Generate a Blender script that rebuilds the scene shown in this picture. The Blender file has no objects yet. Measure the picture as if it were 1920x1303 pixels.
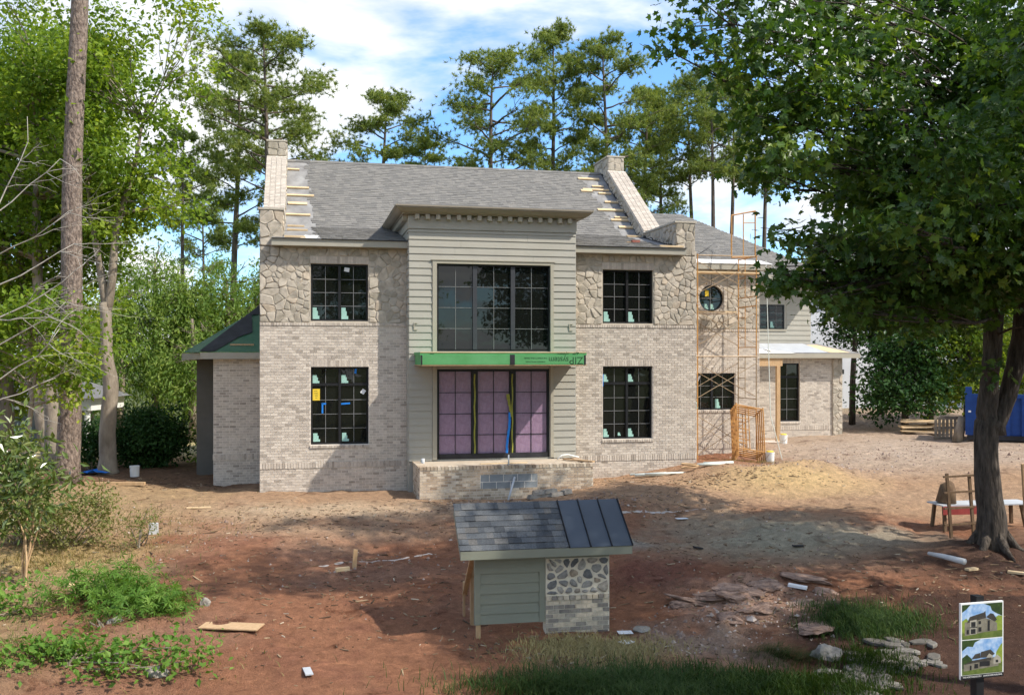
import bpy, math, random
import numpy as np
from mathutils import Vector, Matrix, noise as mnoise

random.seed(7)
RNG = np.random.default_rng(7)
SC = bpy.context.scene
COL = SC.collection
PI = math.pi

# ------------------------------------------------------------------ camera, sky, sun, exposure
cam_d = bpy.data.cameras.new("camera")
cam = bpy.data.objects.new("camera", cam_d)
COL.objects.link(cam)
cam.location = (0, 0, 5.0)
cam.rotation_euler = (math.radians(90), 0, 0)
cam_d.sensor_width = 36.0
cam_d.lens = 33.75
cam_d.shift_y = 18.5 / 1920
cam_d.clip_end = 3000
SC.camera = cam

SUN_DIR = Vector((2.47, -0.99, 2.80)).normalized()      # towards the sun
sun_el = math.asin(SUN_DIR.z)
sun_az = math.atan2(SUN_DIR.x, SUN_DIR.y)

world = bpy.data.worlds.new("World")
SC.world = world
world.use_nodes = True
wn = world.node_tree
wn.nodes.clear()
def N(tree, t, **kw):
    n = tree.nodes.new(t)
    for k, v in kw.items():
        setattr(n, k, v)
    return n
w_out = N(wn, 'ShaderNodeOutputWorld')
w_bg = N(wn, 'ShaderNodeBackground')
w_bg.inputs['Strength'].default_value = 0.15
w_sky = N(wn, 'ShaderNodeTexSky', sky_type='NISHITA')
w_sky.sun_disc = False
w_sky.sun_elevation = sun_el
w_sky.sun_rotation = sun_az
w_sky.air_density = 1.0
w_sky.dust_density = 0.4
w_sky.ozone_density = 2.0
w_tc = N(wn, 'ShaderNodeTexCoord')
w_sep = N(wn, 'ShaderNodeSeparateXYZ')
wn.links.new(w_tc.outputs['Generated'], w_sep.inputs[0])
w_add = N(wn, 'ShaderNodeMath', operation='MAXIMUM'); w_add.inputs[1].default_value = 0.0
wn.links.new(w_sep.outputs['Z'], w_add.inputs[0])
w_ad2 = N(wn, 'ShaderNodeMath', operation='ADD'); w_ad2.inputs[1].default_value = 0.22
wn.links.new(w_add.outputs[0], w_ad2.inputs[0])
w_dx = N(wn, 'ShaderNodeMath', operation='DIVIDE'); w_dy = N(wn, 'ShaderNodeMath', operation='DIVIDE')
wn.links.new(w_sep.outputs['X'], w_dx.inputs[0]); wn.links.new(w_ad2.outputs[0], w_dx.inputs[1])
wn.links.new(w_sep.outputs['Y'], w_dy.inputs[0]); wn.links.new(w_ad2.outputs[0], w_dy.inputs[1])
w_cmb = N(wn, 'ShaderNodeCombineXYZ')
wn.links.new(w_dx.outputs[0], w_cmb.inputs['X']); wn.links.new(w_dy.outputs[0], w_cmb.inputs['Y'])
w_cmb.inputs['Z'].default_value = 0.55
w_nz = N(wn, 'ShaderNodeTexNoise')
w_nz.inputs['Scale'].default_value = 1.25
w_nz.inputs['Detail'].default_value = 7
w_nz.inputs['Roughness'].default_value = 0.56
w_nz.inputs['Distortion'].default_value = 0.35
wn.links.new(w_cmb.outputs[0], w_nz.inputs['Vector'])
w_rmp = N(wn, 'ShaderNodeValToRGB')
w_rmp.color_ramp.elements[0].position = 0.44; w_rmp.color_ramp.elements[0].color = (0, 0, 0, 1)
w_rmp.color_ramp.elements[1].position = 0.545; w_rmp.color_ramp.elements[1].color = (1, 1, 1, 1)
wn.links.new(w_nz.outputs['Fac'], w_rmp.inputs[0])
w_mix = N(wn, 'ShaderNodeMix', data_type='RGBA')
wn.links.new(w_rmp.outputs['Color'], w_mix.inputs['Factor'])
w_gain = N(wn, 'ShaderNodeMix', data_type='RGBA', blend_type='MULTIPLY')
w_gain.inputs['Factor'].default_value = 1.0
wn.links.new(w_sky.outputs['Color'], w_gain.inputs[6])
w_gain.inputs[7].default_value = (0.72, 1.0, 1.24, 1)
wn.links.new(w_gain.outputs[2], w_mix.inputs[6])
w_n2 = N(wn, 'ShaderNodeTexNoise'); w_n2.inputs['Scale'].default_value = 2.6; w_n2.inputs['Detail'].default_value = 6
wn.links.new(w_cmb.outputs[0], w_n2.inputs['Vector'])
w_r2 = N(wn, 'ShaderNodeValToRGB')
w_r2.color_ramp.elements[0].position = 0.35; w_r2.color_ramp.elements[0].color = (0.68, 0.74, 0.83, 1)
w_r2.color_ramp.elements[1].position = 0.6; w_r2.color_ramp.elements[1].color = (0.95, 0.96, 0.97, 1)
wn.links.new(w_n2.outputs['Fac'], w_r2.inputs[0])
w_cl = N(wn, 'ShaderNodeMix', data_type='RGBA', blend_type='MULTIPLY'); w_cl.inputs[0].default_value = 1
wn.links.new(w_r2.outputs[0], w_cl.inputs[6]); w_cl.inputs[7].default_value = (5.8, 5.8, 5.8, 1)
wn.links.new(w_cl.outputs[2], w_mix.inputs[7])
wn.links.new(w_mix.outputs[2], w_bg.inputs['Color'])
wn.links.new(w_bg.outputs[0], w_out.inputs['Surface'])

sun_d = bpy.data.lights.new("sun", 'SUN')
sun_d.energy = 3.8
sun_d.angle = math.radians(0.9)
sun_d.color = (1.0, 0.94, 0.84)
sun = bpy.data.objects.new("sun", sun_d)
COL.objects.link(sun)
sun.rotation_euler = (-SUN_DIR).to_track_quat('-Z', 'Y').to_euler()

SC.view_settings.view_transform = 'Standard'
SC.view_settings.look = 'None'
SC.view_settings.gamma = 1.0
SC.view_settings.use_curve_mapping = False
SC.view_settings.exposure = 0.6
SC.render.engine = 'CYCLES'
SC.cycles.use_denoising = True
SC.cycles.max_bounces = 5
SC.cycles.diffuse_bounces = 2
SC.cycles.glossy_bounces = 2
SC.cycles.transmission_bounces = 3
SC.cycles.transparent_max_bounces = 6
SC.cycles.use_adaptive_sampling = True
SC.cycles.adaptive_threshold = 0.02

# ------------------------------------------------------------------ materials
def srgb(r, g, b):
    f = lambda c: ((c / 255 + 0.055) / 1.055) ** 2.4 if c / 255 > 0.04045 else c / 255 / 12.92
    return (f(r), f(g), f(b), 1)

def base_mat(name, rough=0.8, spec=0.3, metal=0.0):
    m = bpy.data.materials.new(name)
    m.use_nodes = True
    t = m.node_tree
    p = t.nodes['Principled BSDF']
    p.inputs['Roughness'].default_value = rough
    p.inputs['Metallic'].default_value = metal
    p.inputs['Specular IOR Level'].default_value = spec
    return m, t, p

def ramp_node(t, cols):
    r = N(t, 'ShaderNodeValToRGB')
    e = r.color_ramp.elements
    while len(e) < len(cols):
        e.new(0.5)
    for k, (pos, c) in enumerate(cols):
        e[k].position = pos
        e[k].color = (*c[:3], 1)
    return r

def mat_noise(name, c1, c2, scale=4.0, rough=0.8, bump=0.0, bscale=30, spec=0.3, metal=0.0, detail=6, coord='Object', stretch=None, bdist=0.01):
    """two-tone grain with fine relief"""
    m, t, p = base_mat(name, rough, spec, metal)
    tc = N(t, 'ShaderNodeTexCoord')
    vec = tc.outputs[coord]
    if stretch:
        mp = N(t, 'ShaderNodeMapping'); mp.inputs['Scale'].default_value = stretch
        t.links.new(vec, mp.inputs[0]); vec = mp.outputs[0]
    nz = N(t, 'ShaderNodeTexNoise'); nz.inputs['Scale'].default_value = scale; nz.inputs['Detail'].default_value = detail
    nz.inputs['Roughness'].default_value = 0.62
    t.links.new(vec, nz.inputs['Vector'])
    r = ramp_node(t, [(0.3, c1), (0.7, c2)])
    t.links.new(nz.outputs['Fac'], r.inputs[0])
    t.links.new(r.outputs[0], p.inputs['Base Color'])
    if bump:
        n2 = N(t, 'ShaderNodeTexNoise'); n2.inputs['Scale'].default_value = bscale; n2.inputs['Detail'].default_value = 5
        t.links.new(vec, n2.inputs['Vector'])
        b = N(t, 'ShaderNodeBump'); b.inputs['Strength'].default_value = bump; b.inputs['Distance'].default_value = bdist
        t.links.new(n2.outputs['Fac'], b.inputs['Height'])
        t.links.new(b.outputs[0], p.inputs['Normal'])
    return m

def mat_rnd(name, cols, rough=0.85, per='object', nscale=8.0, namt=0.35, bump=0.3, bscale=40, spec=0.25, patch=None):
    """colour picked piece by piece (object random or the rnd attribute), plus grain and broad patches"""
    m, t, p = base_mat(name, rough, spec)
    if per == 'object':
        src = N(t, 'ShaderNodeObjectInfo').outputs['Random']
    else:
        a = N(t, 'ShaderNodeAttribute'); a.attribute_name = 'rnd'; src = a.outputs['Fac']
    r = ramp_node(t, cols); r.color_ramp.interpolation = 'LINEAR'
    t.links.new(src, r.inputs[0])
    geo = N(t, 'ShaderNodeNewGeometry')
    nz = N(t, 'ShaderNodeTexNoise'); nz.inputs['Scale'].default_value = nscale; nz.inputs['Detail'].default_value = 6
    t.links.new(geo.outputs['Position'], nz.inputs['Vector'])
    mr = N(t, 'ShaderNodeMapRange'); mr.inputs['From Min'].default_value = 0.25; mr.inputs['From Max'].default_value = 0.75
    mr.inputs['To Min'].default_value = 1 - namt; mr.inputs['To Max'].default_value = 1 + namt
    t.links.new(nz.outputs['Fac'], mr.inputs[0])
    mx = N(t, 'ShaderNodeMix', data_type='RGBA', blend_type='MULTIPLY'); mx.inputs[0].default_value = 1
    t.links.new(r.outputs[0], mx.inputs[6]); t.links.new(mr.outputs[0], mx.inputs[7])
    outc = mx.outputs[2]
    if patch:
        n3 = N(t, 'ShaderNodeTexNoise'); n3.inputs['Scale'].default_value = patch[0]; n3.inputs['Detail'].default_value = 4
        t.links.new(geo.outputs['Position'], n3.inputs['Vector'])
        r3 = ramp_node(t, [(0.45, (0, 0, 0)), (0.7, (patch[2],) * 3)])
        t.links.new(n3.outputs['Fac'], r3.inputs[0])
        m3 = N(t, 'ShaderNodeMix', data_type='RGBA')
        t.links.new(r3.outputs[0], m3.inputs[0]); t.links.new(outc, m3.inputs[6]); m3.inputs[7].default_value = (*patch[1][:3], 1)
        outc = m3.outputs[2]
    t.links.new(outc, p.inputs['Base Color'])
    if bump:
        n2 = N(t, 'ShaderNodeTexNoise'); n2.inputs['Scale'].default_value = bscale; n2.inputs['Detail'].default_value = 5
        t.links.new(geo.outputs['Position'], n2.inputs['Vector'])
        b = N(t, 'ShaderNodeBump'); b.inputs['Strength'].default_value = bump; b.inputs['Distance'].default_value = 0.01
        t.links.new(n2.outputs['Fac'], b.inputs['Height']); t.links.new(b.outputs[0], p.inputs['Normal'])
    return m

def mat_leaf(name, cols, trans=0.35, rough=0.5, spec=0.14, per='attr', tint=(1.25, 1.2, 0.45)):
    m = bpy.data.materials.new(name); m.use_nodes = True
    t = m.node_tree; t.nodes.clear()
    out = N(t, 'ShaderNodeOutputMaterial')
    if per == 'attr':
        a = N(t, 'ShaderNodeAttribute'); a.attribute_name = 'rnd'; src = a.outputs['Fac']
    else:
        src = N(t, 'ShaderNodeObjectInfo').outputs['Random']
    r = ramp_node(t, cols)
    t.links.new(src, r.inputs[0])
    p = N(t, 'ShaderNodeBsdfPrincipled'); p.inputs['Roughness'].default_value = rough; p.inputs['Specular IOR Level'].default_value = spec
    t.links.new(r.outputs[0], p.inputs['Base Color'])
    tr = N(t, 'ShaderNodeBsdfTranslucent')
    mm = N(t, 'ShaderNodeMix', data_type='RGBA', blend_type='MULTIPLY'); mm.inputs[0].default_value = 1
    t.links.new(r.outputs[0], mm.inputs[6]); mm.inputs[7].default_value = (*tint, 1)
    t.links.new(mm.outputs[2], tr.inputs['Color'])
    ms = N(t, 'ShaderNodeMixShader'); ms.inputs[0].default_value = trans
    t.links.new(p.outputs[0], ms.inputs[1]); t.links.new(tr.outputs[0], ms.inputs[2])
    t.links.new(ms.outputs[0], out.inputs['Surface'])
    return m

M = {}
brick_cols = [(0.0, (0.34, 0.29, 0.24)), (0.15, (0.455, 0.395, 0.335)), (0.5, (0.545, 0.475, 0.40)), (1.0, (0.64, 0.565, 0.48))]
M['brick'] = mat_rnd('brick_each', brick_cols, per='object', nscale=14, namt=0.15, patch=(0.4, (0.59, 0.515, 0.435), 0.35))
M['brickwork'] = mat_rnd('brick_joined', brick_cols, per='attr', nscale=14, namt=0.15, patch=(0.4, (0.59, 0.515, 0.435), 0.35))
M['mortar'] = mat_noise('mortar', (0.70, 0.63, 0.55), (0.82, 0.745, 0.66), 6, 0.95, 0.3, 60)
pb_cols = [(0.0, (0.29, 0.225, 0.165)), (0.35, (0.45, 0.365, 0.27)), (0.7, (0.57, 0.475, 0.36)), (1.0, (0.65, 0.565, 0.45))]
M['porch_brick'] = mat_rnd('brick_porch', pb_cols, per='object', nscale=10, namt=0.2, patch=(0.9, (0.42, 0.24, 0.13), 0.45))
stone_cols = [(0.0, (0.36, 0.32, 0.255)), (0.3, (0.42, 0.37, 0.30)), (0.6, (0.47, 0.415, 0.34)), (0.85, (0.51, 0.445, 0.36)), (1.0, (0.45, 0.37, 0.28))]
M['stone'] = mat_rnd('fieldstone_each', stone_cols, per='object', nscale=7, namt=0.25, bump=0.6, bscale=18)
M['stonework'] = mat_rnd('fieldstone_joined', stone_cols, per='attr', nscale=7, namt=0.25, bump=0.6, bscale=18)
M['stone_mortar'] = mat_noise('stone_mortar', (0.46, 0.405, 0.325), (0.54, 0.475, 0.39), 5, 0.95, 0.5, 40)
M['cap'] = mat_noise('cap_stone', (0.42, 0.38, 0.31), (0.52, 0.47, 0.39), 8, 0.9, 0.4, 40)
sh_cols = [(0.0, (0.155, 0.148, 0.138)), (0.4, (0.178, 0.169, 0.156)), (0.75, (0.20, 0.189, 0.172)), (1.0, (0.222, 0.208, 0.189))]
M['shingle'] = mat_rnd('shingle_each', sh_cols, per='object', nscale=30, namt=0.25, bump=0.5, bscale=150, rough=0.95)
M['shingles'] = mat_rnd('shingle_joined', sh_cols, per='attr', nscale=30, namt=0.25, bump=0.5, bscale=150, rough=0.95)
M['underlay'] = mat_noise('roof_underlay', (0.17, 0.16, 0.155), (0.34, 0.33, 0.315), 2.2, 0.9, 0.2, 20)
M['lumber'] = mat_noise('fresh_lumber', (0.62, 0.44, 0.24), (0.78, 0.60, 0.38), 3, 0.75, 0.2, 30, stretch=(1, 8, 8))
M['wood'] = mat_noise('weathered_lumber', (0.42, 0.27, 0.14), (0.56, 0.38, 0.22), 4, 0.8, 0.3, 40, stretch=(3, 3, 1))
M['shaded_siding'] = mat_noise('siding_shade_tone', (0.115, 0.11, 0.095), (0.14, 0.13, 0.115), 2, 0.7, 0.06, 60)  # siding paint darkened to carry the shade of the rear left wall
M['shaded_old_wood'] = mat_noise('shade_dark_old_timber', (0.10, 0.06, 0.035), (0.20, 0.13, 0.075), 4, 0.85, 0.3, 40, stretch=(3, 3, 1))  # old timber, darkened further for the shade beside the maple trunk
M['siding'] = mat_noise('siding_paint', (0.37, 0.352, 0.30), (0.405, 0.385, 0.33), 1.5, 0.6, 0.06, 90)
M['trim'] = mat_noise('trim_paint', (0.37, 0.34, 0.27), (0.41, 0.375, 0.30), 2, 0.55, 0.05, 60)
M['fascia'] = mat_noise('fascia_paint', (0.34, 0.32, 0.265), (0.39, 0.365, 0.30), 2, 0.6, 0.05, 60)
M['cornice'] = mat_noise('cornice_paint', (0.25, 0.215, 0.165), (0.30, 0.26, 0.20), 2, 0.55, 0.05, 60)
M['frame'] = mat_noise('window_frame_black', (0.012, 0.012, 0.013), (0.02, 0.02, 0.022), 5, 0.4, 0.0)
M['frame2'] = mat_noise('mullion_grey', (0.045, 0.047, 0.055), (0.06, 0.062, 0.07), 5, 0.45, 0.0)
m, t, p = base_mat('window_glass', 0.02, 0.5); p.inputs['Base Color'].default_value = (0.008, 0.009, 0.008, 1); M['glass'] = m  # near-black base colour stands for the unlit rooms behind
tc = N(t, 'ShaderNodeTexCoord'); nz = N(t, 'ShaderNodeTexNoise'); nz.inputs['Scale'].default_value = 0.9
t.links.new(tc.outputs['Object'], nz.inputs['Vector'])
bp = N(t, 'ShaderNodeBump'); bp.inputs['Strength'].default_value = 0.04; bp.inputs['Distance'].default_value = 0.05
t.links.new(nz.outputs['Fac'], bp.inputs['Height']); t.links.new(bp.outputs[0], p.inputs['Normal'])
M['purple'] = mat_noise('pink_film', (0.235, 0.15, 0.23), (0.32, 0.215, 0.31), 3.5, 0.28, 0.4, 5, spec=0.5, bdist=0.03)
M['green_panel'] = mat_noise('green_sheathing', (0.085, 0.30, 0.10), (0.125, 0.37, 0.15), 2.0, 0.6, 0.05, 60)
M['green_dark'] = mat_noise('green_roof_sheathing', (0.045, 0.14, 0.075), (0.12, 0.19, 0.115), 1.4, 0.75, 0.1, 30)
M['black_tape'] = mat_noise('black_flashing', (0.012, 0.012, 0.014), (0.035, 0.035, 0.04), 3, 0.6, 0.3, 20)
M['ink'] = mat_noise('print_ink', (0.02, 0.07, 0.03), (0.03, 0.09, 0.04), 10, 0.8)
M['yellow_tape'] = mat_noise('yellow_tape', (0.19, 0.19, 0.03), (0.36, 0.36, 0.06), 6, 0.5)
M['blue_tape'] = mat_noise('blue_tape', (0.01, 0.16, 0.60), (0.02, 0.24, 0.75), 6, 0.6)
M['teal'] = mat_noise('teal_sticker', (0.30, 0.52, 0.45), (0.36, 0.58, 0.51), 5, 0.6)
M['white'] = mat_noise('white_paint', (0.72, 0.72, 0.69), (0.82, 0.81, 0.78), 3, 0.5, 0.05, 40)
M['membrane'] = mat_noise('white_membrane', (0.74, 0.73, 0.70), (0.82, 0.81, 0.78), 3, 0.5, 0.1, 12)
M['paper'] = mat_noise('white_paper', (0.74, 0.75, 0.76), (0.82, 0.83, 0.84), 5, 0.8)
M['notice'] = mat_noise('yellow_notice', (0.72, 0.50, 0.03), (0.80, 0.58, 0.06), 5, 0.7)
M['concrete'] = mat_noise('concrete', (0.44, 0.36, 0.27), (0.58, 0.49, 0.38), 3, 0.9, 0.2, 40)
M['block'] = mat_noise('grey_block', (0.19, 0.205, 0.215), (0.30, 0.315, 0.32), 4, 0.9, 0.4, 50)
M['orange'] = mat_noise('orange_scaffold', (0.40, 0.19, 0.065), (0.60, 0.32, 0.10), 6, 0.5, 0.1, 40)
M['brace'] = mat_noise('rusty_brace', (0.30, 0.21, 0.13), (0.42, 0.32, 0.21), 6, 0.6, 0.1, 40, metal=0.3)
M['dumpster'] = mat_noise('dumpster_blue', (0.009, 0.042, 0.19), (0.016, 0.066, 0.26), 3, 0.5, 0.1, 20)
M['metal_roof'] = mat_noise('dark_metal_roof', (0.045, 0.060, 0.082), (0.058, 0.075, 0.10), 2, 0.38, 0.03, 200, spec=0.5, metal=0.3)
ss_cols = [(0.0, (0.055, 0.060, 0.066)), (0.5, (0.095, 0.102, 0.110)), (0.88, (0.128, 0.132, 0.134)), (1.0, (0.118, 0.112, 0.105))]
M['shed_shingle'] = mat_rnd('sample_shingle', ss_cols, per='object', nscale=40, namt=0.3, bump=0.5, bscale=160, rough=0.95)
M['shed_siding'] = mat_noise('sample_siding', (0.215, 0.225, 0.175), (0.235, 0.245, 0.19), 2, 0.6, 0.12, 70)
fs_cols = [(0.0, (0.12, 0.125, 0.13)), (0.3, (0.24, 0.235, 0.22)), (0.6, (0.33, 0.31, 0.27)), (0.85, (0.33, 0.265, 0.19)), (1.0, (0.26, 0.225, 0.18))]
M['shed_stone'] = mat_rnd('sample_stone', fs_cols, per='object', nscale=16, namt=0.4, bump=0.7, bscale=30)
M['shed_mortar'] = mat_noise('sample_mortar', (0.62, 0.56, 0.44), (0.74, 0.67, 0.54), 12, 0.95, 0.5, 60)
sb_cols = [(0.0, (0.20, 0.18, 0.16)), (0.4, (0.36, 0.32, 0.26)), (0.7, (0.55, 0.47, 0.35)), (1.0, (0.62, 0.53, 0.40))]
M['shed_brick'] = mat_rnd('sample_brick', sb_cols, per='object', nscale=18, namt=0.25, bump=0.4)
M['pinebark'] = mat_noise('pine_bark', (0.07, 0.05, 0.042), (0.36, 0.28, 0.23), 14, 0.95, 1.0, 16, stretch=(1, 1, 0.45), bdist=0.09)
M['farbark'] = mat_noise('far_pine_bark', (0.07, 0.055, 0.045), (0.19, 0.15, 0.12), 6, 0.95, 0.6, 12, stretch=(1, 1, 0.3))
M['bark'] = mat_noise('maple_bark', (0.022, 0.018, 0.014), (0.125, 0.10, 0.08), 12, 0.95, 1.0, 18, stretch=(1, 1, 0.2), bdist=0.08)
M['palebark'] = mat_noise('pale_bark', (0.15, 0.12, 0.09), (0.38, 0.32, 0.25), 3, 0.9, 0.7, 12, stretch=(1, 1, 0.4), bdist=0.03)
M['deadwood'] = mat_noise('dead_branch', (0.36, 0.33, 0.28), (0.52, 0.48, 0.42), 6, 0.9, 0.3, 30)
M['maple'] = mat_leaf('maple_leaves', [(0, (0.026, 0.062, 0.012)), (0.55, (0.055, 0.122, 0.020)), (0.85, (0.10, 0.18, 0.030)), (1, (0.18, 0.26, 0.045))], 0.42, 0.38, 0.4)
M['maple_each'] = mat_leaf('maple_leaf_each', [(0, (0.026, 0.062, 0.012)), (0.55, (0.055, 0.122, 0.020)), (0.85, (0.10, 0.18, 0.030)), (1, (0.18, 0.26, 0.045))], 0.42, 0.38, 0.4, per='object')
M['leaf_l'] = mat_leaf('left_leaves', [(0, (0.07, 0.14, 0.018)), (0.5, (0.175, 0.275, 0.034)), (0.85, (0.29, 0.39, 0.05)), (1, (0.40, 0.46, 0.08))], 0.5)
M['leaf_w'] = mat_leaf('weeping_leaves', [(0, (0.085, 0.165, 0.035)), (0.5, (0.185, 0.29, 0.07)), (1, (0.33, 0.42, 0.12))], 0.45)
M['leaf_d'] = mat_leaf('dark_shrub_leaves', [(0, (0.018, 0.05, 0.014)), (0.6, (0.032, 0.08, 0.02)), (1, (0.06, 0.12, 0.03))], 0.22, 0.4)
M['leaf_r'] = mat_leaf('right_shrub_leaves', [(0, (0.05, 0.10, 0.016)), (0.5, (0.12, 0.19, 0.026)), (1, (0.27, 0.33, 0.045))], 0.45)
M['leaf_m'] = mat_leaf('magnolia_leaves', [(0, (0.05, 0.09, 0.018)), (0.5, (0.10, 0.155, 0.03)), (1, (0.22, 0.25, 0.08))], 0.25, 0.25, 0.6)
M['leaf_y'] = mat_leaf('yellow_shrub_leaves', [(0, (0.10, 0.13, 0.04)), (0.5, (0.20, 0.22, 0.07)), (1, (0.36, 0.31, 0.15))], 0.35)
M['weed'] = mat_leaf('weed_leaves', [(0, (0.07, 0.16, 0.025)), (0.6, (0.13, 0.25, 0.04)), (1, (0.21, 0.33, 0.07))], 0.38)
M['grass'] = mat_leaf('grass_blades', [(0, (0.028, 0.06, 0.014)), (0.6, (0.05, 0.095, 0.022)), (1, (0.10, 0.14, 0.04))], 0.3)
M['needle'] = mat_leaf('pine_needles', [(0, (0.085, 0.14, 0.038)), (0.5, (0.185, 0.25, 0.06)), (1, (0.34, 0.38, 0.10))], 0.42, 0.5, 0.3)
deb_cols = [(0.0, (0.08, 0.05, 0.03)), (0.5, (0.22, 0.14, 0.085)), (0.85, (0.38, 0.27, 0.16)), (1.0, (0.58, 0.50, 0.38))]
M['debris'] = mat_rnd('litter', deb_cols, per='attr', bump=0)
gv_cols = [(0.0, (0.16, 0.10, 0.075)), (0.5, (0.34, 0.25, 0.20)), (1.0, (0.50, 0.42, 0.36))]
M['gravel'] = mat_rnd('gravel_stones', gv_cols, per='attr', bump=0)
M['rock'] = mat_noise('grey_rock', (0.20, 0.18, 0.15), (0.40, 0.36, 0.31), 3, 0.9, 0.7, 12, bdist=0.05)
fl_cols = [(0.0, (0.09, 0.08, 0.066)), (0.5, (0.15, 0.135, 0.115)), (1.0, (0.22, 0.20, 0.17))]
M['flag'] = mat_rnd('flat_stone', fl_cols, per='object', nscale=10, namt=0.3, bump=0.6, bscale=25)
M['metal_sheet'] = mat_noise('grey_sheet', (0.42, 0.44, 0.47), (0.52, 0.54, 0.56), 2, 0.5)
M['muntin'] = mat_noise('muntin_bar', (0.13, 0.13, 0.13), (0.2, 0.2, 0.2), 5, 0.45)
M['slab'] = mat_noise('pink_slab', (0.16, 0.10, 0.075), (0.46, 0.31, 0.235), 5, 0.95, 0.9, 16, bdist=0.05, coord='Generated')
M['pvc'] = mat_noise('pvc_pipe', (0.60, 0.66, 0.60), (0.74, 0.78, 0.73), 4, 0.4)
M['red'] = mat_noise('red_board', (0.22, 0.03, 0.03), (0.34, 0.06, 0.05), 4, 0.6)
M['signpost'] = mat_noise('sign_post_black', (0.010, 0.010, 0.011), (0.018, 0.018, 0.02), 8, 0.5)
M['grey_plastic'] = mat_noise('grey_plastic', (0.50, 0.51, 0.52), (0.60, 0.61, 0.62), 4, 0.5)
M['nb_roof'] = mat_noise('neighbour_roof', (0.13, 0.13, 0.14), (0.2, 0.2, 0.21), 5, 0.9)
M['bluewhite'] = mat_noise('neighbour_wall', (0.66, 0.68, 0.72), (0.74, 0.76, 0.80), 2, 0.7, 0.1, 30)
M['bluetarp'] = mat_noise('blue_tarp', (0.01, 0.12, 0.50), (0.03, 0.22, 0.70), 4, 0.5)
M['brickred'] = mat_noise('red_brick_piece', (0.26, 0.09, 0.07), (0.38, 0.15, 0.11), 8, 0.9, 0.3, 40)

# ------------------------------------------------------------------ mesh helpers
class MB:
    def __init__(s): s.v = []; s.f = []; s.r = []
    def add(s, verts, faces, rnd=None):
        b = len(s.v)
        s.v += [tuple(q) for q in verts]
        s.f += [tuple(i + b for i in q) for q in faces]
        s.r += [random.random() if rnd is None else rnd] * len(verts)
        return s
    def box(s, x0, x1, y0, y1, z0, z1, rnd=None):
        return s.add([(x0, y0, z0), (x1, y0, z0), (x1, y1, z0), (x0, y1, z0), (x0, y0, z1), (x1, y0, z1), (x1, y1, z1), (x0, y1, z1)],
                     [(0, 3, 2, 1), (4, 5, 6, 7), (0, 1, 5, 4), (1, 2, 6, 5), (2, 3, 7, 6), (3, 0, 4, 7)], rnd)
    def hexa(s, p, rnd=None):                      # 8 points, bottom ring then top ring
        return s.add(p, [(0, 3, 2, 1), (4, 5, 6, 7), (0, 1, 5, 4), (1, 2, 6, 5), (2, 3, 7, 6), (3, 0, 4, 7)], rnd)
    def bar(s, a, b, w, h=None, up=(0, 0, 1), rnd=None):   # rectangular bar between two points
        a = Vector(a); b = Vector(b); h = h or w
        d = (b - a).normalized(); u = Vector(up)
        if abs(d.dot(u)) > 0.98: u = Vector((1, 0, 0))
        x = d.cross(u).normalized() * (w / 2); y = x.cross(d).normalized() * (h / 2)
        return s.hexa([a - x - y, a + x - y, b + x - y, b - x - y, a - x + y, a + x + y, b + x + y, b - x + y], rnd)
    def tube(s, pts, rad, n=8, cap=True, rnd=None, wob=0.0):
        pts = [Vector(q) for q in pts]
        if not hasattr(rad, '__len__'): rad = [rad] * len(pts)
        vs = []; fs = []
        ref = Vector((1, 0, 0))
        for k, q in enumerate(pts):
            d = (pts[min(k + 1, len(pts) - 1)] - pts[max(k - 1, 0)])
            d = d.normalized() if d.length > 1e-9 else Vector((0, 0, 1))
            x = ref - d * ref.dot(d)
            if x.length < 0.1: x = Vector((0, 1, 0)) - d * d.y
            x.normalize(); y = d.cross(x); ref = x
            for i in range(n):
                a = 2 * PI * i / n
                rr = rad[k] * (1 + wob * (random.random() - 0.5))
                vs.append(q + x * (math.cos(a) * rr) + y * (math.sin(a) * rr))
        for k in range(len(pts) - 1):
            for i in range(n):
                j = (i + 1) % n
                fs.append((k * n + i, k * n + j, (k + 1) * n + j, (k + 1) * n + i))
        if cap:
            fs.append(tuple(range(n - 1, -1, -1))); fs.append(tuple(range((len(pts) - 1) * n, len(pts) * n)))
        return s.add(vs, fs, rnd)
    def prism(s, poly, axis, a, b, rnd=None):      # polygon in the other two axes, extruded along axis
        def P(q, c):
            return (c, q[0], q[1]) if axis == 'x' else (q[0], c, q[1]) if axis == 'y' else (q[0], q[1], c)
        n = len(poly)
        return s.add([P(q, a) for q in poly] + [P(q, b) for q in poly],
                     [tuple(range(n)), tuple(range(2 * n - 1, n - 1, -1))] + [(i, i + n, (i + 1) % n + n, (i + 1) % n) for i in range(n)], rnd)
    def mesh(s, name, mat, smooth=False, fix=True):
        me = bpy.data.meshes.new(name)
        me.from_pydata([tuple(q) for q in s.v], [], s.f)
        if fix:
            import bmesh
            bm = bmesh.new(); bm.from_mesh(me); bmesh.ops.recalc_face_normals(bm, faces=bm.faces); bm.to_mesh(me); bm.free()
        at = me.attributes.new('rnd', 'FLOAT', 'POINT'); at.data.foreach_set('value', s.r)
        if mat: me.materials.append(M[mat] if isinstance(mat, str) else mat)
        if smooth: me.polygons.foreach_set('use_smooth', [True] * len(me.polygons))
        return me
    def obj(s, name, mat, parent=None, smooth=False, fix=True):
        return link(name, s.mesh(name, mat, smooth, fix), parent)

def link(name, data, parent=None, loc=None, rot=None, scale=None):
    o = bpy.data.objects.new(name, data)
    COL.objects.link(o)
    if parent is not None: o.parent = parent
    if loc is not None: o.location = loc
    if rot is not None: o.rotation_euler = rot
    if scale is not None: o.scale = scale
    return o

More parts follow.
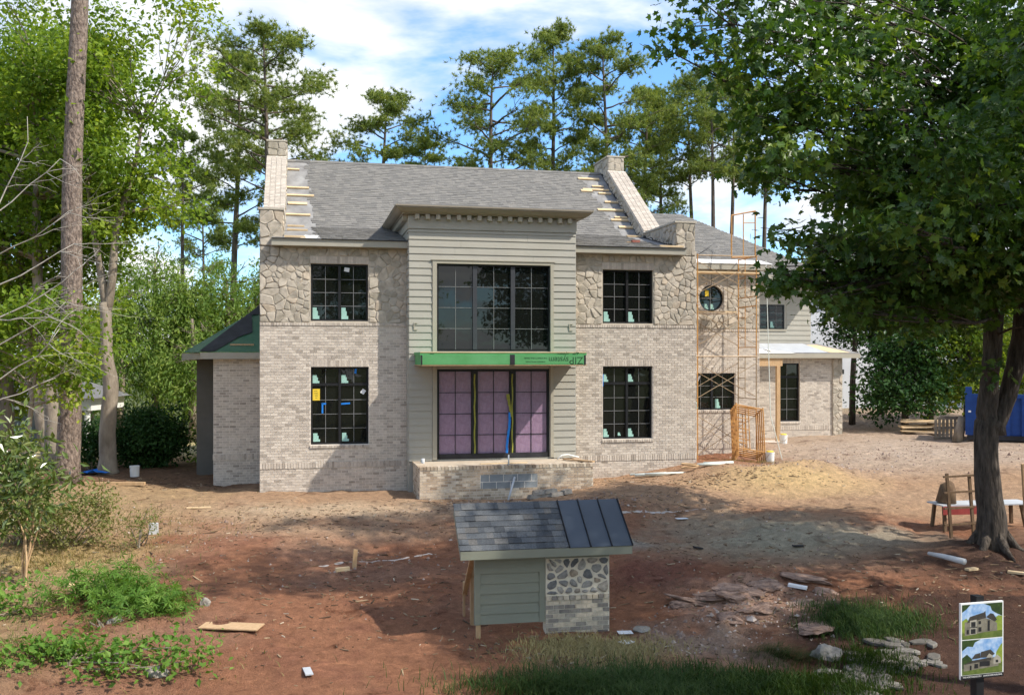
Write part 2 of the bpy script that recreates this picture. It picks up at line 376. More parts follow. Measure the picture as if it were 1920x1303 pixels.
def tag(o, label=None, cat=None, group=None, kind=None):
    if label: o['label'] = label
    if cat: o['category'] = cat
    if group: o['group'] = group
    if kind: o['kind'] = kind
    return o

def thing(name, label, cat, loc=(0, 0, 0), rz=0.0, group=None):
    return tag(link(name, None, None, loc, (0, 0, rz)), label, cat, group)

def fast_mesh(name, V, k_faces, rnd, mat, smooth=False):
    """V (n,3) float, k_faces (m,k) int, rnd per vertex"""
    me = bpy.data.meshes.new(name)
    n, (m, k) = len(V), k_faces.shape
    me.vertices.add(n); me.vertices.foreach_set('co', np.ascontiguousarray(V, dtype=np.float32).ravel())
    me.loops.add(m * k); me.loops.foreach_set('vertex_index', np.ascontiguousarray(k_faces, dtype=np.int32).ravel())
    me.polygons.add(m)
    me.polygons.foreach_set('loop_start', np.arange(0, m * k, k, dtype=np.int32))
    me.update(calc_edges=True)
    at = me.attributes.new('rnd', 'FLOAT', 'POINT'); at.data.foreach_set('value', np.ascontiguousarray(rnd, dtype=np.float32))
    if mat: me.materials.append(M[mat])
    me.polygons.foreach_set('use_smooth', [bool(smooth)] * m)
    return me

def unit(v):
    return v / (np.linalg.norm(v, axis=-1, keepdims=True) + 1e-9)

def frames(nrm, rng=RNG):
    """random in-plane axes for unit normals"""
    a = unit(rng.normal(size=nrm.shape))
    x = unit(np.cross(nrm, a)); y = np.cross(nrm, x)
    return x, y

LEAF = {
    'simple': (np.array([(0, 0, 0), (0.30, 0.45, 0.06), (0, 1, -0.05), (-0.30, 0.45, 0.06)]), np.array([(0, 1, 2, 3)])),
    'long': (np.array([(0, 0, 0), (0.17, 0.45, 0.05), (0, 1, -0.10), (-0.17, 0.45, 0.05)]), np.array([(0, 1, 2, 3)])),
    'maple': (np.array([(0, 0, 0), (0.16, 0.10, 0), (0.50, 0.12, -.03), (0.36, 0.34, .02), (0.56, 0.62, -.05), (0.22, 0.60, .02), (0, 1.0, -.06),
                        (-0.22, 0.60, .02), (-0.56, 0.62, -.05), (-0.36, 0.34, .02), (-0.50, 0.12, -.03), (-0.16, 0.10, 0)]),
              np.array([(0, 1, 2, 3), (0, 3, 4, 5), (0, 5, 6, 7), (0, 7, 8, 9), (0, 9, 10, 11)])),
    'palm': (np.array([(0, 0, 0), (.10, .5, .05), (0, 1, -.12), (-.10, .5, .05), (.42, .36, .05), (.72, .62, -.12), (.32, .50, .05),
                       (-.42, .36, .05), (-.72, .62, -.12), (-.32, .50, .05), (.42, .05, .03), (.75, .0, -.12), (.40, .18, .03), (-.42, .05, .03), (-.75, 0, -.12), (-.40, .18, .03)]),
             np.array([(0, 1, 2, 3), (0, 4, 5, 6), (0, 9, 8, 7), (0, 10, 11, 12), (0, 15, 14, 13)])),
}

def leaf_cloud(P, nrm, size, kind, rng=RNG, ydir=None):
    tv, tf = LEAF[kind]
    x, y = frames(nrm, rng)
    if ydir is not None:
        y = unit(ydir - nrm * np.sum(ydir * nrm, 1, keepdims=True)); x = np.cross(y, nrm)
    n, k = len(P), len(tv)
    S = size[:, None, None]
    V = P[:, None, :] + S * (x[:, None, :] * tv[None, :, 0:1] + y[:, None, :] * tv[None, :, 1:2] + nrm[:, None, :] * tv[None, :, 2:3])
    Fc = (tf[None] + (np.arange(n) * k)[:, None, None]).reshape(-1, tf.shape[1])
    return V.reshape(-1, 3), Fc, k

# ------------------------------------------------------------------ the lie of the land
GP = np.array([  # x, y, z
    (0.9, 17.1, 0.05), (-0.3, 26.8, 1.05), (-4.5, 26.6, 1.0), (7.4, 30.6, 1.66), (3.2, 27.6, 1.28), (-7.3, 27.7, 1.16), (-8.9, 29.6, 1.0), (8.1, 32.6, 1.5),
    (14.5, 39.2, 1.85), (11.0, 37.0, 1.75), (16, 32, 1.75), (20, 36, 1.9), (10.7, 21.4, 0.55), (13, 24, 0.9), (0, 14, -0.12), (5, 14, -0.15), (9, 14, -0.1), (-5, 14, 0.0), (-13.6, 29.1, 1.2), (-13, 31, 1.3),
    (-10, 19.7, 0.4), (-8, 16, 0.3), (-20, 24, 0.9), (-20, 42, 0.9), (-30, 35, 0.9), (0, 10, -0.4), (10, 10, -0.3), (-10, 10, 0.1), (4, 22, 0.6), (8, 25.5, 0.98), (-3, 21, 0.42), (-7, 23, 0.75),
    (0, 60, 2.0), (30, 60, 2.4), (-30, 60, 1.2), (60, 40, 2.4), (-60, 40, 0.8), (0, 120, 2.0), (0, -20, -1), (40, 20, 1.2), (-40, 10, 0.4), (0, 44, 2.0), (20, 50, 2.3)])
def gz_np(X, Y):
    X = np.asarray(X, float); Y = np.asarray(Y, float)
    sh = X.shape; x = X.ravel(); y = Y.ravel()
    num = np.zeros_like(x); den = np.zeros_like(x)
    for gx, gy, g in GP:
        d2 = (x - gx) ** 2 + (y - gy) ** 2 + 1.2
        w = d2 ** -1.7
        num += w * g; den += w
    z = num / den
    # sand heap, spoil and dirt round the maple, ruts
    z += 0.17 * np.exp(-(((x - 8.3) / 1.9) ** 2 + ((y - 28.7) / 1.1) ** 2))
    z += 0.22 * np.exp(-(((x - 9.6) / 1.3) ** 2 + ((y - 29.6) / 0.6) ** 2))
    z += 0.25 * np.exp(-(((x - 10.6) / 1.6) ** 2 + ((y - 21.6) / 1.3) ** 2))
    z += 0.16 * np.exp(-(((x - 4.6) / 1.2) ** 2 + ((y - 18.3) / 0.8) ** 2))
    z += 0.10 * np.exp(-(((x - 2.6) / 0.55) ** 2 + ((y - 22.2) / 0.5) ** 2))
    z += 0.05 * np.sin(x * 0.9 + 0.4 * y) * np.sin(y * 0.7 + 1.3) * np.exp(-((x / 25) ** 2))
    return z.reshape(sh)
def gz(x, y):
    return float(gz_np(np.array([x]), np.array([y]))[0])

def vnoise(X, Y, sc, seed=0, oct=4):
    """cheap value noise, numpy"""
    out = np.zeros_like(X); amp = 1; tot = 0
    for o in range(oct):
        x = X * sc + 17.3 * (o + seed); y = Y * sc - 9.1 * (o + seed)
        xi = np.floor(x).astype(int); yi = np.floor(y).astype(int)
        fx = x - xi; fy = y - yi; fx = fx * fx * (3 - 2 * fx); fy = fy * fy * (3 - 2 * fy)
        def h(a, b):
            n = (a * 374761393 + b * 668265263 + (seed + o) * 1442695) & 0x7fffffff
            n = ((n ^ (n >> 13)) * 1274126177) & 0x7fffffff
            return ((n ^ (n >> 16)) & 0xffff) / 65535.0
        v = (h(xi, yi) * (1 - fx) + h(xi + 1, yi) * fx) * (1 - fy) + (h(xi, yi + 1) * (1 - fx) + h(xi + 1, yi + 1) * fx) * fy
        out += v * amp; tot += amp; amp *= 0.55; sc *= 2.1
    return out / tot

def build_ground():
    xs = np.concatenate([-np.geomspace(900, 17, 34), np.arange(-16.8, 18.01, 0.11), np.geomspace(18.3, 900, 34)])
    ys = np.concatenate([np.linspace(-300, 8, 14), np.arange(8.5, 12, 0.3), np.arange(12.0, 34, 0.11), np.arange(34.1, 46, 0.25), np.geomspace(47, 2500, 30)])
    X, Y = np.meshgrid(xs, ys)
    Z = gz_np(X, Y)
    nearf = np.exp(-(np.maximum(0, np.abs(X) - 18) / 6) ** 2) * np.exp(-(np.maximum(0, Y - 40) / 6) ** 2) * np.exp(-(np.maximum(0, 9 - Y) / 4) ** 2)
    nlow = vnoise(X, Y, 0.55, 1); nmid = vnoise(X, Y, 1.7, 2); nhi = vnoise(X, Y, 5.0, 3, 3)
    g = lambda cx, cy, rx, ry, wob=0.9: np.clip(1.25 - np.sqrt(((X - cx) / rx) ** 2 + ((Y - cy) / ry) ** 2) + wob * (nmid - 0.5), 0, 1)
    rough = g(4.6, 18.4, 2.6, 2.2) * 1.6 + g(10.5, 21, 4.5, 3.5) * 0.6 + g(9.4, 29.8, 2.5, 1.0) + g(-9, 17, 6, 5) * 0.4 + 0.42
    Z = Z + nearf * ((nmid - 0.5) * 0.14 * (0.5 + rough) + (nhi - 0.5) * 0.085 * rough)
    # wheel ruts from the drive across the lot
    for path in ([(13, 29.5), (9.5, 26.6), (5, 25.2), (0, 23.2), (-5, 20.2), (-7, 17)], [(12, 27.5), (7.5, 24.2), (4.2, 21.5), (2.6, 18.5), (2.2, 14)]):
        best = np.full(X.shape, 9.0); sgn_ = np.zeros(X.shape); al = np.zeros(X.shape); acc = 0
        for (ax, ay), (bx_, by_) in zip(path, path[1:]):
            L_ = math.hypot(bx_ - ax, by_ - ay); ux, uy = (bx_ - ax) / L_, (by_ - ay) / L_
            tt = np.clip((X - ax) * ux + (Y - ay) * uy, 0, L_); d_ = np.hypot(X - ax - ux * tt, Y - ay - uy * tt)
            sd_ = (X - ax) * uy - (Y - ay) * ux
            mk = d_ < best; best = np.where(mk, d_, best); sgn_ = np.where(mk, sd_, sgn_); al = np.where(mk, acc + tt, al); acc += L_
        off_ = np.abs(best + (nlow - .5) * .5 - .85)
        rut = np.exp(-(off_ / .13) ** 2) * np.clip((nmid - .3) * 2.5, 0, 1)
        Z = Z - .055 * rut * (1 + .35 * np.sin(al * 2 * PI / .16)) + .03 * np.exp(-((off_ - .24) / .09) ** 2) * np.clip((nmid - .3) * 2.5, 0, 1)
    foot = np.clip((vnoise(X, Y, 2.6, 8, 2) - .62) * 6, 0, 1)
    Z = Z - nearf * .03 * foot
    global GRID
    GRID = (xs, ys, Z)
    c = np.zeros(X.shape + (3,))
    c[:] = (0.27, 0.125, 0.070)
    def mixin(mask, col, amt=1.0):
        mk = np.clip(mask * amt, 0, 1)[..., None]
        c[:] = c * (1 - mk) + np.array(col) * mk
    mixin(np.clip((nlow - 0.45) * 3, 0, 1), (0.29, 0.165, 0.11), 0.6)
    mixin(np.clip((nmid - 0.55) * 4, 0, 1), (0.20, 0.085, 0.055), 0.5)
    mixin(np.clip((Y - 22.8 + (nlow - 0.5) * 5) / 3.2, 0, 1) * np.clip((31.5 - Y) / 2, 0, 1), (0.38, 0.25, 0.155), 0.85)   # dusty tan before the house
    mixin(g(-4.8, 25.4, 4.2, 1.1), (0.47, 0.35, 0.235), 0.85)
    mixin(g(-5.0, 23.6, 3.4, 0.7), (0.45, 0.31, 0.20), 0.5)
    mixin(np.clip((-7.4 - X + (nlow - 0.5) * 5) / 2.0, 0, 1), (0.36, 0.245, 0.135), 0.8)                                # straw slope
    mixin(g(-10.5, 21.5, 2.4, 1.5), (0.52, 0.38, 0.17), 0.7)
    mixin(np.clip((Y - 28.6) / 1.0, 0, 1) * np.clip((-7.2 - X) / 1.5, 0, 1) * np.clip((36 - Y) / 4, 0, 1), (0.15, 0.085, 0.055), 0.85)   # mulch by the left trees
    mixin(np.clip((Y - 36) / 4, 0, 1) * np.clip((-9 - X) / 4, 0, 1), (0.42, 0.36, 0.19), 0.9)                           # dry lawn beyond
    mixin(np.clip((X - 8.0 + (nlow - 0.5) * 4) / 2, 0, 1) * np.clip((Y - 28.6) / 2, 0, 1), (0.375, 0.28, 0.205), 0.95)     # gravel drive
    mixin(g(14, 34, 4, 4), (0.42, 0.335, 0.265), 0.6)
    mixin(g(11.0, 27.2, 3.5, 1.1), (0.36, 0.24, 0.155), 0.7)
    mixin(g(8.2, 28.3, 2.9, 1.25, 0.5), (0.50, 0.345, 0.175), 1.0)                                                        # sand heap
    mixin(g(6.3, 22.7, 3.3, 2.3, 0.7), (0.33, 0.295, 0.215), 1.0)                                                         # grey dried mud
    mixin(g(8.6, 22.4, 2.2, 1.2, 0.7), (0.40, 0.355, 0.265), 0.7)
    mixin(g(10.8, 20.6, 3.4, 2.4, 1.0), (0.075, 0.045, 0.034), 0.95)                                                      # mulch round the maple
    mixin(np.clip((X - 3.4 + (nlow - 0.5) * 3.5) / 1.4, 0, 1) * np.clip((19.4 - Y + (nmid - .5) * 3) / 1.2, 0, 1), (0.06, 0.034, 0.025), 0.92)  # dark mulchy soil, with the near-black shadows here put into its colour
    mixin(g(4.5, 18.5, 1.35, 1.0, 1.5), (0.46, 0.29, 0.21), 0.95)                                                         # pale rubble
    mixin(g(3.2, 16.6, 1.6, 1.0, 1.2), (0.30, 0.23, 0.175), 0.8)
    mixin(g(1.5, 15.9, 1.3, 0.8, 1.2), (0.34, 0.27, 0.13), 0.7)
    mixin(g(2.6, 22.2, 0.7, 0.55, 0.5), (0.30, 0.275, 0.23), 0.95)
    mixin(g(3.0, 20.2, 1.3, 0.8, 1.0), (0.155, 0.055, 0.042), 0.6)
    mixin(np.clip((np.abs(X) - 26) / 10, 0, 1), (0.10, 0.12, 0.045), 0.9)
    mixin(np.clip((Y - 48) / 10, 0, 1), (0.09, 0.11, 0.045), 0.9)
    mixin(np.clip((9 - Y) / 4, 0, 1), (0.09, 0.10, 0.04), 0.8)
    c *= 1.42
    ny, nx = X.shape
    V = np.stack([X, Y, Z], -1).reshape(-1, 3)
    i = (np.arange(ny - 1)[:, None] * nx + np.arange(nx - 1)[None, :]).ravel()
    F4 = np.stack([i, i + 1, i + nx + 1, i + nx], 1)
    me = fast_mesh('ground', V, F4, np.zeros(len(V)), None, True)
    ca = me.color_attributes.new('soil', 'FLOAT_COLOR', 'POINT')
    ca.data.foreach_set('color', np.concatenate([c.reshape(-1, 3), np.ones((len(V), 1))], 1).astype(np.float32).ravel())
    m, t, p = base_mat('ground_soil', 0.97, 0.12)
    a = N(t, 'ShaderNodeAttribute'); a.attribute_name = 'soil'
    geo = N(t, 'ShaderNodeNewGeometry')
    n1 = N(t, 'ShaderNodeTexNoise'); n1.inputs['Scale'].default_value = 6; n1.inputs['Detail'].default_value = 8; n1.inputs['Roughness'].default_value = 0.7
    t.links.new(geo.outputs['Position'], n1.inputs['Vector'])
    mr = N(t, 'ShaderNodeMapRange'); mr.inputs['From Min'].default_value = 0.25; mr.inputs['From Max'].default_value = 0.75; mr.inputs['To Min'].default_value = 0.62; mr.inputs['To Max'].default_value = 1.38
    t.links.new(n1.outputs['Fac'], mr.inputs[0])
    n2 = N(t, 'ShaderNodeTexNoise'); n2.inputs['Scale'].default_value = 38; n2.inputs['Detail'].default_value = 5; n2.inputs['Roughness'].default_value = 0.75
    t.links.new(geo.outputs['Position'], n2.inputs['Vector'])
    mr2 = N(t, 'ShaderNodeMapRange'); mr2.inputs['From Min'].default_value = 0.3; mr2.inputs['From Max'].default_value = 0.7; mr2.inputs['To Min'].default_value = 0.72; mr2.inputs['To Max'].default_value = 1.3
    t.links.new(n2.outputs['Fac'], mr2.inputs[0])
    k = N(t, 'ShaderNodeMath', operation='MULTIPLY'); t.links.new(mr.outputs[0], k.inputs[0]); t.links.new(mr2.outputs[0], k.inputs[1])
    mx = N(t, 'ShaderNodeMix', data_type='RGBA', blend_type='MULTIPLY'); mx.inputs[0].default_value = 1
    t.links.new(a.outputs['Color'], mx.inputs[6]); t.links.new(k.outputs[0], mx.inputs[7])
    n3 = N(t, 'ShaderNodeTexNoise'); n3.inputs['Scale'].default_value = 1.3; n3.inputs['Detail'].default_value = 10; n3.inputs['Roughness'].default_value = 0.72; n3.inputs['Distortion'].default_value = 0.6
    t.links.new(geo.outputs['Position'], n3.inputs['Vector'])
    r3 = ramp_node(t, [(0.34, (0.50, 0.44, 0.42)), (0.43, (0.95, 0.95, 0.95)), (0.58, (1.0, 1.0, 1.0)), (0.68, (1.30, 1.30, 1.26))])
    t.links.new(n3.outputs['Fac'], r3.inputs[0])
    m3 = N(t, 'ShaderNodeMix', data_type='RGBA', blend_type='MULTIPLY'); m3.inputs[0].default_value = 1
    t.links.new(mx.outputs[2], m3.inputs[6]); t.links.new(r3.outputs[0], m3.inputs[7])
    vo = N(t, 'ShaderNodeTexVoronoi'); vo.inputs['Scale'].default_value = 24; vo.inputs['Randomness'].default_value = 1.0
    t.links.new(geo.outputs['Position'], vo.inputs['Vector'])
    rv = ramp_node(t, [(0.10, (1, 1, 1)), (0.20, (0, 0, 0))]); t.links.new(vo.outputs['Distance'], rv.inputs[0])
    sel = N(t, 'ShaderNodeSeparateColor'); t.links.new(vo.outputs['Color'], sel.inputs[0])
    gt = N(t, 'ShaderNodeMath', operation='GREATER_THAN'); gt.inputs[1].default_value = 0.72; t.links.new(sel.outputs[0], gt.inputs[0])
    km = N(t, 'ShaderNodeMath', operation='MULTIPLY'); t.links.new(rv.outputs[0], km.inputs[0]); t.links.new(gt.outputs[0], km.inputs[1])
    stc = N(t, 'ShaderNodeMix', data_type='RGBA'); t.links.new(sel.outputs[1], stc.inputs[0]); stc.inputs[6].default_value = (0.12, 0.065, 0.045, 1); stc.inputs[7].default_value = (0.46, 0.36, 0.28, 1)
    m4 = N(t, 'ShaderNodeMix', data_type='RGBA'); t.links.new(km.outputs[0], m4.inputs[0]); t.links.new(m3.outputs[2], m4.inputs[6]); t.links.new(stc.outputs[2], m4.inputs[7])
    t.links.new(m4.outputs[2], p.inputs['Base Color'])
    b = N(t, 'ShaderNodeBump'); b.inputs['Strength'].default_value = 1.0; b.inputs['Distance'].default_value = 0.09
    s = N(t, 'ShaderNodeMath', operation='ADD'); t.links.new(n1.outputs['Fac'], s.inputs[0]); t.links.new(n2.outputs['Fac'], s.inputs[1])
    s2 = N(t, 'ShaderNodeMath', operation='ADD'); t.links.new(s.outputs[0], s2.inputs[0]); t.links.new(n3.outputs['Fac'], s2.inputs[1])
    s3 = N(t, 'ShaderNodeMath', operation='ADD'); t.links.new(s2.outputs[0], s3.inputs[0]); t.links.new(km.outputs[0], s3.inputs[1])
    t.links.new(s3.outputs[0], b.inputs['Height']); t.links.new(b.outputs[0], p.inputs['Normal'])
    me.materials.append(m)
    o = link('ground', me); tag(o, kind='structure')
    return o
ground = build_ground()
def surf(x, y):
    """height of the built ground sheet, for things that stand on it"""
    return float(surf_np(np.array([(x, y)]))[0])
def surf_np(P):
    P = np.asarray(P, float); xs, ys, Z = GRID
    i = np.clip(np.searchsorted(xs, P[:, 0]) - 1, 0, len(xs) - 2); j = np.clip(np.searchsorted(ys, P[:, 1]) - 1, 0, len(ys) - 2)
    fx = (P[:, 0] - xs[i]) / (xs[i + 1] - xs[i]); fy = (P[:, 1] - ys[j]) / (ys[j + 1] - ys[j])
    return (Z[j, i] * (1 - fx) + Z[j, i + 1] * fx) * (1 - fy) + (Z[j + 1, i] * (1 - fx) + Z[j + 1, i + 1] * fx) * fy

# ------------------------------------------------------------------ the house (local axes: x along the front, y inwards, z up)
HA = math.radians(12.46)
HO = Vector((-7.319, 27.85, 0))
HU = Vector((math.cos(HA), math.sin(HA), 0)); HV = Vector((-math.sin(HA), math.cos(HA), 0))
def HW(u, v, z=0.0):
    return HO + HU * u + HV * v + Vector((0, 0, z))
house = thing('brick_house', 'two-storey brick and stone house under construction with grey shingle roof', 'house', HO, HA)
EX, WL = house, 13.55

# ---- unit pieces shared by every copy
ub = MB(); ub.add([(-.5, 0, -.5), (.5, 0, -.5), (.5, 0, .5), (-.5, 0, .5), (-.5, 1, -.5), (.5, 1, -.5), (.5, 1, .5), (-.5, 1, .5)],
                  [(0, 1, 2, 3), (3, 2, 6, 7), (0, 4, 5, 1), (0, 3, 7, 4), (1, 5, 6, 2)], 0.5)
BRICK = {k: ub.mesh('brick_piece_' + k, k) for k in ('brick', 'porch_brick', 'shed_brick')}
UB_V = np.array(ub.v); UB_F = np.array(ub.f)

def brick_rows(u0, u1, z0, z1, holes, course=0.0795, length=0.2032, joint=0.0135, off=0.0):
    """running bond between holes; returns (u, z, len, height)"""
    out = []
    n = max(1, round((z1 - z0) / course)); ch = (z1 - z0) / n
    for r in range(n):
        za = z0 + r * ch; zc = za + ch / 2
        cuts = sorted([(h[0], h[1]) for h in holes if h[2] < zc < h[3]])
        segs = []; a = u0
        for h0, h1 in cuts:
            if h0 > a: segs.append((a, min(h0, u1)))
            a = max(a, h1)
        if a < u1: segs.append((a, u1))
        for s0, s1 in segs:
            st = math.floor(s0 / length) * length + (length / 2 if r % 2 else 0) + off
            while st > s0: st -= length
            x = st
            while x < s1 - 1e-4:
                b0, b1 = max(x, s0), min(x + length, s1)
                if b1 - b0 > 0.035: out.append(((b0 + b1) / 2, zc, b1 - b0 - joint, ch - joint))
                x += length
    return out
def soldier(u0, u1, z0, z1, w=0.0795, joint=0.013):
    n = max(1, round((u1 - u0) / w)); s = (u1 - u0) / n
    return [(u0 + (k + .5) * s, (z0 + z1) / 2, s - joint, z1 - z0 - joint) for k in range(n)]
def wall_pieces(mb, u0, u1, z0, z1, holes, va, vb):
    zs = sorted({z0, z1, *[min(max(h[2], z0), z1) for h in holes], *[min(max(h[3], z0), z1) for h in holes]})
    for za, zb in zip(zs, zs[1:]):
        zc = (za + zb) / 2; a = u0
        for h0, h1 in sorted([(h[0], h[1]) for h in holes if h[2] < zc < h[3]]):
            if h0 > a: mb.box(a, min(h0, u1), va, vb, za, zb)
            a = max(a, h1)
        if a < u1: mb.box(a, u1, va, vb, za, zb)
    return mb

def lay(bricks, v, parent, key, joined_key, limit, proud=0.008, depth=0.03, name='brick', joined='brickwork', prior=None):
    """bricks (u, z, l, h[, dv]) as objects up to the limit, the rest joined"""
    bricks = sorted(bricks, key=prior) if prior else list(bricks)
    for b in bricks[:limit]:
        dv = b[4] if len(b) > 4 else 0
        link(name, BRICK[key], parent, (b[0], v - proud - dv - random.uniform(0, .003), b[1]), (random.uniform(-.006, .006), 0, random.uniform(-.01, .01)), (b[2], depth + dv, b[3]))
    rest = bricks[limit:]
    if rest:
        A = np.array([(b[0], v - proud - (b[4] if len(b) > 4 else 0), b[1], b[2], depth + (b[4] if len(b) > 4 else 0), b[3]) for b in rest])
        A[:, 1] -= RNG.uniform(0, .003, len(A))
        V = A[:, None, :3] + UB_V[None] * A[:, None, 3:6]
        Fc = (UB_F[None] + (np.arange(len(A)) * 8)[:, None, None]).reshape(-1, 4)
        o = link(joined, fast_mesh(joined, V.reshape(-1, 3), Fc, np.repeat(RNG.random(len(A)), 8), joined_key), parent)
        tag(o, kind='stuff')

# ---- fieldstone cells
def clip(poly, p, n):
    out = []
    for i in range(len(poly)):
        a, b = poly[i], poly[(i + 1) % len(poly)]
        da = (a[0] - p[0]) * n[0] + (a[1] - p[1]) * n[1]; db = (b[0] - p[0]) * n[0] + (b[1] - p[1]) * n[1]
        if da <= 0: out.append(a)
        if da * db < 0:
            t = da / (da - db); out.append((a[0] + t * (b[0] - a[0]), a[1] + t * (b[1] - a[1])))
    return out
def cells(u0, u1, z0, z1, size, seed, jit=0.46):
    rr = random.Random(seed)
    nu, nz_ = max(1, round((u1 - u0) / size)), max(1, round((z1 - z0) / (size * .85)))
    S = []
    for i in range(nu):
        for j in range(nz_):
            if rr.random() < .2 and nu * nz_ > 8: continue
            S.append((u0 + (i + .5 + rr.uniform(-jit, jit) + .25 * (j % 2)) * (u1 - u0) / nu, z0 + (j + .5 + rr.uniform(-jit, jit)) * (z1 - z0) / nz_))
    out = []
    for s in S:
        poly = [(u0, z0), (u1, z0), (u1, z1), (u0, z1)]
        for q in S:
            if q is s: continue
            d = (q[0] - s[0], q[1] - s[1]); L2 = d[0] ** 2 + d[1] ** 2
            if L2 > (3.2 * size) ** 2: continue
            poly = clip(poly, ((s[0] + q[0]) / 2, (s[1] + q[1]) / 2), d)
            if len(poly) < 3: break
        if len(poly) >= 3: out.append(poly)
    return out
def stone_mesh(poly, depth, joint, rr, rnd=True, roundness=.24):
    n = len(poly); P = []
    for i in range(n):
        a, b = poly[i], poly[(i + 1) % n]
        L = math.hypot(b[0] - a[0], b[1] - a[1])
        if L < .02: continue
        for t in (roundness, 1 - roundness): P.append((a[0] + t * (b[0] - a[0]), a[1] + t * (b[1] - a[1])))
    if len(P) < 3: return None
    cx = sum(q[0] for q in P) / len(P); cz = sum(q[1] for q in P) / len(P)
    area = .5 * abs(sum(P[i][0] * P[(i + 1) % len(P)][1] - P[(i + 1) % len(P)][0] * P[i][1] for i in range(len(P))))
    if area < .0012: return None
    def ring(k, v, w=0):
        o = []
        for (x, z) in P:
            d = math.hypot(x - cx, z - cz); f = max(.2, 1 - (joint * .5 + k) / max(d, .02))
            o.append((x * f + cx * (1 - f) , v - rr.uniform(0, w), z * f + cz * (1 - f)))
        return o
    m_ = len(P); dp = depth * rr.uniform(.5, 1.5); tx, tz = rr.uniform(-.12, .12), rr.uniform(-.12, .12)
    r0, r1, r2 = ring(0, .02), ring(.004, -dp * .6), ring(.03, -dp)
    r2 = [(a, b + (a - cx) * tx + (c - cz) * tz, c) for a, b, c in r2]
    mb = MB()
    vs = [(a - cx, b, c - cz) for a, b, c in r0 + r1 + r2] + [(0, -dp * 1.12, 0)]
    fs = []
    for k in (0, 1):
        for i in range(m_):
            j = (i + 1) % m_; fs.append((k * m_ + i, k * m_ + j, (k + 1) * m_ + j, (k + 1) * m_ + i))
    for i in range(m_): fs.append((2 * m_ + i, 2 * m_ + (i + 1) % m_, 3 * m_))
    mb.add(vs, fs)
    return mb, (cx, cz)
def lay_stones(zones, v, parent, size, seed, key='stone', depth=.020, joint=.014, name='stone', limit=999, joined_key='stonework', roundness=.13):
    rr = random.Random(seed); cnt = 0; rest = MB()
    for zi, (u0, u1, z0, z1) in enumerate(zones):
        for poly in cells(u0, u1, z0, z1, size, seed * 31 + zi):
            g = stone_mesh(poly, depth, joint, rr, roundness=roundness)
            if not g: continue
            mb, (cx, cz) = g
            if cnt < limit:
                o = mb.obj(name, key, parent); o.location = (cx, v, cz)
                cnt += 1
            else:
                rest.add([(a + cx, b + v, c + cz) for a, b, c in mb.v], mb.f)
    if rest.v:
        tag(rest.obj('stonework', joined_key, parent), kind='stuff')
    return cnt

# ---- front walls: brick below, stone above
WIN = {'lu': (1.45, 3.12, 6.07, 7.755), 'll': (1.45, 3.135, 2.43, 4.717), 'ru': (10.41, 12.085, 6.07, 7.755), 'rl': (10.41, 12.07, 2.43, 4.717)}
def front_block(u0, u1, wl, wu, seed):
    H = lambda w: (w[0], w[1], w[2], w[3])
    w = MB()
    wall_pieces(w, u0, u1, 0.6, 6.0, [H(wl)], 0.0, 0.28)
    wall = w.obj('wall', 'mortar', house)
    w = MB(); wall_pieces(w, u0, u1, 6.0, 8.4, [H(wu)], 0.0, 0.28)
    swall = w.obj('wall', 'stone_mortar', house)
    Bk = brick_rows(u0, u1, 0.72, 1.75, [])
    Bk += [(a, b, c, d, 0.018) for a, b, c, d in soldier(u0, u1, 1.752, 1.94)]
    Bk += brick_rows(u0, u1, 1.945, 5.925, [(wl[0] - .005, wl[1] + .005, wl[2] - .10, wl[3] + .205)])
    Bk += soldier(wl[0], wl[1], wl[3] + .004, wl[3] + .205)
    Bk += [(a, b, c, d, 0.03) for a, b, c, d in soldier(wl[0] - .03, wl[1] + .03, wl[2] - .095, wl[2] - .005)]
    Bk += [(a, b, c, d, 0.022) for a, b, c, d in soldier(u0, u1, 5.928, 6.02)]
    Bs = soldier(wu[0] - .02, wu[1] + .02, wu[3] + .004, 7.97)
    return wall, swall, Bk, Bs
wl_, sl_, B1, S1 = front_block(0.0, 4.27, WIN['ll'], WIN['lu'], 1)
wr_, sr_, B2, S2 = front_block(9.36, WL, WIN['rl'], WIN['ru'], 2)
lay(B1, 0.0, wl_, 'brick', 'brickwork', 300, prior=lambda b: abs(b[0] - 0.9) + .55 * abs(b[1] - 3.4))
lay(B2, 0.0, wr_, 'brick', 'brickwork', 0)
lay(S1, 0.0, sl_, 'brick', 'brickwork', 99)
lay(S2, 0.0, sr_, 'brick', 'brickwork', 99)
def stone_zones(u0, u1, w):
    return [(u0, w[0] - .02, 6.03, 8.22), (w[1] + .02, u1, 6.03, 8.22), (w[0] - .02, w[1] + .02, 7.98, 8.22)]
lay_stones(stone_zones(0.0, 4.27, WIN['lu']), 0, sl_, .215, 3, limit=135)
lay_stones(stone_zones(9.36, WL, WIN['ru']), 0, sr_, .215, 4, limit=135)

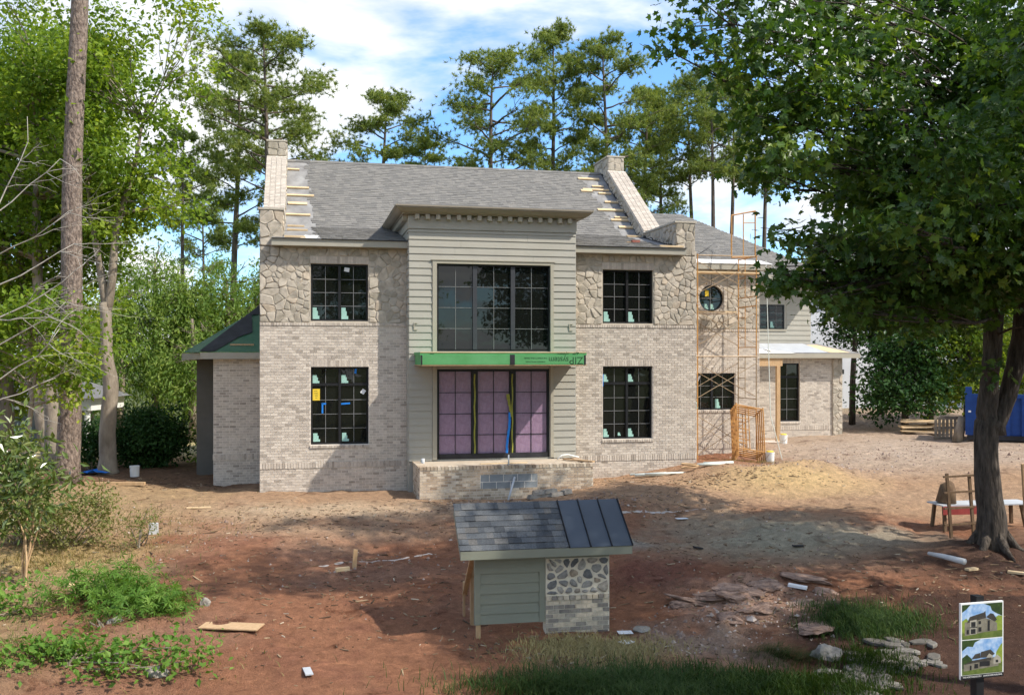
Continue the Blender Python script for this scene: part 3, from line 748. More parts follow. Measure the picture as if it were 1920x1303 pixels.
# ---- windows
def window(w, v, leaves, rows, parent=house, transom=None, frame='frame', fw=.055, glass='glass', mull=.075, label=None, dividers=2, open_top=None):
    """w = (u0,u1,z0,z1); leaves side by side, each with dividers columns and rows of panes"""
    u0, u1, z0, z1 = w
    f = MB()
    for a in ((u0, u0 + fw, z0, z1), (u1 - fw, u1, z0, z1), (u0 + fw, u1 - fw, z0, z0 + fw), (u0 + fw, u1 - fw, z1 - fw, z1)):
        f.box(a[0], a[1], v, v + .09, a[2], a[3])
    wo = f.obj('window', frame, parent)
    if label: wo['label'] = label
    lw = (u1 - u0 - 2 * fw - mull * (leaves - 1)) / leaves
    gb = MB(); gb.box(-.5, .5, 0, .008, -.5, .5)
    gm = gb.mesh('pane', glass)
    grid = MB(); xs = []
    for k in range(leaves):
        a = u0 + fw + k * (lw + mull)
        if k: MB().box(a - mull, a, v - .012, v + .09, z0 + fw, z1 - fw).obj('mullion', 'frame2' if frame == 'frame2' else 'frame', wo)
        xs.append(a)
    zz = [(z0 + fw, z1 - fw, rows)]
    if transom:
        zt, rt = transom
        MB().box(u0 + fw, u1 - fw, v + .004, v + .085, zt - .04, zt + .04).obj('transom_bar', frame, wo)
        zz = [(z0 + fw, zt - .04, rows), (zt + .04, z1 - fw, rt)]
    for a in xs:
        for (za, zb, r) in zz:
            ch = (zb - za) / r; cw = lw / dividers
            for i in range(dividers):
                for j in range(r):
                    link('pane', gm, wo, (a + (i + .5) * cw, v + .045, za + (j + .5) * ch), (random.uniform(-.006, .006), 0, random.uniform(-.006, .006)) if glass == 'glass' else None, (cw - .018, 1, ch - .018))
            for i in range(1, dividers):
                MB().box(a + i * cw - .009, a + i * cw + .009, v + .028, v + .058, za, zb).obj('muntin', 'muntin', wo)
            for j in range(1, r):
                MB().box(a, a + lw, v + .0275, v + .0585, za + j * ch - .009, za + j * ch + .009).obj('muntin', 'muntin', wo)
    return wo
def sticker(wo, u, z, v, w=.17, h=.26, mat='teal', rot=0.0, step=True, name='sticker'):
    s = MB()
    if step:
        s.prism([(-w / 2, -h / 2), (w / 2, -h / 2), (w / 2, -h * .22), (w * .28, -h * .22), (w * .28, h * .2), (w * .12, h * .2), (w * .12, h / 2), (-w / 2, h / 2), (-w / 2, -h * .1)], 'y', 0, .003)
    else:
        s.box(-w / 2, w / 2, 0, .003, -h / 2, h / 2)
    o = s.obj(name, mat, wo); o.location = (u, v + .0255, z); o.rotation_euler = (0, rot, 0)
    return o
RV = .11
w1 = window(WIN['lu'], RV, 2, 4)
for u in (1.60, 2.44): sticker(w1, u, 6.30, RV, .2, .34)
sticker(w1, 2.50, 7.60, RV, .15, .12, 'paper', .15, False, 'paper_tag')
w2 = window(WIN['ll'], RV, 2, 4, transom=(4.20, 1))
for u, z in ((1.60, 4.36), (2.44, 4.36), (1.62, 2.64), (2.46, 2.64)): sticker(w2, u, z, RV, .2, .25)
nt = sticker(w2, 1.605, 3.90, RV, .22, .34, 'notice', 0, False, 'notice')
mk = MB()
for k in range(5): mk.box(-.06 + .008 * k, .06 - .012 * abs(k - 2), -.0016, -.0004, .10 - k * .05, .112 - k * .05)
mk.obj('print', 'ink', nt)
sticker(w2, 2.98, 3.98, RV, .12, .14, 'paper', .6, False, 'paper_tag')
for (u, z, a, b, r) in ((2.76, 4.62, .06, .2, .1), (1.79, 3.50, .045, .30, 0), (1.84, 3.63, .11, .05, 0), (2.46, 3.63, .27, .05, -.06)):
    sticker(w2, u, z, RV, a, b, 'blue_tape', r, False, 'tape_strip')
w3 = window(WIN['ru'], RV, 2, 4)
for u in (10.585, 11.39): sticker(w3, u, 6.28, RV, .2, .32)
w4 = window(WIN['rl'], RV, 2, 4, transom=(4.18, 1))
for u, z, a, b in ((10.54, 4.35, .18, .24), (11.37, 4.35, .18, .24), (10.55, 2.62, .2, .26), (11.37, 2.62, .2, .26), (11.0, 2.58, .1, .1)): sticker(w4, u, z, RV, a, b)
sticker(w4, 10.44, 4.28, RV - .03, .05, .38, 'blue_tape', .02, False, 'tape_strip')
bk = MB(); bk.box(.05, 4.2, .5, .52, 1.0, 8.3); bk.box(9.4, 13.5, .5, .52, 1.0, 8.3); bk.box(4.3, 9.3, .5, .52, 1.0, 9.0)
bk.obj('inner_wall', 'wood', house)

# ---- clad bay in the middle
BU0, BU1, BV = 4.27, 9.36, -0.60
bay = MB()
wall_pieces(bay, BU0, BU1, 0.8, 9.40, [(5.09, 8.555, 5.18, 7.773), (5.10, 8.54, 1.98, 4.653)], BV + .03, BV + .3)
bay.box(BU0, BU0 + .25, BV + .3, 3.8, 0.8, 9.40); bay.box(BU1 - .25, BU1, BV + .3, 3.8, 0.8, 9.40)
bay_o = bay.obj('bay_wall', 'siding', house)
row = .2105; z = 1.95; k = 0
while z < 8.72:
    zt = min(z + row, 8.78)
    segs = [(BU0 + .0, BU1)] if z > 7.84 else [(BU0, 4.955), (8.66, BU1)]
    if z > 7.84:
        uj = random.uniform(5.6, 8.2); segs = [(BU0, uj - .002), (uj + .002, BU1)]
    for a, b in segs:
        q = MB(); q.hexa([(a, BV - .012, z), (b, BV - .012, z), (b, BV + .03, z), (a, BV + .03, z), (a, BV + .012, zt + .012), (b, BV + .012, zt + .012), (b, BV + .03, zt + .012), (a, BV + .03, zt + .012)])
        q.obj('siding_board', 'siding', bay_o)
    q = MB(); q.hexa([(BU0 - .026, BV + .01, z), (BU0 - .026, -.002, z), (BU0 + .005, -.002, z), (BU0 + .005, BV + .01, z), (BU0 - .004, BV + .01, zt + .012), (BU0 - .004, -.002, zt + .012), (BU0 + .005, -.002, zt + .012), (BU0 + .005, BV + .01, zt + .012)])
    q.obj('siding_board', 'siding', bay_o)
    z = zt; k += 1
for (a, b, c, d) in ((4.96, 5.088, 1.98, 7.865), (8.557, 8.655, 1.98, 7.865)):
    MB().box(a, b, BV - .028, BV + .03, c, d).obj('window_trim', 'trim', bay_o)
MB().box(5.088, 8.557, BV - .028, BV + .03, 7.775, 7.865).obj('window_trim', 'trim', bay_o)
MB().box(4.92, 8.70, BV - .05, BV + .03, 7.868, 7.895).obj('window_head', 'trim', bay_o)
for u in (4.46, 9.20):
    q = MB(); q.box(u - .06, u - .035, BV - .03, BV, 5.80, 6.02); q.box(u - .035, u + .05, BV - .03, BV, 5.995, 6.02); q.box(u - .035, u + .05, BV - .03, BV, 5.80, 5.825)
    q.obj('fixture_bracket', 'trim', bay_o)
big = window((5.09, 8.555, 5.18, 7.773), BV + .06, 3, 4, frame='frame', mull=.13)
for o_ in [c for c in big.children if c.name.startswith('mullion')]: o_.data.materials[0] = M['frame2']

# front doors with pink protective film
dr = window((5.10, 8.54, 1.98, 4.653), BV + .08, 3, 4, glass='purple', mull=.19, fw=.07)
dr.name = 'front_door'
for c in dr.children:
    if c.name.startswith('muntin'): c.data.materials[0] = M['frame']
MB().box(5.17, 8.47, BV + .02, BV + .1, 1.99, 2.13).obj('threshold', 'black_tape', dr)
for (u, a) in ((6.235, .022), (7.385, .02)):
    q = MB(); pts = [(u + .012 * math.sin(k * 1.9), BV + .055, 2.10 + k * .24) for k in range(11)]
    for i in range(10): q.bar(pts[i], pts[i + 1], a * 2, .01, up=(0, 1, 0))
    q.obj('yellow_tape', 'yellow_tape', dr)
q = MB()
for i in range(6): q.bar((7.30 - .012 * i + .02 * math.sin(i), BV + .045, 3.35 - i * .21), (7.29 - .012 * (i + 1) + .02 * math.sin(i + 1), BV + .045, 3.35 - (i + 1) * .21), .07, .012, up=(0, 1, 0))
q.obj('blue_strap', 'blue_tape', dr)
q = MB()
for i in range(4): q.bar((7.24 + .03 * i, BV + .04, 3.9 - i * .17), (7.26 + .03 * i, BV + .04, 3.73 - i * .17), .1 - .02 * i, .012, up=(0, 1, 0))
q.obj('yellow_tape', 'yellow_tape', dr)

# cornice swept round the bay with mitred corners
def sweep(prof, path_u, vf, vb):
    u0, u1 = path_u
    mb = MB(); n = len(prof); vs = []
    for d, z in prof: vs.append((u0 - d, vb, z))
    for d, z in prof: vs.append((u0 - d, vf - d, z))
    for d, z in prof: vs.append((u1 + d, vf - d, z))
    for d, z in prof: vs.append((u1 + d, vb, z))
    fs = [(k * n + i, k * n + (i + 1) % n, (k + 1) * n + (i + 1) % n, (k + 1) * n + i) for k in range(3) for i in range(n)]
    fs += [tuple(range(n)), tuple(range(4 * n - 1, 3 * n - 1, -1))]
    return mb.add(vs, fs)
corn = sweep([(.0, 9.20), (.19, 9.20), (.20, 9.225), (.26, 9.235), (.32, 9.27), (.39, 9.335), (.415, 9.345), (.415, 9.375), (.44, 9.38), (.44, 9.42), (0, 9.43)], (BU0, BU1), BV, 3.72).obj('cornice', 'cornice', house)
sweep([(0, 8.785), (.03, 8.785), (.03, 8.80), (.018, 8.81), (.018, 9.18), (0, 9.18)], (BU0, BU1), BV, 3.72).obj('frieze', 'siding', corn)
db = MB(); db.box(-.06, .06, -.15, 0, -.075, .065); dm = db.mesh('dentil', 'trim')
for k in range(16):
    link('dentil', dm, corn, (BU0 + .22 + k * .3095, BV - .019, 9.13))
for k in range(13):
    link('dentil', dm, corn, (BU0 - .019, BV + .25 + k * .3, 9.13), (0, 0, -PI / 2))
MB().box(BU0 - .43, BU1 + .43, BV - .43, 4.2, 9.385, 9.435).obj('bay_roof', 'underlay', house)

# ---- main roof, flared at the eave, and the parapet gables
KV, KZ, RVV, RZ, EV, EZ = 3.5, 9.28, 7.8, 12.30, -.30, 8.44
def roof_z(v): return EZ + (v - EV) * (KZ - EZ) / (KV - EV) if v < KV else KZ + (v - KV) * (RZ - KZ) / (RVV - KV)
rf = MB()
def roof_sheet(u0, u1, va, dz=0.0):
    pf = [(va, roof_z(va) + dz)] + ([(KV, KZ + dz)] if va < KV else []) + [(RVV, RZ + dz), (12.4, KZ + dz), (12.4, KZ - .14 + dz), (RVV, RZ - .16 + dz), (KV, KZ - .14 + dz), (max(va, EV), roof_z(va) - .05 + dz)]
    rf.prism(pf, 'x', u0, u1)
roof_sheet(.34, BU0 - .03, EV); roof_sheet(BU0 - .03, BU1 + .03, 3.3); roof_sheet(BU1 + .03, 13.1, EV)
roof = rf.obj('roof', 'underlay', house)
for (a, b) in ((.34, BU0 - .005), (BU1 + .005, 13.08)):
    MB().box(a, b, EV - .02, EV + .02, 8.235, 8.425).obj('fascia', 'fascia', house)
    MB().box(a, b, EV + .02, -.002, 8.236, 8.26).obj('soffit', 'fascia', house)
    q = MB(); q.bar((a, EV - .04, 8.44), (b, EV - .04, 8.44), .06, .016); q.obj('drip_edge', 'black_tape', house)
# shingles: tabs overlapping up the slope
tb = MB(); tb.add([(-.5, 0, 0), (.5, 0, 0), (.5, 0, 1), (-.5, 0, 1), (-.5, 1, 0), (.5, 1, 0), (.5, 1, .15), (-.5, 1, .15)], [(0, 1, 2, 3), (3, 2, 6, 7), (0, 3, 7, 4), (1, 5, 6, 2)], .5)
TAB = {k: tb.mesh('shingle_piece_' + k, k) for k in ('shingle', 'shed_shingle')}
TB_V = np.array(tb.v); TB_F = np.array(tb.f)
def shingle_field(segs, skip, name_limit, parent, expo=.142, wmin=.12, wmax=.28, key='shingle', joined='shingles', thick=.011, seed=5, jag=True):
    """segs: (point function (u,s)->(x,y,z), slope angle, u0(s), u1(s), s length)"""
    rr = random.Random(seed); items = []
    for (P, ang, u0f, u1f, L) in segs:
        n = int(L / expo)
        for r in range(n):
            s = r * expo
            a, e = u0f(s), u1f(s)
            if jag: a += rr.uniform(-.14, .08) if rr.random() < .8 else 0; e += rr.uniform(-.08, .14)
            x = a - rr.uniform(0, wmin)
            while x < e:
                w = rr.uniform(wmin, wmax); b0, b1 = max(x, a), min(x + w, e); x += w
                if b1 - b0 < .03: continue
                c = (b0 + b1) / 2
                if skip(c, P(c, s)): continue
                items.append((P(c, s), ang, b1 - b0, expo * 1.35, thick * rr.choice((1, 1, 1.6))))
    rr.shuffle(items) if False else None
    for it in items[:name_limit]:
        link('shingle', TAB[key], parent, it[0], (it[1], 0, 0), (it[2], it[3], it[4]))
    rest = items[name_limit:]
    if rest:
        Vs = []
        for (p_, ang, w, l, th) in rest:
            q = TB_V * np.array([w, l, th]); ca, sa = math.cos(ang), math.sin(ang)
            Vs.append(np.stack([q[:, 0] + p_[0], q[:, 1] * ca - q[:, 2] * sa + p_[1], q[:, 1] * sa + q[:, 2] * ca + p_[2]], 1))
        V = np.concatenate(Vs)
        Fc = (TB_F[None] + (np.arange(len(rest)) * 8)[:, None, None]).reshape(-1, 4)
        rd = np.repeat(RNG.random(len(rest)), 8)
        o = link('shingle_field', fast_mesh('shingle_field', V, Fc, rd, joined), parent); tag(o, kind='stuff')
    return len(items)
a1 = math.atan2(KZ - EZ, KV - EV); a2 = math.atan2(RZ - KZ, RVV - KV)
L1 = math.hypot(KZ - EZ, KV - EV); L2 = math.hypot(RZ - KZ, RVV - KV)
P1 = lambda u, s: (u, EV - .03 + s * math.cos(a1), EZ + .002 + s * math.sin(a1))
P2 = lambda u, s: (u, KV + s * math.cos(a2), KZ + .002 + s * math.sin(a2))
skipf = lambda u, p: (BU0 - .1 < u < BU1 + .1) and p[1] < 3.4
nS = shingle_field([(P1, a1, lambda s: 1.75 - .06 * s, lambda s: 12.35 - .02 * s, L1), (P2, a2, lambda s: 1.62 - .05 * s, lambda s: 12.15 - .05 * s, L2)], skipf, 300, roof)
q = MB()
for k in range(46): q.hexa([(.7 + k * .265, RVV - .13, RZ - .075), (.7 + k * .265 + .285, RVV - .13, RZ - .075), (.7 + k * .265 + .285, RVV, RZ + .03), (.7 + k * .265, RVV, RZ + .03), (.7 + k * .265, RVV - .13, RZ - .06), (.7 + k * .265 + .285, RVV - .13, RZ - .05), (.7 + k * .265 + .285, RVV, RZ + .045), (.7 + k * .265, RVV, RZ + .04)])
tag(q.obj('ridge_cap', 'shingles', roof), kind='stuff')
# torn pale underlay by the left eave
q = MB(); q.add([(1.15, -.25, 8.462), (1.75, -.25, 8.462), (1.82, .3, 8.585), (1.6, .75, 8.685), (1.42, .45, 8.62), (1.3, .65, 8.662), (1.2, .2, 8.562)], [tuple(range(7))]); q.obj('underlay_scrap', 'membrane', roof)

def parapet(u0, u1, seed, inner):
    side = [(0, 6.0), (0, 9.29), (2.92, 9.33), (6.93, 12.20), (6.93, 12.79), (8.66, 12.79), (8.66, 12.2), (12.7, 9.33), (12.7, 6.0)]
    pw = MB().prism(side, 'x', u0, u1).obj('gable_parapet', 'stonework', house)
    # coping bricks up the rake, three across
    an = math.atan2(12.27 - 9.4, 6.93 - 2.92); Lr = math.hypot(12.27 - 9.4, 6.93 - 2.92)
    q = MB(); q.prism([(2.9, 9.33), (6.93, 12.21), (6.93, 12.262), (2.9, 9.382)], 'x', u0 - .012, u1 + .012); q.obj('coping_bed', 'mortar', pw)
    n = int(Lr / .105); cols = 4; A = []
    for r in range(n):
        for c in range(cols):
            w = (u1 - u0 + .05) / cols
            A.append((u0 - .025 + (c + .5) * w, r * .105 + .05, w - .014, .080))
    Vs = []
    for (uc, s, w, h) in A:
        yy = np.array([(-.5, -.5, 0), (.5, -.5, 0), (.5, .5, 0), (-.5, .5, 0), (-.5, -.5, .05), (.5, -.5, .05), (.5, .5, .05), (-.5, .5, .05)]) * np.array([w, h, 1])
        Vs.append(np.stack([yy[:, 0] + uc, 2.92 + (yy[:, 1] + s) * math.cos(an) - (yy[:, 2] + .012) * math.sin(an), 9.375 + (yy[:, 1] + s) * math.sin(an) + (yy[:, 2] + .012) * math.cos(an)], 1))
    ff = np.array([(4, 5, 6, 7), (0, 1, 5, 4), (1, 2, 6, 5), (2, 3, 7, 6), (3, 0, 4, 7)])
    o = link('coping_brickwork', fast_mesh('coping_brickwork', np.concatenate(Vs), (ff[None] + (np.arange(len(A)) * 8)[:, None, None]).reshape(-1, 4), np.repeat(.25 + .65 * RNG.random(len(A)), 8), 'brickwork'), pw); tag(o, kind='stuff')
    for (za, va, vb) in ((9.29, -.04, 2.95), (12.79, 6.89, 8.70)):
        MB().box(u0 - .04, u1 + .04, va, vb, za, za + .06).obj('cap_stone', 'cap', pw)
    for (v_, z0, z1) in ((0, 8.24, 9.28), (6.93, 12.28, 12.78)):
        lay_stones([(u0, u1, z0, z1)], v_, pw, .26, seed + int(v_), limit=60)
    # inner cheek stones
    rr = random.Random(seed)
    s = 1 if inner > 0 else -1
    xs = u1 if inner > 0 else u0
    mbk = MB()
    for (v0, v1, zf0, zf1) in ((.02, 2.9, lambda v: roof_z(v) + .02, lambda v: 9.28), (2.9, 8.6, lambda v: roof_z(min(v, 7.8)) + .02, lambda v: 9.33 + (v - 2.92) * .7157 if v < 6.93 else 12.78)):
        for poly in cells(v0, v1, 8.3, 12.8, .27, seed * 7):
            c = (sum(p_[0] for p_ in poly) / len(poly), sum(p_[1] for p_ in poly) / len(poly))
            if c[1] < zf0(c[0]) - .12 or c[1] > zf1(c[0]) - .05: continue
            poly = [(a, min(max(b, zf0(a)), zf1(a) - .01)) for a, b in poly]
            g = stone_mesh(poly, .03, .02, rr)
            if not g: continue
            m_, (cx, cz) = g
            mbk.add([(xs + s * (-b), a + cx, c_ + cz) for a, b, c_ in m_.v], m_.f)
    if mbk.v: tag(mbk.obj('cheek_stonework', 'stonework', pw), kind='stuff')
    MB().prism([(.0, roof_z(.0) + .0), (2.9, roof_z(2.9)), (KV, KZ), (RVV, RZ), (RVV, RZ + .14), (KV, KZ + .12), (2.9, roof_z(2.9) + .10), (0, roof_z(0) + .08)], 'x', *((xs, xs + .012) if s > 0 else (xs - .012, xs))).obj('flashing', 'black_tape', pw)
    return pw
pL = parapet(0.0, .65, 11, 1)
pR = parapet(12.85, 13.5, 12, -1)

# ---- rest of the main block so that it is whole from the side
q = MB(); q.box(0.0, .25, .28, 12.7, .8, 6.0); q.box(13.3, 13.55, .28, 12.7, .8, 6.0); q.obj('side_wall', 'mortar', house)
MB().box(0.0, 13.55, 12.4, 12.7, 1.0, 9.3).obj('rear_wall', 'mortar', house)

# ---- stair tower wing on the right
TV = 3.3
tw = MB(); RW = (14.75, 16.48, 3.115, 4.43)
wall_pieces(tw, 13.55, 17.42, .9, 6.0, [RW], TV, TV + .28); tw.box(17.17, 17.42, TV + .28, 7.4, .9, 8.3)
tw_o = tw.obj('wall', 'mortar', house)
Bt = brick_rows(13.6, 17.42, 1.0, 1.72, []) + brick_rows(13.6, 17.42, 1.915, 5.925, [(RW[0], RW[1], RW[2] - .1, RW[3] + .21)])
Bt += [(a, b, c, d, .018) for a, b, c, d in soldier(13.6, 17.42, 1.725, 1.91)] + soldier(RW[0], RW[1], RW[3] + .004, RW[3] + .21)
Bt += [(a, b, c, d, .03) for a, b, c, d in soldier(RW[0], RW[1], RW[2] - .095, RW[2] - .005)] + [(a, b, c, d, .022) for a, b, c, d in soldier(13.6, 17.42, 5.928, 6.02)]
lay(Bt, TV, tw_o, 'brick', 'brickwork', 0)
RC, RR = (15.55, 7.115), .47
ts = MB()
# stone wall with a round opening
ring = [(RC[0] + RR * math.cos(a), RC[1] + RR * math.sin(a)) for a in [2 * PI * k / 32 for k in range(32)]]
sq = []
for a in [2 * PI * k / 32 for k in range(32)]:
    c_, s_ = math.cos(a), math.sin(a); m_ = max(abs(c_), abs(s_)); sq.append((RC[0] + .62 * c_ / m_, RC[1] + .62 * s_ / m_))
vs = [(x, TV, z_) for x, z_ in ring] + [(x, TV, z_) for x, z_ in sq] + [(x, TV + .28, z_) for x, z_ in ring]
fs = [(k, (k + 1) % 32, 32 + (k + 1) % 32, 32 + k) for k in range(32)] + [(k, 64 + k, 64 + (k + 1) % 32, (k + 1) % 32) for k in range(32)]
ts.add(vs, fs)
wall_pieces(ts, 13.55, 17.42, 6.0, 8.15, [(RC[0] - .62, RC[0] + .62, RC[1] - .62, RC[1] + .62)], TV, TV + .28)
ts_o = ts.obj('wall', 'stone_mortar', house)
lay_stones([(13.6, RC[0] - .62, 6.03, 8.12), (RC[0] + .62, 17.42, 6.03, 8.12), (RC[0] - .62, RC[0] + .62, 6.03, RC[1] - .62), (RC[0] - .62, RC[0] + .62, RC[1] + .62, 8.12)], TV, ts_o, .22, 21, limit=60)
for k in range(26):   # ring of voussoir bricks
    a0, a1_ = 2 * PI * k / 26 + .02, 2 * PI * (k + 1) / 26 - .02
    q = MB(); r0, r1 = RR + .005, RR + .14
    P_ = [(RC[0] + r * math.cos(a), RC[1] + r * math.sin(a)) for r, a in ((r0, a0), (r0, a1_), (r1, a1_), (r1, a0))]
    q.hexa([(x, TV - .02, z_) for x, z_ in P_] + [(x, TV + .02, z_) for x, z_ in P_]); q.obj('brick', 'brick', ts_o)
rw = MB(); rv_, rfs = [], []
for k in range(40):
    a = 2 * PI * k / 40
    for r, v_ in ((RR, TV + .08), (RR - .05, TV + .08), (RR - .05, TV + .15), (RR, TV + .15)): rv_.append((RC[0] + r * math.cos(a), v_, RC[1] + r * math.sin(a)))
for k in range(40):
    j = (k + 1) % 40
    for i in range(4): rfs.append((k * 4 + i, k * 4 + (i + 1) % 4, j * 4 + (i + 1) % 4, j * 4 + i))
rw.add(rv_, rfs); rwin = rw.obj('window', 'frame', house)
q = MB(); q.add([(RC[0] + (RR - .045) * math.cos(2 * PI * k / 40), TV + .12, RC[1] + (RR - .045) * math.sin(2 * PI * k / 40)) for k in range(40)], [tuple(range(40))]); q.obj('pane', 'glass', rwin)
MB().box(RC[0] - .011, RC[0] + .011, TV + .098, TV + .13, RC[1] - RR + .05, RC[1] + RR - .05).obj('muntin', 'muntin', rwin)
MB().box(RC[0] - RR + .05, RC[0] + RR - .05, TV + .0975, TV + .1305, RC[1] - .011, RC[1] + .011).obj('muntin', 'muntin', rwin)
sticker(rwin, 15.42, 7.30, TV + .075, .14, .22, 'notice', 0, False, 'notice')
for u in (15.40, 15.62): sticker(rwin, u, 6.82, TV + .075, .15, .18, 'teal', .1)
wt = window(RW, TV + .11, 2, 3)
for u in (15.0, 15.85): sticker(wt, u, 3.33, TV + .11, .2, .34)
sticker(wt, 15.12, 4.25, TV + .11, .07, .2, 'paper', .5, False, 'paper_tag')
MB().box(13.5, 17.72, TV - .32, TV - .28, 8.13, 8.34).obj('fascia', 'fascia', house)
MB().box(13.5, 17.72, TV - .28, TV - .002, 8.13, 8.155).obj('soffit', 'fascia', house)
ap = (15.6, 5.6, 9.55)
q = MB(); e0, e1 = (13.3, TV - .34, 8.34), (17.74, TV - .34, 8.34)
q.add([e0, e1, (17.74, 7.4, 8.34), (13.3, 7.4, 8.34), ap, (15.6, 9.8, 9.55)], [(0, 1, 4), (1, 2, 5, 4), (3, 0, 4, 5), (0, 3, 2, 1)])
troof = q.obj('roof', 'shingles', house)
q = MB(); sl = (9.55 - 8.34) / (5.6 - TV + .34)
q.add([(13.5, TV - .345, 8.352), (17.76, TV - .345, 8.352), (17.42, TV + .02, 8.352 + .365 * sl), (13.5, TV + .02, 8.352 + .365 * sl), (13.5, TV - .345, 8.335), (17.76, TV - .345, 8.335)], [(0, 1, 2, 3), (4, 5, 1, 0)])
q.obj('white_membrane', 'membrane', troof)
at_ = math.atan2(sl, 1); Pt = lambda u, s: (u, TV + .05 + s * math.cos(at_), 8.35 + .39 * sl + s * math.sin(at_))
shingle_field([(Pt, at_, lambda s: 13.55 + .55 * s, lambda s: 17.38 - .68 * s, 2.2)], lambda u, p: False, 0, troof, jag=False, seed=8)

# ---- siding block and its hip roof behind, low brick wing in front of it
SV = 8.0
q = MB(); sw = (19.5, 20.95, 6.17, 7.2)
wall_pieces(q, 17.3, 22.15, 2.0, 8.35, [sw], SV + .02, SV + .25); q.box(21.9, 22.15, SV + .25, 16, 2, 8.35)
sw_o = q.obj('wall', 'siding', house)
z = 5.3
while z < 8.2:
    for a, b in ([(17.4, 22.15)] if not (sw[2] - .2 < z < sw[3]) else [(17.4, sw[0] - .08), (sw[1] + .08, 22.15)]):
        MB().hexa([(a, SV - .012, z), (b, SV - .012, z), (b, SV + .02, z), (a, SV + .02, z), (a, SV + .012, z + .22), (b, SV + .012, z + .22), (b, SV + .02, z + .22), (a, SV + .02, z + .22)]).obj('siding_board', 'siding', sw_o)
    z += .2105
wsd = window(sw, SV + .02, 2, 3, fw=.05)
q = MB(); q.box(sw[0] - .08, sw[1] + .08, SV - .04, SV + .02, sw[2] - .07, sw[2]); q.obj('sill', 'trim', wsd)
sticker(wsd, 20.4, 6.36, SV + .02, .16, .26)
q = MB(); E0, E1, E2, E3 = (13.4, 6.95, 8.34), (22.55, 6.95, 8.34), (22.55, 17.2, 8.34), (13.4, 17.2, 8.34)
q.add([E0, E1, E2, E3, (13.4, 12.05, 11.45), (18.0, 12.05, 11.45)], [(0, 1, 5, 4), (1, 2, 5), (2, 3, 4, 5), (3, 0, 4), (0, 3, 2, 1)])
hroof = q.obj('roof', 'shingles', house)
ah = math.atan2(11.45 - 8.34, 12.05 - 6.95); Lh = math.hypot(11.45 - 8.34, 5.1)
Ph = lambda u, s: (u, 6.95 + s * math.cos(ah), 8.345 + s * math.sin(ah))
shingle_field([(Ph, ah, lambda s: 13.4, lambda s: 22.5 - 4.5 * s / Lh, Lh)], lambda u, p: False, 0, hroof, jag=False, seed=9, wmax=.42)
MB().box(17.4, 22.57, 6.93, 6.97, 8.13, 8.335).obj('fascia', 'fascia', house)
MB().box(17.4, 22.55, 6.97, SV + .02, 8.13, 8.15).obj('soffit', 'fascia', house)
LV = 7.0
LWn = (20.05, 21.10, 2.384, 4.761)
q = MB(); wall_pieces(q, 17.42, 22.98, 1.2, 5.03, [LWn], LV, LV + .25); q.box(22.73, 22.98, LV + .25, 15, 1.2, 5.03)
lw_o = q.obj('wall', 'mortar', house)
Bl = brick_rows(17.42, 22.54, 1.3, 2.03, []) + brick_rows(17.42, 22.54, 2.22, 5.0, [(LWn[0], LWn[1], LWn[2] - .1, LWn[3] + .21)]) + [(a, b, c, d, .018) for a, b, c, d in soldier(17.42, 22.54, 2.035, 2.215)]
Bl += soldier(LWn[0], LWn[1], LWn[3] + .004, LWn[3] + .21) + [(a, b, c, d, .03) for a, b, c, d in soldier(LWn[0], LWn[1], LWn[2] - .095, LWn[2] - .005)]
lay(Bl, LV, lw_o, 'brick', 'brickwork', 0)
lay_stones([(22.54, 22.98, 1.3, 5.0)], LV - .06, lw_o, .2, 31, limit=60)
MB().box(22.54, 22.98, LV - .06, LV, 1.2, 5.02).obj('stone_pier', 'stone_mortar', lw_o)
window(LWn, LV + .1, 1, 4, transom=(4.2, 1))
q = MB(); q.add([(17.0, 6.5, 5.18), (23.5, 6.5, 5.18), (23.5, 14, 5.18), (17, SV, 5.60), (22.3, SV, 5.60), (22.3, 14, 5.6), (17.0, 6.5, 5.15), (23.5, 6.5, 5.15), (23.5, 14, 5.15)],
          [(0, 1, 4, 3), (1, 2, 5, 4), (6, 7, 1, 0), (7, 8, 2, 1)])
lroof = q.obj('low_roof', 'underlay', house)
q = MB(); q.add([(22.2, 6.52, 5.195), (23.1, 6.52, 5.195), (22.25, 7.7, 5.52), (21.6, 7.7, 5.52)], [(0, 1, 2, 3)]); q.obj('roof_sheathing', 'lumber', lroof)
q = MB(); q.add([(18.9, 6.51, 5.193), (22.1, 6.51, 5.193), (21.7, 7.9, 5.58), (18.9, 7.9, 5.58)], [(0, 1, 2, 3)]); q.obj('roof_membrane', 'metal_sheet', lroof)
MB().box(17.0, 23.5, 6.47, 6.5, 4.97, 5.148).obj('fascia', 'trim', house)
MB().box(17.0, 23.48, 6.5, LV + .0, 4.975, 5.0).obj('soffit', 'fascia', house)

# side-door canopy on a timber post
cn = MB(); cn.hexa([(17.42, 5.6, 4.97), (20.12, 5.6, 4.97), (20.12, 6.46, 4.97), (17.42, 6.46, 4.97), (17.42, 5.6, 5.15), (20.12, 5.6, 5.15), (20.12, 6.46, 5.152), (17.42, 6.46, 5.152)])
can = cn.obj('side_canopy', 'trim', house)
q = MB(); q.add([(17.42, 5.58, 5.16), (20.14, 5.58, 5.16), (20.14, 6.46, 5.162), (17.42, 6.46, 5.44), (17.42, 5.95, 5.47), (18.4, 6.46, 5.44)], [(0, 1, 4), (1, 2, 5), (1, 5, 3, 4)]); q.obj('canopy_membrane', 'membrane', can)
q = MB(); q.bar((18.7, 5.85, 5.37), (19.1, 5.62, 5.235), .06, .02); q.obj('seam_strip', 'metal_sheet', can)
MB().box(17.44, 19.6, 5.66, 5.72, 4.66, 4.968).obj('header_beam', 'wood', can)
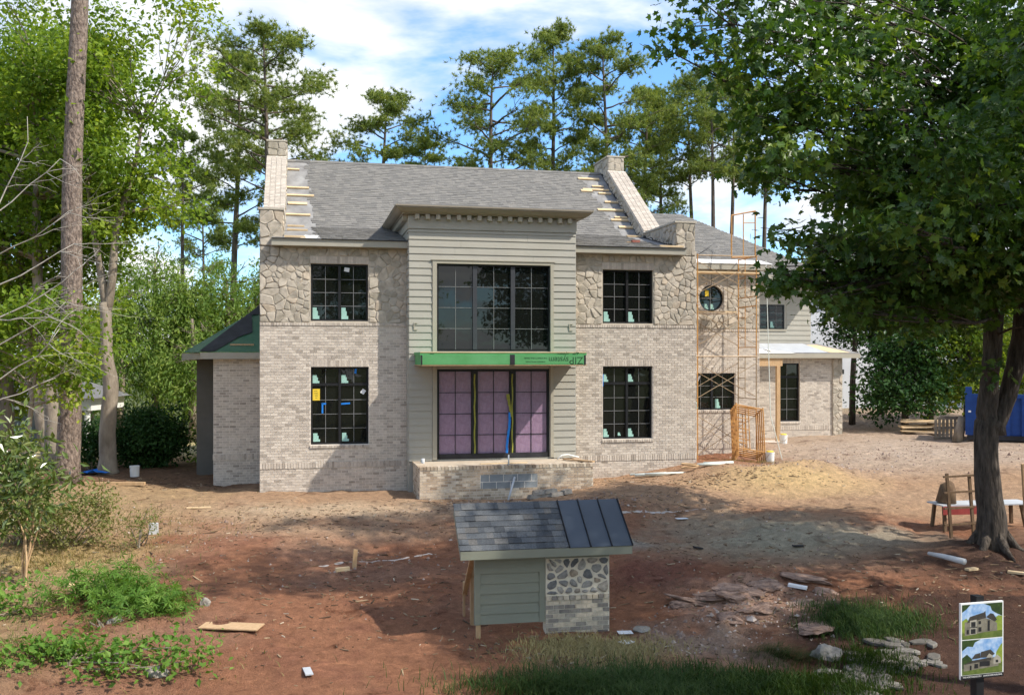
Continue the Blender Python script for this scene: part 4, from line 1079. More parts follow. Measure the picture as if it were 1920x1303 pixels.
px_, py_ = HW(19.42, 5.7).x, HW(19.42, 5.7).y
MB().box(19.35, 19.49, 5.63, 5.77, gz(px_, py_) - .2, 4.66).obj('timber_post', 'wood', can)
MB().box(18.2, 19.7, 5.55, 6.6, 1.2, 1.72).obj('stoop', 'mortar', can)

# ---- lower wing on the left
AV = 2.5
q = MB(); q.box(-1.5, -.001, AV, AV + .28, .6, 4.97); q.box(-1.5, -1.25, AV + .28, 4.5, .6, 4.97)
lw2 = q.obj('wall', 'mortar', house)
lay(brick_rows(-1.5, -.03, .7, 1.79, []) + [(a, b, c, d, .018) for a, b, c, d in soldier(-1.52, -.03, 1.795, 1.98)] + brick_rows(-1.5, -.03, 1.985, 4.95, []), AV, lw2, 'brick', 'brickwork', 0)
q = MB(); q.box(-2.2, -.3, 4.5, 4.75, .8, 4.97); q.box(-2.2, -1.95, 4.75, 9.5, .8, 4.97); rear = q.obj('wall', 'shaded_siding', house)
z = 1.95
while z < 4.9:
    MB().hexa([(-2.2, 4.485, z), (-1.5, 4.485, z), (-1.5, 4.5, z), (-2.2, 4.5, z), (-2.2, 4.497, z + .2), (-1.5, 4.497, z + .2), (-1.5, 4.5, z + .2), (-2.2, 4.5, z + .2)]).obj('siding_board', 'shaded_siding', rear)
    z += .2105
q = MB(); q.add([(-1.86, 2.2, 5.16), (-.002, 2.2, 5.16), (-.002, 4.7, 6.70), (-.14, 4.7, 6.70), (-2.65, 4.7, 5.16), (-2.65, 9.6, 5.16), (-.002, 9.6, 6.7)], [(0, 1, 2, 3), (0, 3, 6, 5, 4)])
ll = q.obj('lower_roof', 'green_dark', house)
q = MB(); q.add([(-1.9, 2.18, 5.19), (-1.45, 2.2, 5.19), (-.75, 2.95, 5.66), (-.35, 3.2, 5.815), (-.42, 4.15, 6.41), (-.1, 4.2, 6.44), (-.1, 4.72, 6.76), (-.2, 4.72, 6.76)], [(0, 1, 2), (0, 2, 3, 4), (0, 4, 5, 6, 7)])
q.obj('tar_paper', 'black_tape', ll)
q = MB(); q.bar((-1.0, 2.55, 5.40), (-.28, 2.55, 5.40), .05, .05); q.obj('toe_board', 'wood', ll)
MB().box(-1.86, -.005, 2.17, 2.2, 4.95, 5.15).obj('fascia', 'fascia', house)
MB().box(-1.85, -.005, 2.2, AV, 4.955, 4.98).obj('soffit', 'fascia', house)
q = MB(); q.hexa([(-2.68, 4.6, 4.9), (-1.84, 2.6, 4.95), (-1.80, 2.6, 4.95), (-2.6, 4.7, 4.9), (-2.68, 4.6, 5.13), (-1.84, 2.6, 5.14), (-1.80, 2.6, 5.14), (-2.6, 4.7, 5.13)]); q.obj('fascia', 'fascia', house)
MB().box(-2.66, -1.86, 4.62, 4.66, 4.9, 5.13).obj('fascia', 'fascia', house)

# ---- entrance canopy in green sheathing
CU0, CU1, CV0 = 4.44, 9.21, -2.10
q = MB(); q.box(CU0, CU1, CV0, BV - .035, 4.785, 5.06); ecan = q.obj('entrance_canopy', 'green_panel', house)
MB().box(CU0 - .03, CU1 + .05, CV0 + .06, BV - .035, 5.06, 5.145).obj('top_sheet', 'green_panel', ecan)
MB().box(CU0 - .03, CU1 + .04, CV0 - .01, BV - .035, 4.765, 4.785).obj('soffit_board', 'wood', ecan)
MB().box(CU0 + .02, 6.98, CV0 - .018, CV0, 4.80, 5.075).obj('sheathing_panel', 'green_panel', ecan)
MB().box(7.10, CU1 - .02, CV0 - .018, CV0, 4.80, 5.075).obj('sheathing_panel', 'green_panel', ecan)
MB().box(6.97, 7.11, CV0 - .024, CV0, 4.79, 5.08).obj('tape_joint', 'black_tape', ecan)
MB().box(CU1 - .045, CU1 + .005, CV0 - .024, CV0 + .02, 4.79, 5.06).obj('tape_joint', 'black_tape', ecan)
MB().box(CU0 - .006, CU0 + .03, CV0 - .024, CV0 + .02, 4.79, 5.06).obj('tape_joint', 'black_tape', ecan)
MB().box(CU0 - .02, CU1 + .03, CV0 + .045, CV0 + .06, 5.13, 5.155).obj('edge_strip', 'lumber', ecan)
def lettering(txt, size, mat, parent, loc, rot, name='lettering', ext=.001, sx=1.0):
    cu = bpy.data.curves.new('lettering', 'FONT'); cu.body = txt; cu.size = size; cu.extrude = ext; cu.align_x = 'CENTER'; cu.align_y = 'CENTER'
    to = bpy.data.objects.new('tmp', cu); COL.objects.link(to)
    bpy.context.view_layer.update()
    me = bpy.data.meshes.new_from_object(to.evaluated_get(bpy.context.evaluated_depsgraph_get()))
    bpy.data.objects.remove(to)
    me.materials.clear(); me.materials.append(M[mat])
    return link(name, me, parent, loc, rot, (sx, 1, 1))
UD = (PI / 2, PI, 0)      # upside down, facing out
lettering('ZIP', .30, 'ink', ecan, (8.93, CV0 - .0205, 4.92), UD)
lettering('system', .24, 'ink', ecan, (8.40, CV0 - .0205, 4.935), UD, sx=.9)
lettering('THE STRUCTURAL PANEL', .06, 'ink', ecan, (7.72, CV0 - .0205, 4.98), UD)
lettering('WARRANTY INSTALLATION', .045, 'ink', ecan, (7.72, CV0 - .0205, 4.875), UD)
lettering('ZIP', .15, 'ink', ecan, (8.93, CV0 + .044, 5.10), UD)
lettering('system', .12, 'ink', ecan, (8.55, CV0 + .044, 5.10), UD)
lettering('ZIP', .10, 'ink', ecan, (4.75, CV0 + .044, 5.10), UD)

# ---- brick porch
porch = thing('brick_porch', 'low brick porch platform before the pink filmed front doors', 'porch', HO, HA)
PU0, PU1, PV0, PT = 4.38, 9.41, -2.20, 1.95
q = MB(); q.box(PU0, PU1, PV0, BV - .06, .5, PT - .1); pbody = q.obj('body', 'mortar', porch)
MB().box(PU0 + .22, PU1 - .25, PV0 + .2, BV - .02, PT - .1, PT - .02).obj('floor_slab', 'concrete', porch)
blk = (6.1, 7.75, 1.28, 1.70)
pb = [b for b in brick_rows(PU0, PU1, .85, PT - .105, [blk])]
lay(pb, PV0, pbody, 'porch_brick', 'brickwork', 300, prior=lambda b: -b[1])
for k, b in enumerate(soldier(PU0, PU1, 0, 1, .2032 / 2)):
    link('coping_brick', BRICK['porch_brick'], pbody, (b[0], PV0 - .02, PT - .05), (0, 0, random.uniform(-.02, .02)), (b[2], .22, .095))
for k in range(14):   # left cheek coping and bricks
    link('coping_brick', BRICK['porch_brick'], pbody, (PU0 - .02, PV0 + .27 + k * .1016, PT - .05), (0, 0, -PI / 2), (.092, .22, .095))
    link('coping_brick', BRICK['porch_brick'], pbody, (PU1 + .02, PV0 + .27 + k * .1016, PT - .05), (0, 0, PI / 2), (.092, .22, .095))
for (u_, z_, l_, h_) in brick_rows(PV0 + .0, BV - .06, .95, PT - .105, []):
    link('brick', BRICK['porch_brick'], pbody, (PU0 - .008, u_, z_), (0, 0, -PI / 2), (l_, .03, h_))
gb = brick_rows(blk[0], blk[1], blk[2], blk[3], [], course=.21, length=.41)
gbm = {}
for (u_, z_, l_, h_) in gb:
    q = MB(); q.box(-l_ / 2, l_ / 2, -.002, .03, -h_ / 2, h_ / 2); o = q.obj('concrete_block', 'block', pbody); o.location = (u_, PV0 + .001, z_)

# ------------------------------------------------------------------ trees and shrubs
def limb(a, b, r0, r1, rr, n=6, sag=0.0, k=6):
    a = Vector(a); b = Vector(b); L = (b - a).length
    pts = []; rad = []
    off = Vector((rr.uniform(-1, 1), rr.uniform(-1, 1), rr.uniform(-.4, .8))) * L * .10
    for i in range(k):
        t = i / (k - 1)
        pts.append(a.lerp(b, t) + off * math.sin(PI * t) + Vector((rr.uniform(-1, 1), rr.uniform(-1, 1), rr.uniform(-1, 1))) * L * .018 * (0 < i < k - 1) - Vector((0, 0, sag * t * t)))
        rad.append(r0 + (r1 - r0) * t)
    return pts, rad

def clump_points(c, r, n, rng, shell=.55):
    d = unit(rng.normal(size=(n, 3)))
    rad = rng.random(n) ** (1 / 3) * (1 - shell) + shell * rng.random(n) ** .25
    wob = 1 + .28 * np.sin(d[:, 0:1] * 5 + c[0]) * np.sin(d[:, 1:2] * 4 + c[1]) * np.cos(d[:, 2:3] * 5 + c[2])
    return np.array(c) + d * np.array(r) * rad[:, None] * wob, d

def crown_mesh(name, clumps, mat, kind, size, dens, seed, up=.6, droop=0.0, strands=0):
    """clumps ((x,y,z),(rx,ry,rz)[,mult]); leaves gathered in sprays inside each clump"""
    rng = np.random.default_rng(seed)
    Ps, Ns, Rs, Ys = [], [], [], []
    for cl in clumps:
        c, r = cl[0], cl[1]; mult = cl[2] if len(cl) > 2 else 1.0
        area = (r[0] * r[1] + r[1] * r[2] + r[0] * r[2])
        n = max(8, int(dens * mult * area))
        ns = max(3, n // 14)
        sp, sd = clump_points(c, r, ns, rng)
        tone = rng.random(ns) * .5 + .42 * rng.random() - .06
        if strands:
            k = strands
            t = np.arange(k)
            out = sd.copy(); out[:, 2] = 0; out = unit(out) * .10
            q = sp[:, None, :] + out[:, None, :] * (t[None, :, None] % 13) * .7 + np.array([0, 0, -1.0])[None, None, :] * ((t[None, :, None] % 13) ** 1.2) * size * .36 + rng.normal(size=(ns, k, 3)) * size * .55
            P = q.reshape(-1, 3); tn = np.repeat(tone, k); sdn = np.repeat(sd, k, 0)
        else:
            idx = rng.integers(0, ns, n)
            spread = size * 2.6
            P = sp[idx] + rng.normal(size=(n, 3)) * np.array([spread, spread, spread * .55]) * .6
            tn = tone[idx]; sdn = sd[idx]
        m_ = len(P)
        nr = unit(rng.normal(size=(m_, 3)) * .75 + np.array([0, 0, up]) + sdn * .45)
        Ps.append(P); Ns.append(nr); Rs.append(np.clip(tn + rng.random(m_) * .35, 0, 1))
        yd = sdn + rng.normal(size=(m_, 3)) * .7 + np.array([0, 0, -droop]); Ys.append(yd)
    P = np.concatenate(Ps); Nn = np.concatenate(Ns); R_ = np.concatenate(Rs); Yd = np.concatenate(Ys)
    sz = size * rng.uniform(.5, 1.35, len(P))
    V, Fc, k = leaf_cloud(P, Nn, sz, kind, rng, unit(Yd))
    return fast_mesh(name, V, Fc, np.repeat(R_, k), mat), (P, Nn, sz, Yd)

def tree(name, label, cat, base, trunk, clumps, bark, leafmat, kind, size, dens, seed, group=None, branch_from=None, nb=1.0, up=.6, droop=0.0, strands=0, sides=9, twig=True, rb=.35, steep=.35):
    """trunk: list of polylines [((x,y,z),r)...] relative to base; clumps relative to base"""
    rr = random.Random(seed)
    t = thing(name, label, cat, base, 0, group)
    tm = MB(); anchors = []
    for pl in trunk:
        pts = [q[0] for q in pl]; rad = [q[1] for q in pl]
        P2_, R2_ = [], []
        for i in range(len(pts) - 1):
            kk = 4
            for j in range(kk):
                f = j / kk; a = Vector(pts[i]).lerp(Vector(pts[i + 1]), f)
                r_ = rad[i] * (1 - f) + rad[i + 1] * f
                w = mnoise.noise_vector(Vector((a.z * .9 + seed, seed * 1.7, 0))) * r_ * .5
                P2_.append(a + Vector((w.x, w.y, 0)) * (1 if i + j else 0)); R2_.append(r_)
        P2_.append(Vector(pts[-1])); R2_.append(rad[-1])
        tm.tube(P2_, R2_, sides, wob=.10)
        anchors += list(zip(P2_, R2_))
    tm.obj('trunk', bark, t, True)
    bm_ = MB()
    for cl in clumps:
        c = Vector(cl[0]); best = None
        for p_, r_ in anchors:
            dz = c.z - p_.z
            d = (c - p_).length
            cost = d + (3 if dz < -.2 else 0) + steep * max(0, .8 - dz / max(d, .01)) * d
            if best is None or cost < best[0]: best = (cost, p_, r_)
        _, p_, r_ = best
        L = (c - p_).length
        r0 = min(r_ * .55, .02 + L * .016) * (1 + rb)
        pts, rad = limb(p_, c, r0, r0 * .3, rr)
        bm_.tube(pts, rad, 5)
        if twig:
            for _ in range(4):
                e = c + Vector((rr.uniform(-1, 1) * cl[1][0], rr.uniform(-1, 1) * cl[1][1], rr.uniform(-.6, 1) * cl[1][2])) * .75
                q0 = pts[rr.choice((2, 3, 4))]
                p2, r2 = limb(q0, e, r0 * .4, r0 * .1, rr, k=4); bm_.tube(p2, r2, 4)
    if bm_.v: tag(bm_.obj('branches', bark, t, True), kind='stuff')
    me, info = crown_mesh('crown', clumps, leafmat, kind, size, dens, seed, up, droop, strands)
    link('crown', me, t)
    return t, info

def blob_clumps(c, R_, n, rr, rmin, rmax, flat=.8, shell=.5):
    out = []
    for _ in range(n):
        while True:
            d = Vector((rr.uniform(-1, 1), rr.uniform(-1, 1), rr.uniform(-1, 1)))
            if shell < d.length < 1: break
        r = rr.uniform(rmin, rmax)
        out.append(((c[0] + d.x * R_[0], c[1] + d.y * R_[1], c[2] + d.z * R_[2]), (r, r, r * flat)))
    return out

# ---- the maple on the right; its near boughs hang toward the camera
mb_x, mb_y = 10.7, 21.4
mz = gz(mb_x, mb_y) - .15
rr = random.Random(4)
T1 = [((0, 0, 0), .40), ((-.05, 0, .35), .325), ((-.10, .02, 1.2), .27), ((-.08, 0, 2.3), .255), ((.0, 0, 3.0), .265)]
T2 = [((-.06, 0, 2.8), .225), ((-.10, -.1, 4.0), .195), ((-.02, -.2, 5.6), .20), ((-.2, -.4, 8.0), .17), ((-.5, -.6, 11.5), .09), ((-.4, -.7, 14), .03)]
T3 = [((.08, 0, 2.6), .22), ((.38, .0, 3.5), .19), ((.62, -.05, 4.8), .21), ((.75, -.2, 7.0), .18), ((1.3, .3, 10), .10), ((1.6, .4, 13), .03)]
cl = []
def bough(x0, y0, z0, x1, y1, z1, n, r, fl=.55, j=.5):
    for k in range(n):
        t = k / max(1, n - 1)
        s = r * (1 - .45 * t) * rr.uniform(.8, 1.2)
        cl.append(((x0 + (x1 - x0) * t + rr.uniform(-j, j), y0 + (y1 - y0) * t + rr.uniform(-j, j), z0 + (z1 - z0) * t + rr.uniform(-j, j) * .5), (s, s, s * fl)))
# (relative to the maple's foot) boughs reaching left and forward
bough(-1.0, -1.0, 7.4, -7.9, -5.8, 9.3, 11, 1.1)
bough(-1.0, -1.5, 7.8, -8.3, -6.4, 9.9, 11, 1.1)
bough(-.6, -1.0, 8.6, -7.6, -5.0, 11.2, 11, 1.3)
bough(-1.0, -.6, 6.8, -6.2, -5.0, 8.0, 10, 1.05)
bough(-1.0, -.6, 6.0, -5.9, -4.4, 6.55, 10, .85)
bough(-1.0, -1.0, 5.4, -5.5, -4.4, 5.6, 9, .75)
bough(-1.6, -2.0, 5.5, -4.9, -4.8, 5.15, 8, .75)
bough(-1.2, -1.2, 5.6, -5.4, -4.0, 5.7, 9, .85)
bough(-1.6, -1.6, 6.4, -5.2, -5.6, 6.5, 9, .95)
bough(-.5, -2.0, 5.9, -4.6, -6.5, 6.1, 9, .9)
bough(0, -2.0, 6.6, -4.6, -7.2, 7.3, 10, 1.15)
bough(0, -2.0, 7.6, -3.0, -8.0, 8.8, 9, 1.2)
bough(.8, -1.0, 5.9, 0.6, -7.0, 6.2, 8, .9)
bough(.8, -1.0, 6.2, 1.6, -7.6, 7.4, 8, 1.2)
bough(-1.5, -1.5, 5.7, -5.9, -4.3, 5.95, 9, .8)
bough(.7, -1.2, 4.6, 1.3, -3.6, 4.7, 4, .6)
bough(.6, .8, 6.4, -1.4, 4.6, 7.4, 7, 1.2)
bough(-1.0, .6, 7.5, -3.2, 2.8, 9.0, 8, 1.2)
bough(-.6, .6, 6.0, -2.2, 1.6, 6.4, 6, .9)
bough(1.0, .5, 6.0, 4.6, 1.5, 7.5, 6, 1.4)
bough(1.2, -.8, 6.2, 5.0, -3.6, 7.2, 7, 1.4)
bough(-.5, -.5, 10.0, -5.2, -1.6, 12.6, 8, 1.6)
bough(.6, .4, 10.0, 3.6, 1.5, 12.5, 6, 1.6)
bough(-.2, -1, 9.6, -2.4, -7.0, 11.0, 9, 1.5)
bough(1.0, -1, 9.0, 2.6, -7.0, 10.5, 8, 1.5)
bough(0, 0, 11.5, -.5, .5, 14.0, 5, 1.7)
bough(-.2, -.8, 4.2, -1.0, -1.6, 4.1, 3, .4)
maple, minfo = tree('maple_tree', 'large dark green maple whose boughs hang over the right of the lot', 'tree', (mb_x, mb_y, mz), [T1, T2, T3], cl, 'bark', 'maple', 'maple', .15, 150, 41, sides=14, droop=.5, up=.55, rb=-.5, steep=0.0)
# root flare
q = MB()
for k in range(7):
    a = k * .9 + .3; q.tube([(math.cos(a) * .22, math.sin(a) * .22, .45), (math.cos(a) * .5, math.sin(a) * .5, .13), (math.cos(a) * .85, math.sin(a) * .85, -.04)], [.13, .085, .02], 7)
tag(q.obj('root_flare', 'bark', maple, True), kind='stuff')
# the 300 leaves that hang nearest the camera are leaves of their own
tv, tf = LEAF['maple']
lm = MB(); lm.add([tuple(v) for v in tv], [tuple(f) for f in tf]); lmesh = lm.mesh('leaf', 'maple_each', fix=False)
crown_o = [c for c in maple.children if c.name.startswith('crown')][0]
Pn = minfo[0]
wx, wy, wz_ = Pn[:, 0] + mb_x, Pn[:, 1] + mb_y, Pn[:, 2] + mz
inview = (wy > 9) & (np.abs(wx / wy) < .53) & ((wz_ - 5) / wy < .37) & (wx / wy > .13)
order = np.argsort(np.where(inview, wy, 1e9))[:300]
rg = np.random.default_rng(3)
for i in order:
    d = Vector(tuple(rg.normal(size=3) * .25)) ; p_ = Vector(tuple(Pn[i])) + Vector((0, -.18, 0)) + d
    nn = Vector(tuple(minfo[1][i])); qd = nn.to_track_quat('Z', 'Y')
    s_ = float(minfo[2][i])
    o = link('leaf', lmesh, crown_o, p_, (qd @ Matrix.Rotation(rg.uniform(0, 6.28), 3, 'Z').to_quaternion()).to_euler(), (s_, s_, s_))

# ---- left group: one tall pine trunk, beech-like tree, light green broadleaves
def at(px, Y, py=None, z=None):
    X = (px - 960) / 1800 * Y
    return X, Y
px_, py_ = -13.15, 29.1
pzb = gz(px_, py_) - .2
pt = thing('tall_pine', 'tall straight pine trunk with scaly grey-brown bark at left', 'tree', (px_, py_, pzb))
q = MB(); pts = []; rad = []
for k in range(30):
    zz = k * .8; pts.append((-.35 + .016 * zz * 1.5 + .05 * math.sin(zz * .5), 0, zz)); rad.append(.34 - .0065 * zz + (.10 * math.exp(-zz / .5)))
q.tube(pts, rad, 16, wob=.05); q.obj('trunk', 'pinebark', pt, True)
me, _ = crown_mesh('crown', [((rr.uniform(-2.5, 2.5), rr.uniform(-2.5, 2.5), rr.uniform(18, 24)), (1.2, 1.2, .7)) for _ in range(14)], 'needle', 'long', .22, 120, 5); link('crown', me, pt)

def left_tree(px, Y, label, trunk, clumps, seed, bark='palebark', dens=175, size=.19, mat='leaf_l', name='broadleaf_tree', kind='simple'):
    X = (px - 960) / 1800 * Y
    return tree(name, label, 'tree', (X, Y, gz(X, Y) - .1), trunk, clumps, bark, mat, kind, size, dens, seed, 'broadleaf trees on the left')
r2 = random.Random(12)
# pale forked trunk
left_tree(205, 31, 'pale twisted trunk forking high, with light green crown beside the house', [
    [((0, 0, 0), .36), ((0, 0, .6), .27), ((-.05, 0, 2.2), .25), ((.0, 0, 3.2), .23), ((-.10, 0, 4.2), .20), ((-.15, 0, 5.6), .17)],
    [((-.12, 0, 5.2), .15), ((-.35, .1, 6.8), .12), ((-.55, .1, 8.0), .08), ((-.7, 0, 9.5), .05)],
    [((-.12, 0, 5.2), .15), ((.10, 0, 6.6), .13), ((.25, 0, 8.0), .11), ((.75, .1, 9.8), .08), ((1.0, .2, 11.5), .04)]],
    blob_clumps((.0, .3, 11.5), (2.3, 2.2, 3.6), 28, r2, .7, 1.1) + [((2.6, .2, 13.2), (.9, .8, .7)), ((2.2, 0, 8.6), (.8, .8, .6)), ((1.6, 0, 9.6), (.9, .8, .7)), ((2.3, 0, 15.2), (1.0, .9, .6)), ((2.9, 0, 14.6), (.7, .7, .5))], 51)
left_tree(95, 32.5, 'leaning brown trunk just left of the tall pine, leafy crown above', [
    [((.2, 0, 0), .30), ((.05, 0, 2.0), .26), ((-.35, 0, 4.5), .2), ((-.5, 0, 8), .15), ((-.4, 0, 13), .06)]],
    blob_clumps((-.3, 0, 10.8), (3.2, 2.4, 5.6), 34, r2, .8, 1.3), 52)
left_tree(62, 33.5, 'slim brown trunk in the middle of the left thicket', [
    [((.7, 0, 0), .27), ((.25, 0, 2.0), .22), ((-.2, 0, 4.0), .18), ((-.5, 0, 8), .12), ((-.3, 0, 12), .05)]],
    blob_clumps((-1.0, .5, 9.2), (3.0, 2.4, 5.8), 34, r2, .8, 1.3), 53)
left_tree(10, 36, 'dense green broadleaf tree at the far left edge', [[((0, 0, 0), .3), ((.1, 0, 5), .22), ((0, 0, 10), .12), ((0, 0, 14), .05)]],
    blob_clumps((0, 0, 9.2), (3.6, 3, 7.4), 42, r2, .9, 1.5), 54)
left_tree(120, 40, 'taller green broadleaf tree standing behind the pale forked trunk', [[((0, 0, 0), .3), ((.1, 0, 6), .22), ((0, 0, 12), .12), ((0, 0, 18), .04)]],
    blob_clumps((-.3, 0, 11.5), (3.2, 3, 7.6), 36, r2, .9, 1.5), 55)
# low light green spray in front of the trunks
left_tree(40, 27.0, 'low spreading light green sapling in front of the left trunks', [[((0, 0, 0), .09), ((.2, 0, 2.0), .07), ((.5, 0, 4.2), .04)]],
    blob_clumps((.6, 0, 4.2), (2.1, 1.2, 1.7), 26, r2, .45, .75, .6), 57, size=.16, dens=210)

# bare dead branches reaching in from the left
ds = thing('bare_sapling', 'bare pale dead branches reaching in from the left edge', 'tree', (-14.2, 25.5, gz(-14.2, 25.5)))
q = MB()
def dead(a, b, r, dep):
    p_, rd = limb(a, b, r, r * .35, r2, k=6); q.tube(p_, rd, 5)
    if dep:
        for _ in range(4):
            s = p_[r2.choice((2, 3, 4, 5))]; d = (Vector(b) - Vector(a))
            e = s + Vector((d.x * r2.uniform(.2, .6), r2.uniform(-.6, .6), abs(d.x) * r2.uniform(-.35, .45)))
            dead(s, e, r * .45, dep - 1)
q.tube([(-.4, 0, -.1), (-.3, 0, 2), (-.1, 0, 5), (-.1, 0, 8.6)], [.09, .08, .06, .03], 7)
for (z0, x1, z1, r) in ((3.0, 2.3, 4.7, .035), (3.8, 2.6, 5.4, .035), (4.6, 2.6, 6.2, .04), (5.4, 2.4, 7.0, .035), (6.2, 2.7, 7.7, .03), (7.2, 2.0, 9.3, .03), (2.6, 2.0, 3.4, .03), (4.9, 2.1, 5.0, .03), (6.8, 1.2, 10.4, .03)):
    dead((-.15, 0, z0), (x1, r2.uniform(-.6, .6), z1), r * .75, 2)
q.obj('trunk', 'deadwood', ds, True)

# weeping light green trees behind the lower wing
def weeping(px, Y, label, clumps, seed, h):
    X = (px - 960) / 1800 * Y
    tree('weeping_tree', label, 'tree', (X, Y, gz(X, Y) - .1), [[((0, 0, 0), .22), ((.1, 0, h * .5), .16), ((0, 0, h), .06)]], clumps, 'palebark', 'leaf_w', 'long', .25, 85, seed, 'weeping trees behind the house', droop=1.4, up=.2, strands=26)
weeping(290, 50, 'weeping light green tree rising behind the round dark shrub', blob_clumps((0, 0, 6.0), (3.0, 2.4, 4.2), 44, r2, .8, 1.35, .7), 61, 9)
weeping(425, 51, 'weeping light green tree close behind the left wing roof', blob_clumps((-.2, 0, 5.6), (2.7, 2.2, 3.8), 38, r2, .8, 1.25, .7), 62, 8)
weeping(360, 46.5, 'small weeping green tree with low hanging sprays', blob_clumps((0, 0, 3.8), (1.4, 1.2, 2.4), 20, r2, .6, .9, .8), 63, 6)
weeping(478, 55, 'light green feathery tree beside the house corner', blob_clumps((0, 0, 6.0), (2.4, 2.2, 3.2), 26, r2, .8, 1.2, .7), 64, 8)
weeping(225, 47, 'light green tree showing between the pale forked trunk and the round shrub', blob_clumps((0, 0, 4.6), (1.6, 1.4, 3.2), 22, r2, .7, 1.0, .8), 65, 7)

def shrub(name, label, x, y, clumps, mat, size, dens, seed, kind='simple', group=None, stems=6, up=.5, cat='shrub', zoff=0, stemmat='palebark', stem_r=.018):
    t = thing(name, label, cat, (x, y, gz(x, y) - .03 + zoff), 0, group)
    sm = MB(); rq = random.Random(seed)
    for k in range(stems):
        c = rq.choice(clumps)[0]
        p_, r_ = limb((rq.uniform(-.12, .12), rq.uniform(-.12, .12), 0), c, stem_r, stem_r * .4, rq, k=5); sm.tube(p_, r_, 5)
    tag(sm.obj('stems', stemmat, t), kind='stuff')
    me, _ = crown_mesh('foliage', clumps, mat, kind, size, dens, seed, up); link('foliage', me, t)
    return t
shrub('round_shrub', 'large rounded dark green shrub near the lower wing', -12.6, 33.4, blob_clumps((0, 0, 1.05), (1.0, .9, .85), 44, r2, .4, .6, .9, .2), 'leaf_d', .12, 520, 71)
shrub('dark_shrub', 'narrow dark evergreen shrub beside the tall pine', -14.1, 32, blob_clumps((0, 0, .9), (.35, .4, .8), 18, r2, .25, .42, 1, .1), 'leaf_d', .12, 420, 72)
shrub('green_shrub', 'small bright green shrub at the end of the round shrub', -11.4, 35.5, blob_clumps((0, 0, .8), (.5, .5, .8), 10, r2, .25, .45, 1, .1), 'leaf_w', .12, 200, 73)
mg = shrub('magnolia_sapling', 'glossy magnolia sapling on thin stems in the left foreground', -9.85, 19.4, blob_clumps((-.25, 0, 2.2), (.85, .6, 1.1), 32, r2, .22, .40, .8, .2), 'leaf_m', .22, 230, 74, 'long', stems=4, up=.35, stemmat='wood', stem_r=.03)
shrub('yellow_shrub', 'loose yellow-green flowering shrub behind the magnolia sapling', -10.3, 22.4, blob_clumps((-.1, 0, .75), (1.15, .8, .65), 26, r2, .26, .42, .8, .1), 'leaf_y', .085, 520, 75, stems=10)
shrub('low_shrub', 'low yellow-green shrub at the left edge of the slope', -11.6, 22.6, blob_clumps((0, 0, .9), (1.0, .8, .8), 14, r2, .26, .42, .8, .1), 'leaf_y', .085, 360, 76, stems=8)
shrub('tall_weed', 'thin yellow-green weed leaning on the straw slope', -8.55, 22.1, blob_clumps((.1, 0, .5), (.45, .3, .5), 12, r2, .14, .24, .8, 0), 'leaf_y', .09, 420, 77, 'long', stems=6)
shrub('leafy_weed', 'broad clump of bright palmate green weeds at left foreground', -7.55, 18.2, blob_clumps((0, 0, .28), (1.15, .65, .28), 22, r2, .2, .34, .6, 0), 'weed', .18, 230, 78, 'palm', stems=10, up=1.1)
shrub('leafy_weed', 'small ragged weeds trailing toward the red soil', -6.45, 17.6, blob_clumps((0, 0, .15), (.6, .45, .18), 16, r2, .18, .30, .6, 0), 'weed', .15, 240, 79, 'palm', stems=6, up=1.0)
shrub('leafy_weed', 'small weed tuft between the two big weed clumps', -7.1, 16.7, blob_clumps((0, 0, .12), (.35, .3, .12), 5, r2, .14, .22, .6, 0), 'weed', .13, 150, 80, 'palm', stems=4, up=1.0)
shrub('ground_cover', 'low leafy green ground cover along the bottom left corner', -7.0, 15.0, blob_clumps((0, 0, .14), (2.3, .7, .16), 40, r2, .18, .34, .5, 0), 'weed', .11, 330, 81, stems=12, up=1.0)
shrub('ground_cover', 'green creeping plants at the far left below the sapling', -9.7, 17.2, blob_clumps((0, 0, .3), (.9, .9, .35), 22, r2, .2, .34, .6, 0), 'weed', .12, 300, 82, stems=10, up=.9)

# ---- right side: tall bright shrubs and trees before the white neighbour
def rtree(px, Y, label, h, clumps, seed, mat='leaf_r', name='shade_tree', dens=150, size=.19):
    X = (px - 960) / 1800 * Y
    tree(name, label, 'tree', (X, Y, gz(X, Y) - .1), [[((0, 0, 0), .16), ((.1, 0, h * .5), .11), ((0, 0, h), .04)]], clumps, 'bark', mat, 'simple', size, dens, seed, 'trees on the right boundary')
rtree(1695, 41, 'dark broadleaf bush at the foot of the white wall', 4, blob_clumps((0, 0, 2.5), (1.5, 1.2, 2.1), 30, r2, .6, .95), 91, 'leaf_d')
rtree(1745, 42, 'bright yellow-green broadleaf tree behind the lumber stack', 6, blob_clumps((0, 0, 3.6), (1.9, 1.5, 2.8), 34, r2, .6, 1.0), 92)
rtree(1812, 42, 'sunlit yellow-green tree right behind the blue dumpster', 6, blob_clumps((0, 0, 4.0), (1.7, 1.4, 3.0), 32, r2, .6, 1.0), 93)
rtree(1890, 44, 'green tree behind the dumpster at the right edge', 7, blob_clumps((0, 0, 4.4), (2.0, 1.5, 3.4), 30, r2, .7, 1.1), 94, 'leaf_r')
rtree(1650, 47, 'dark green tree overhanging the white wall beside the low wing', 9, blob_clumps((0, 0, 5.6), (2.0, 1.4, 2.4), 30, r2, .7, 1.1), 95, 'leaf_d')
rtree(1598, 44.5, 'dark leafy tree filling the gap right of the low wing roof', 8, blob_clumps((0, 0, 5.8), (1.5, 1.2, 2.0), 24, r2, .6, 1.0), 99, 'leaf_d')
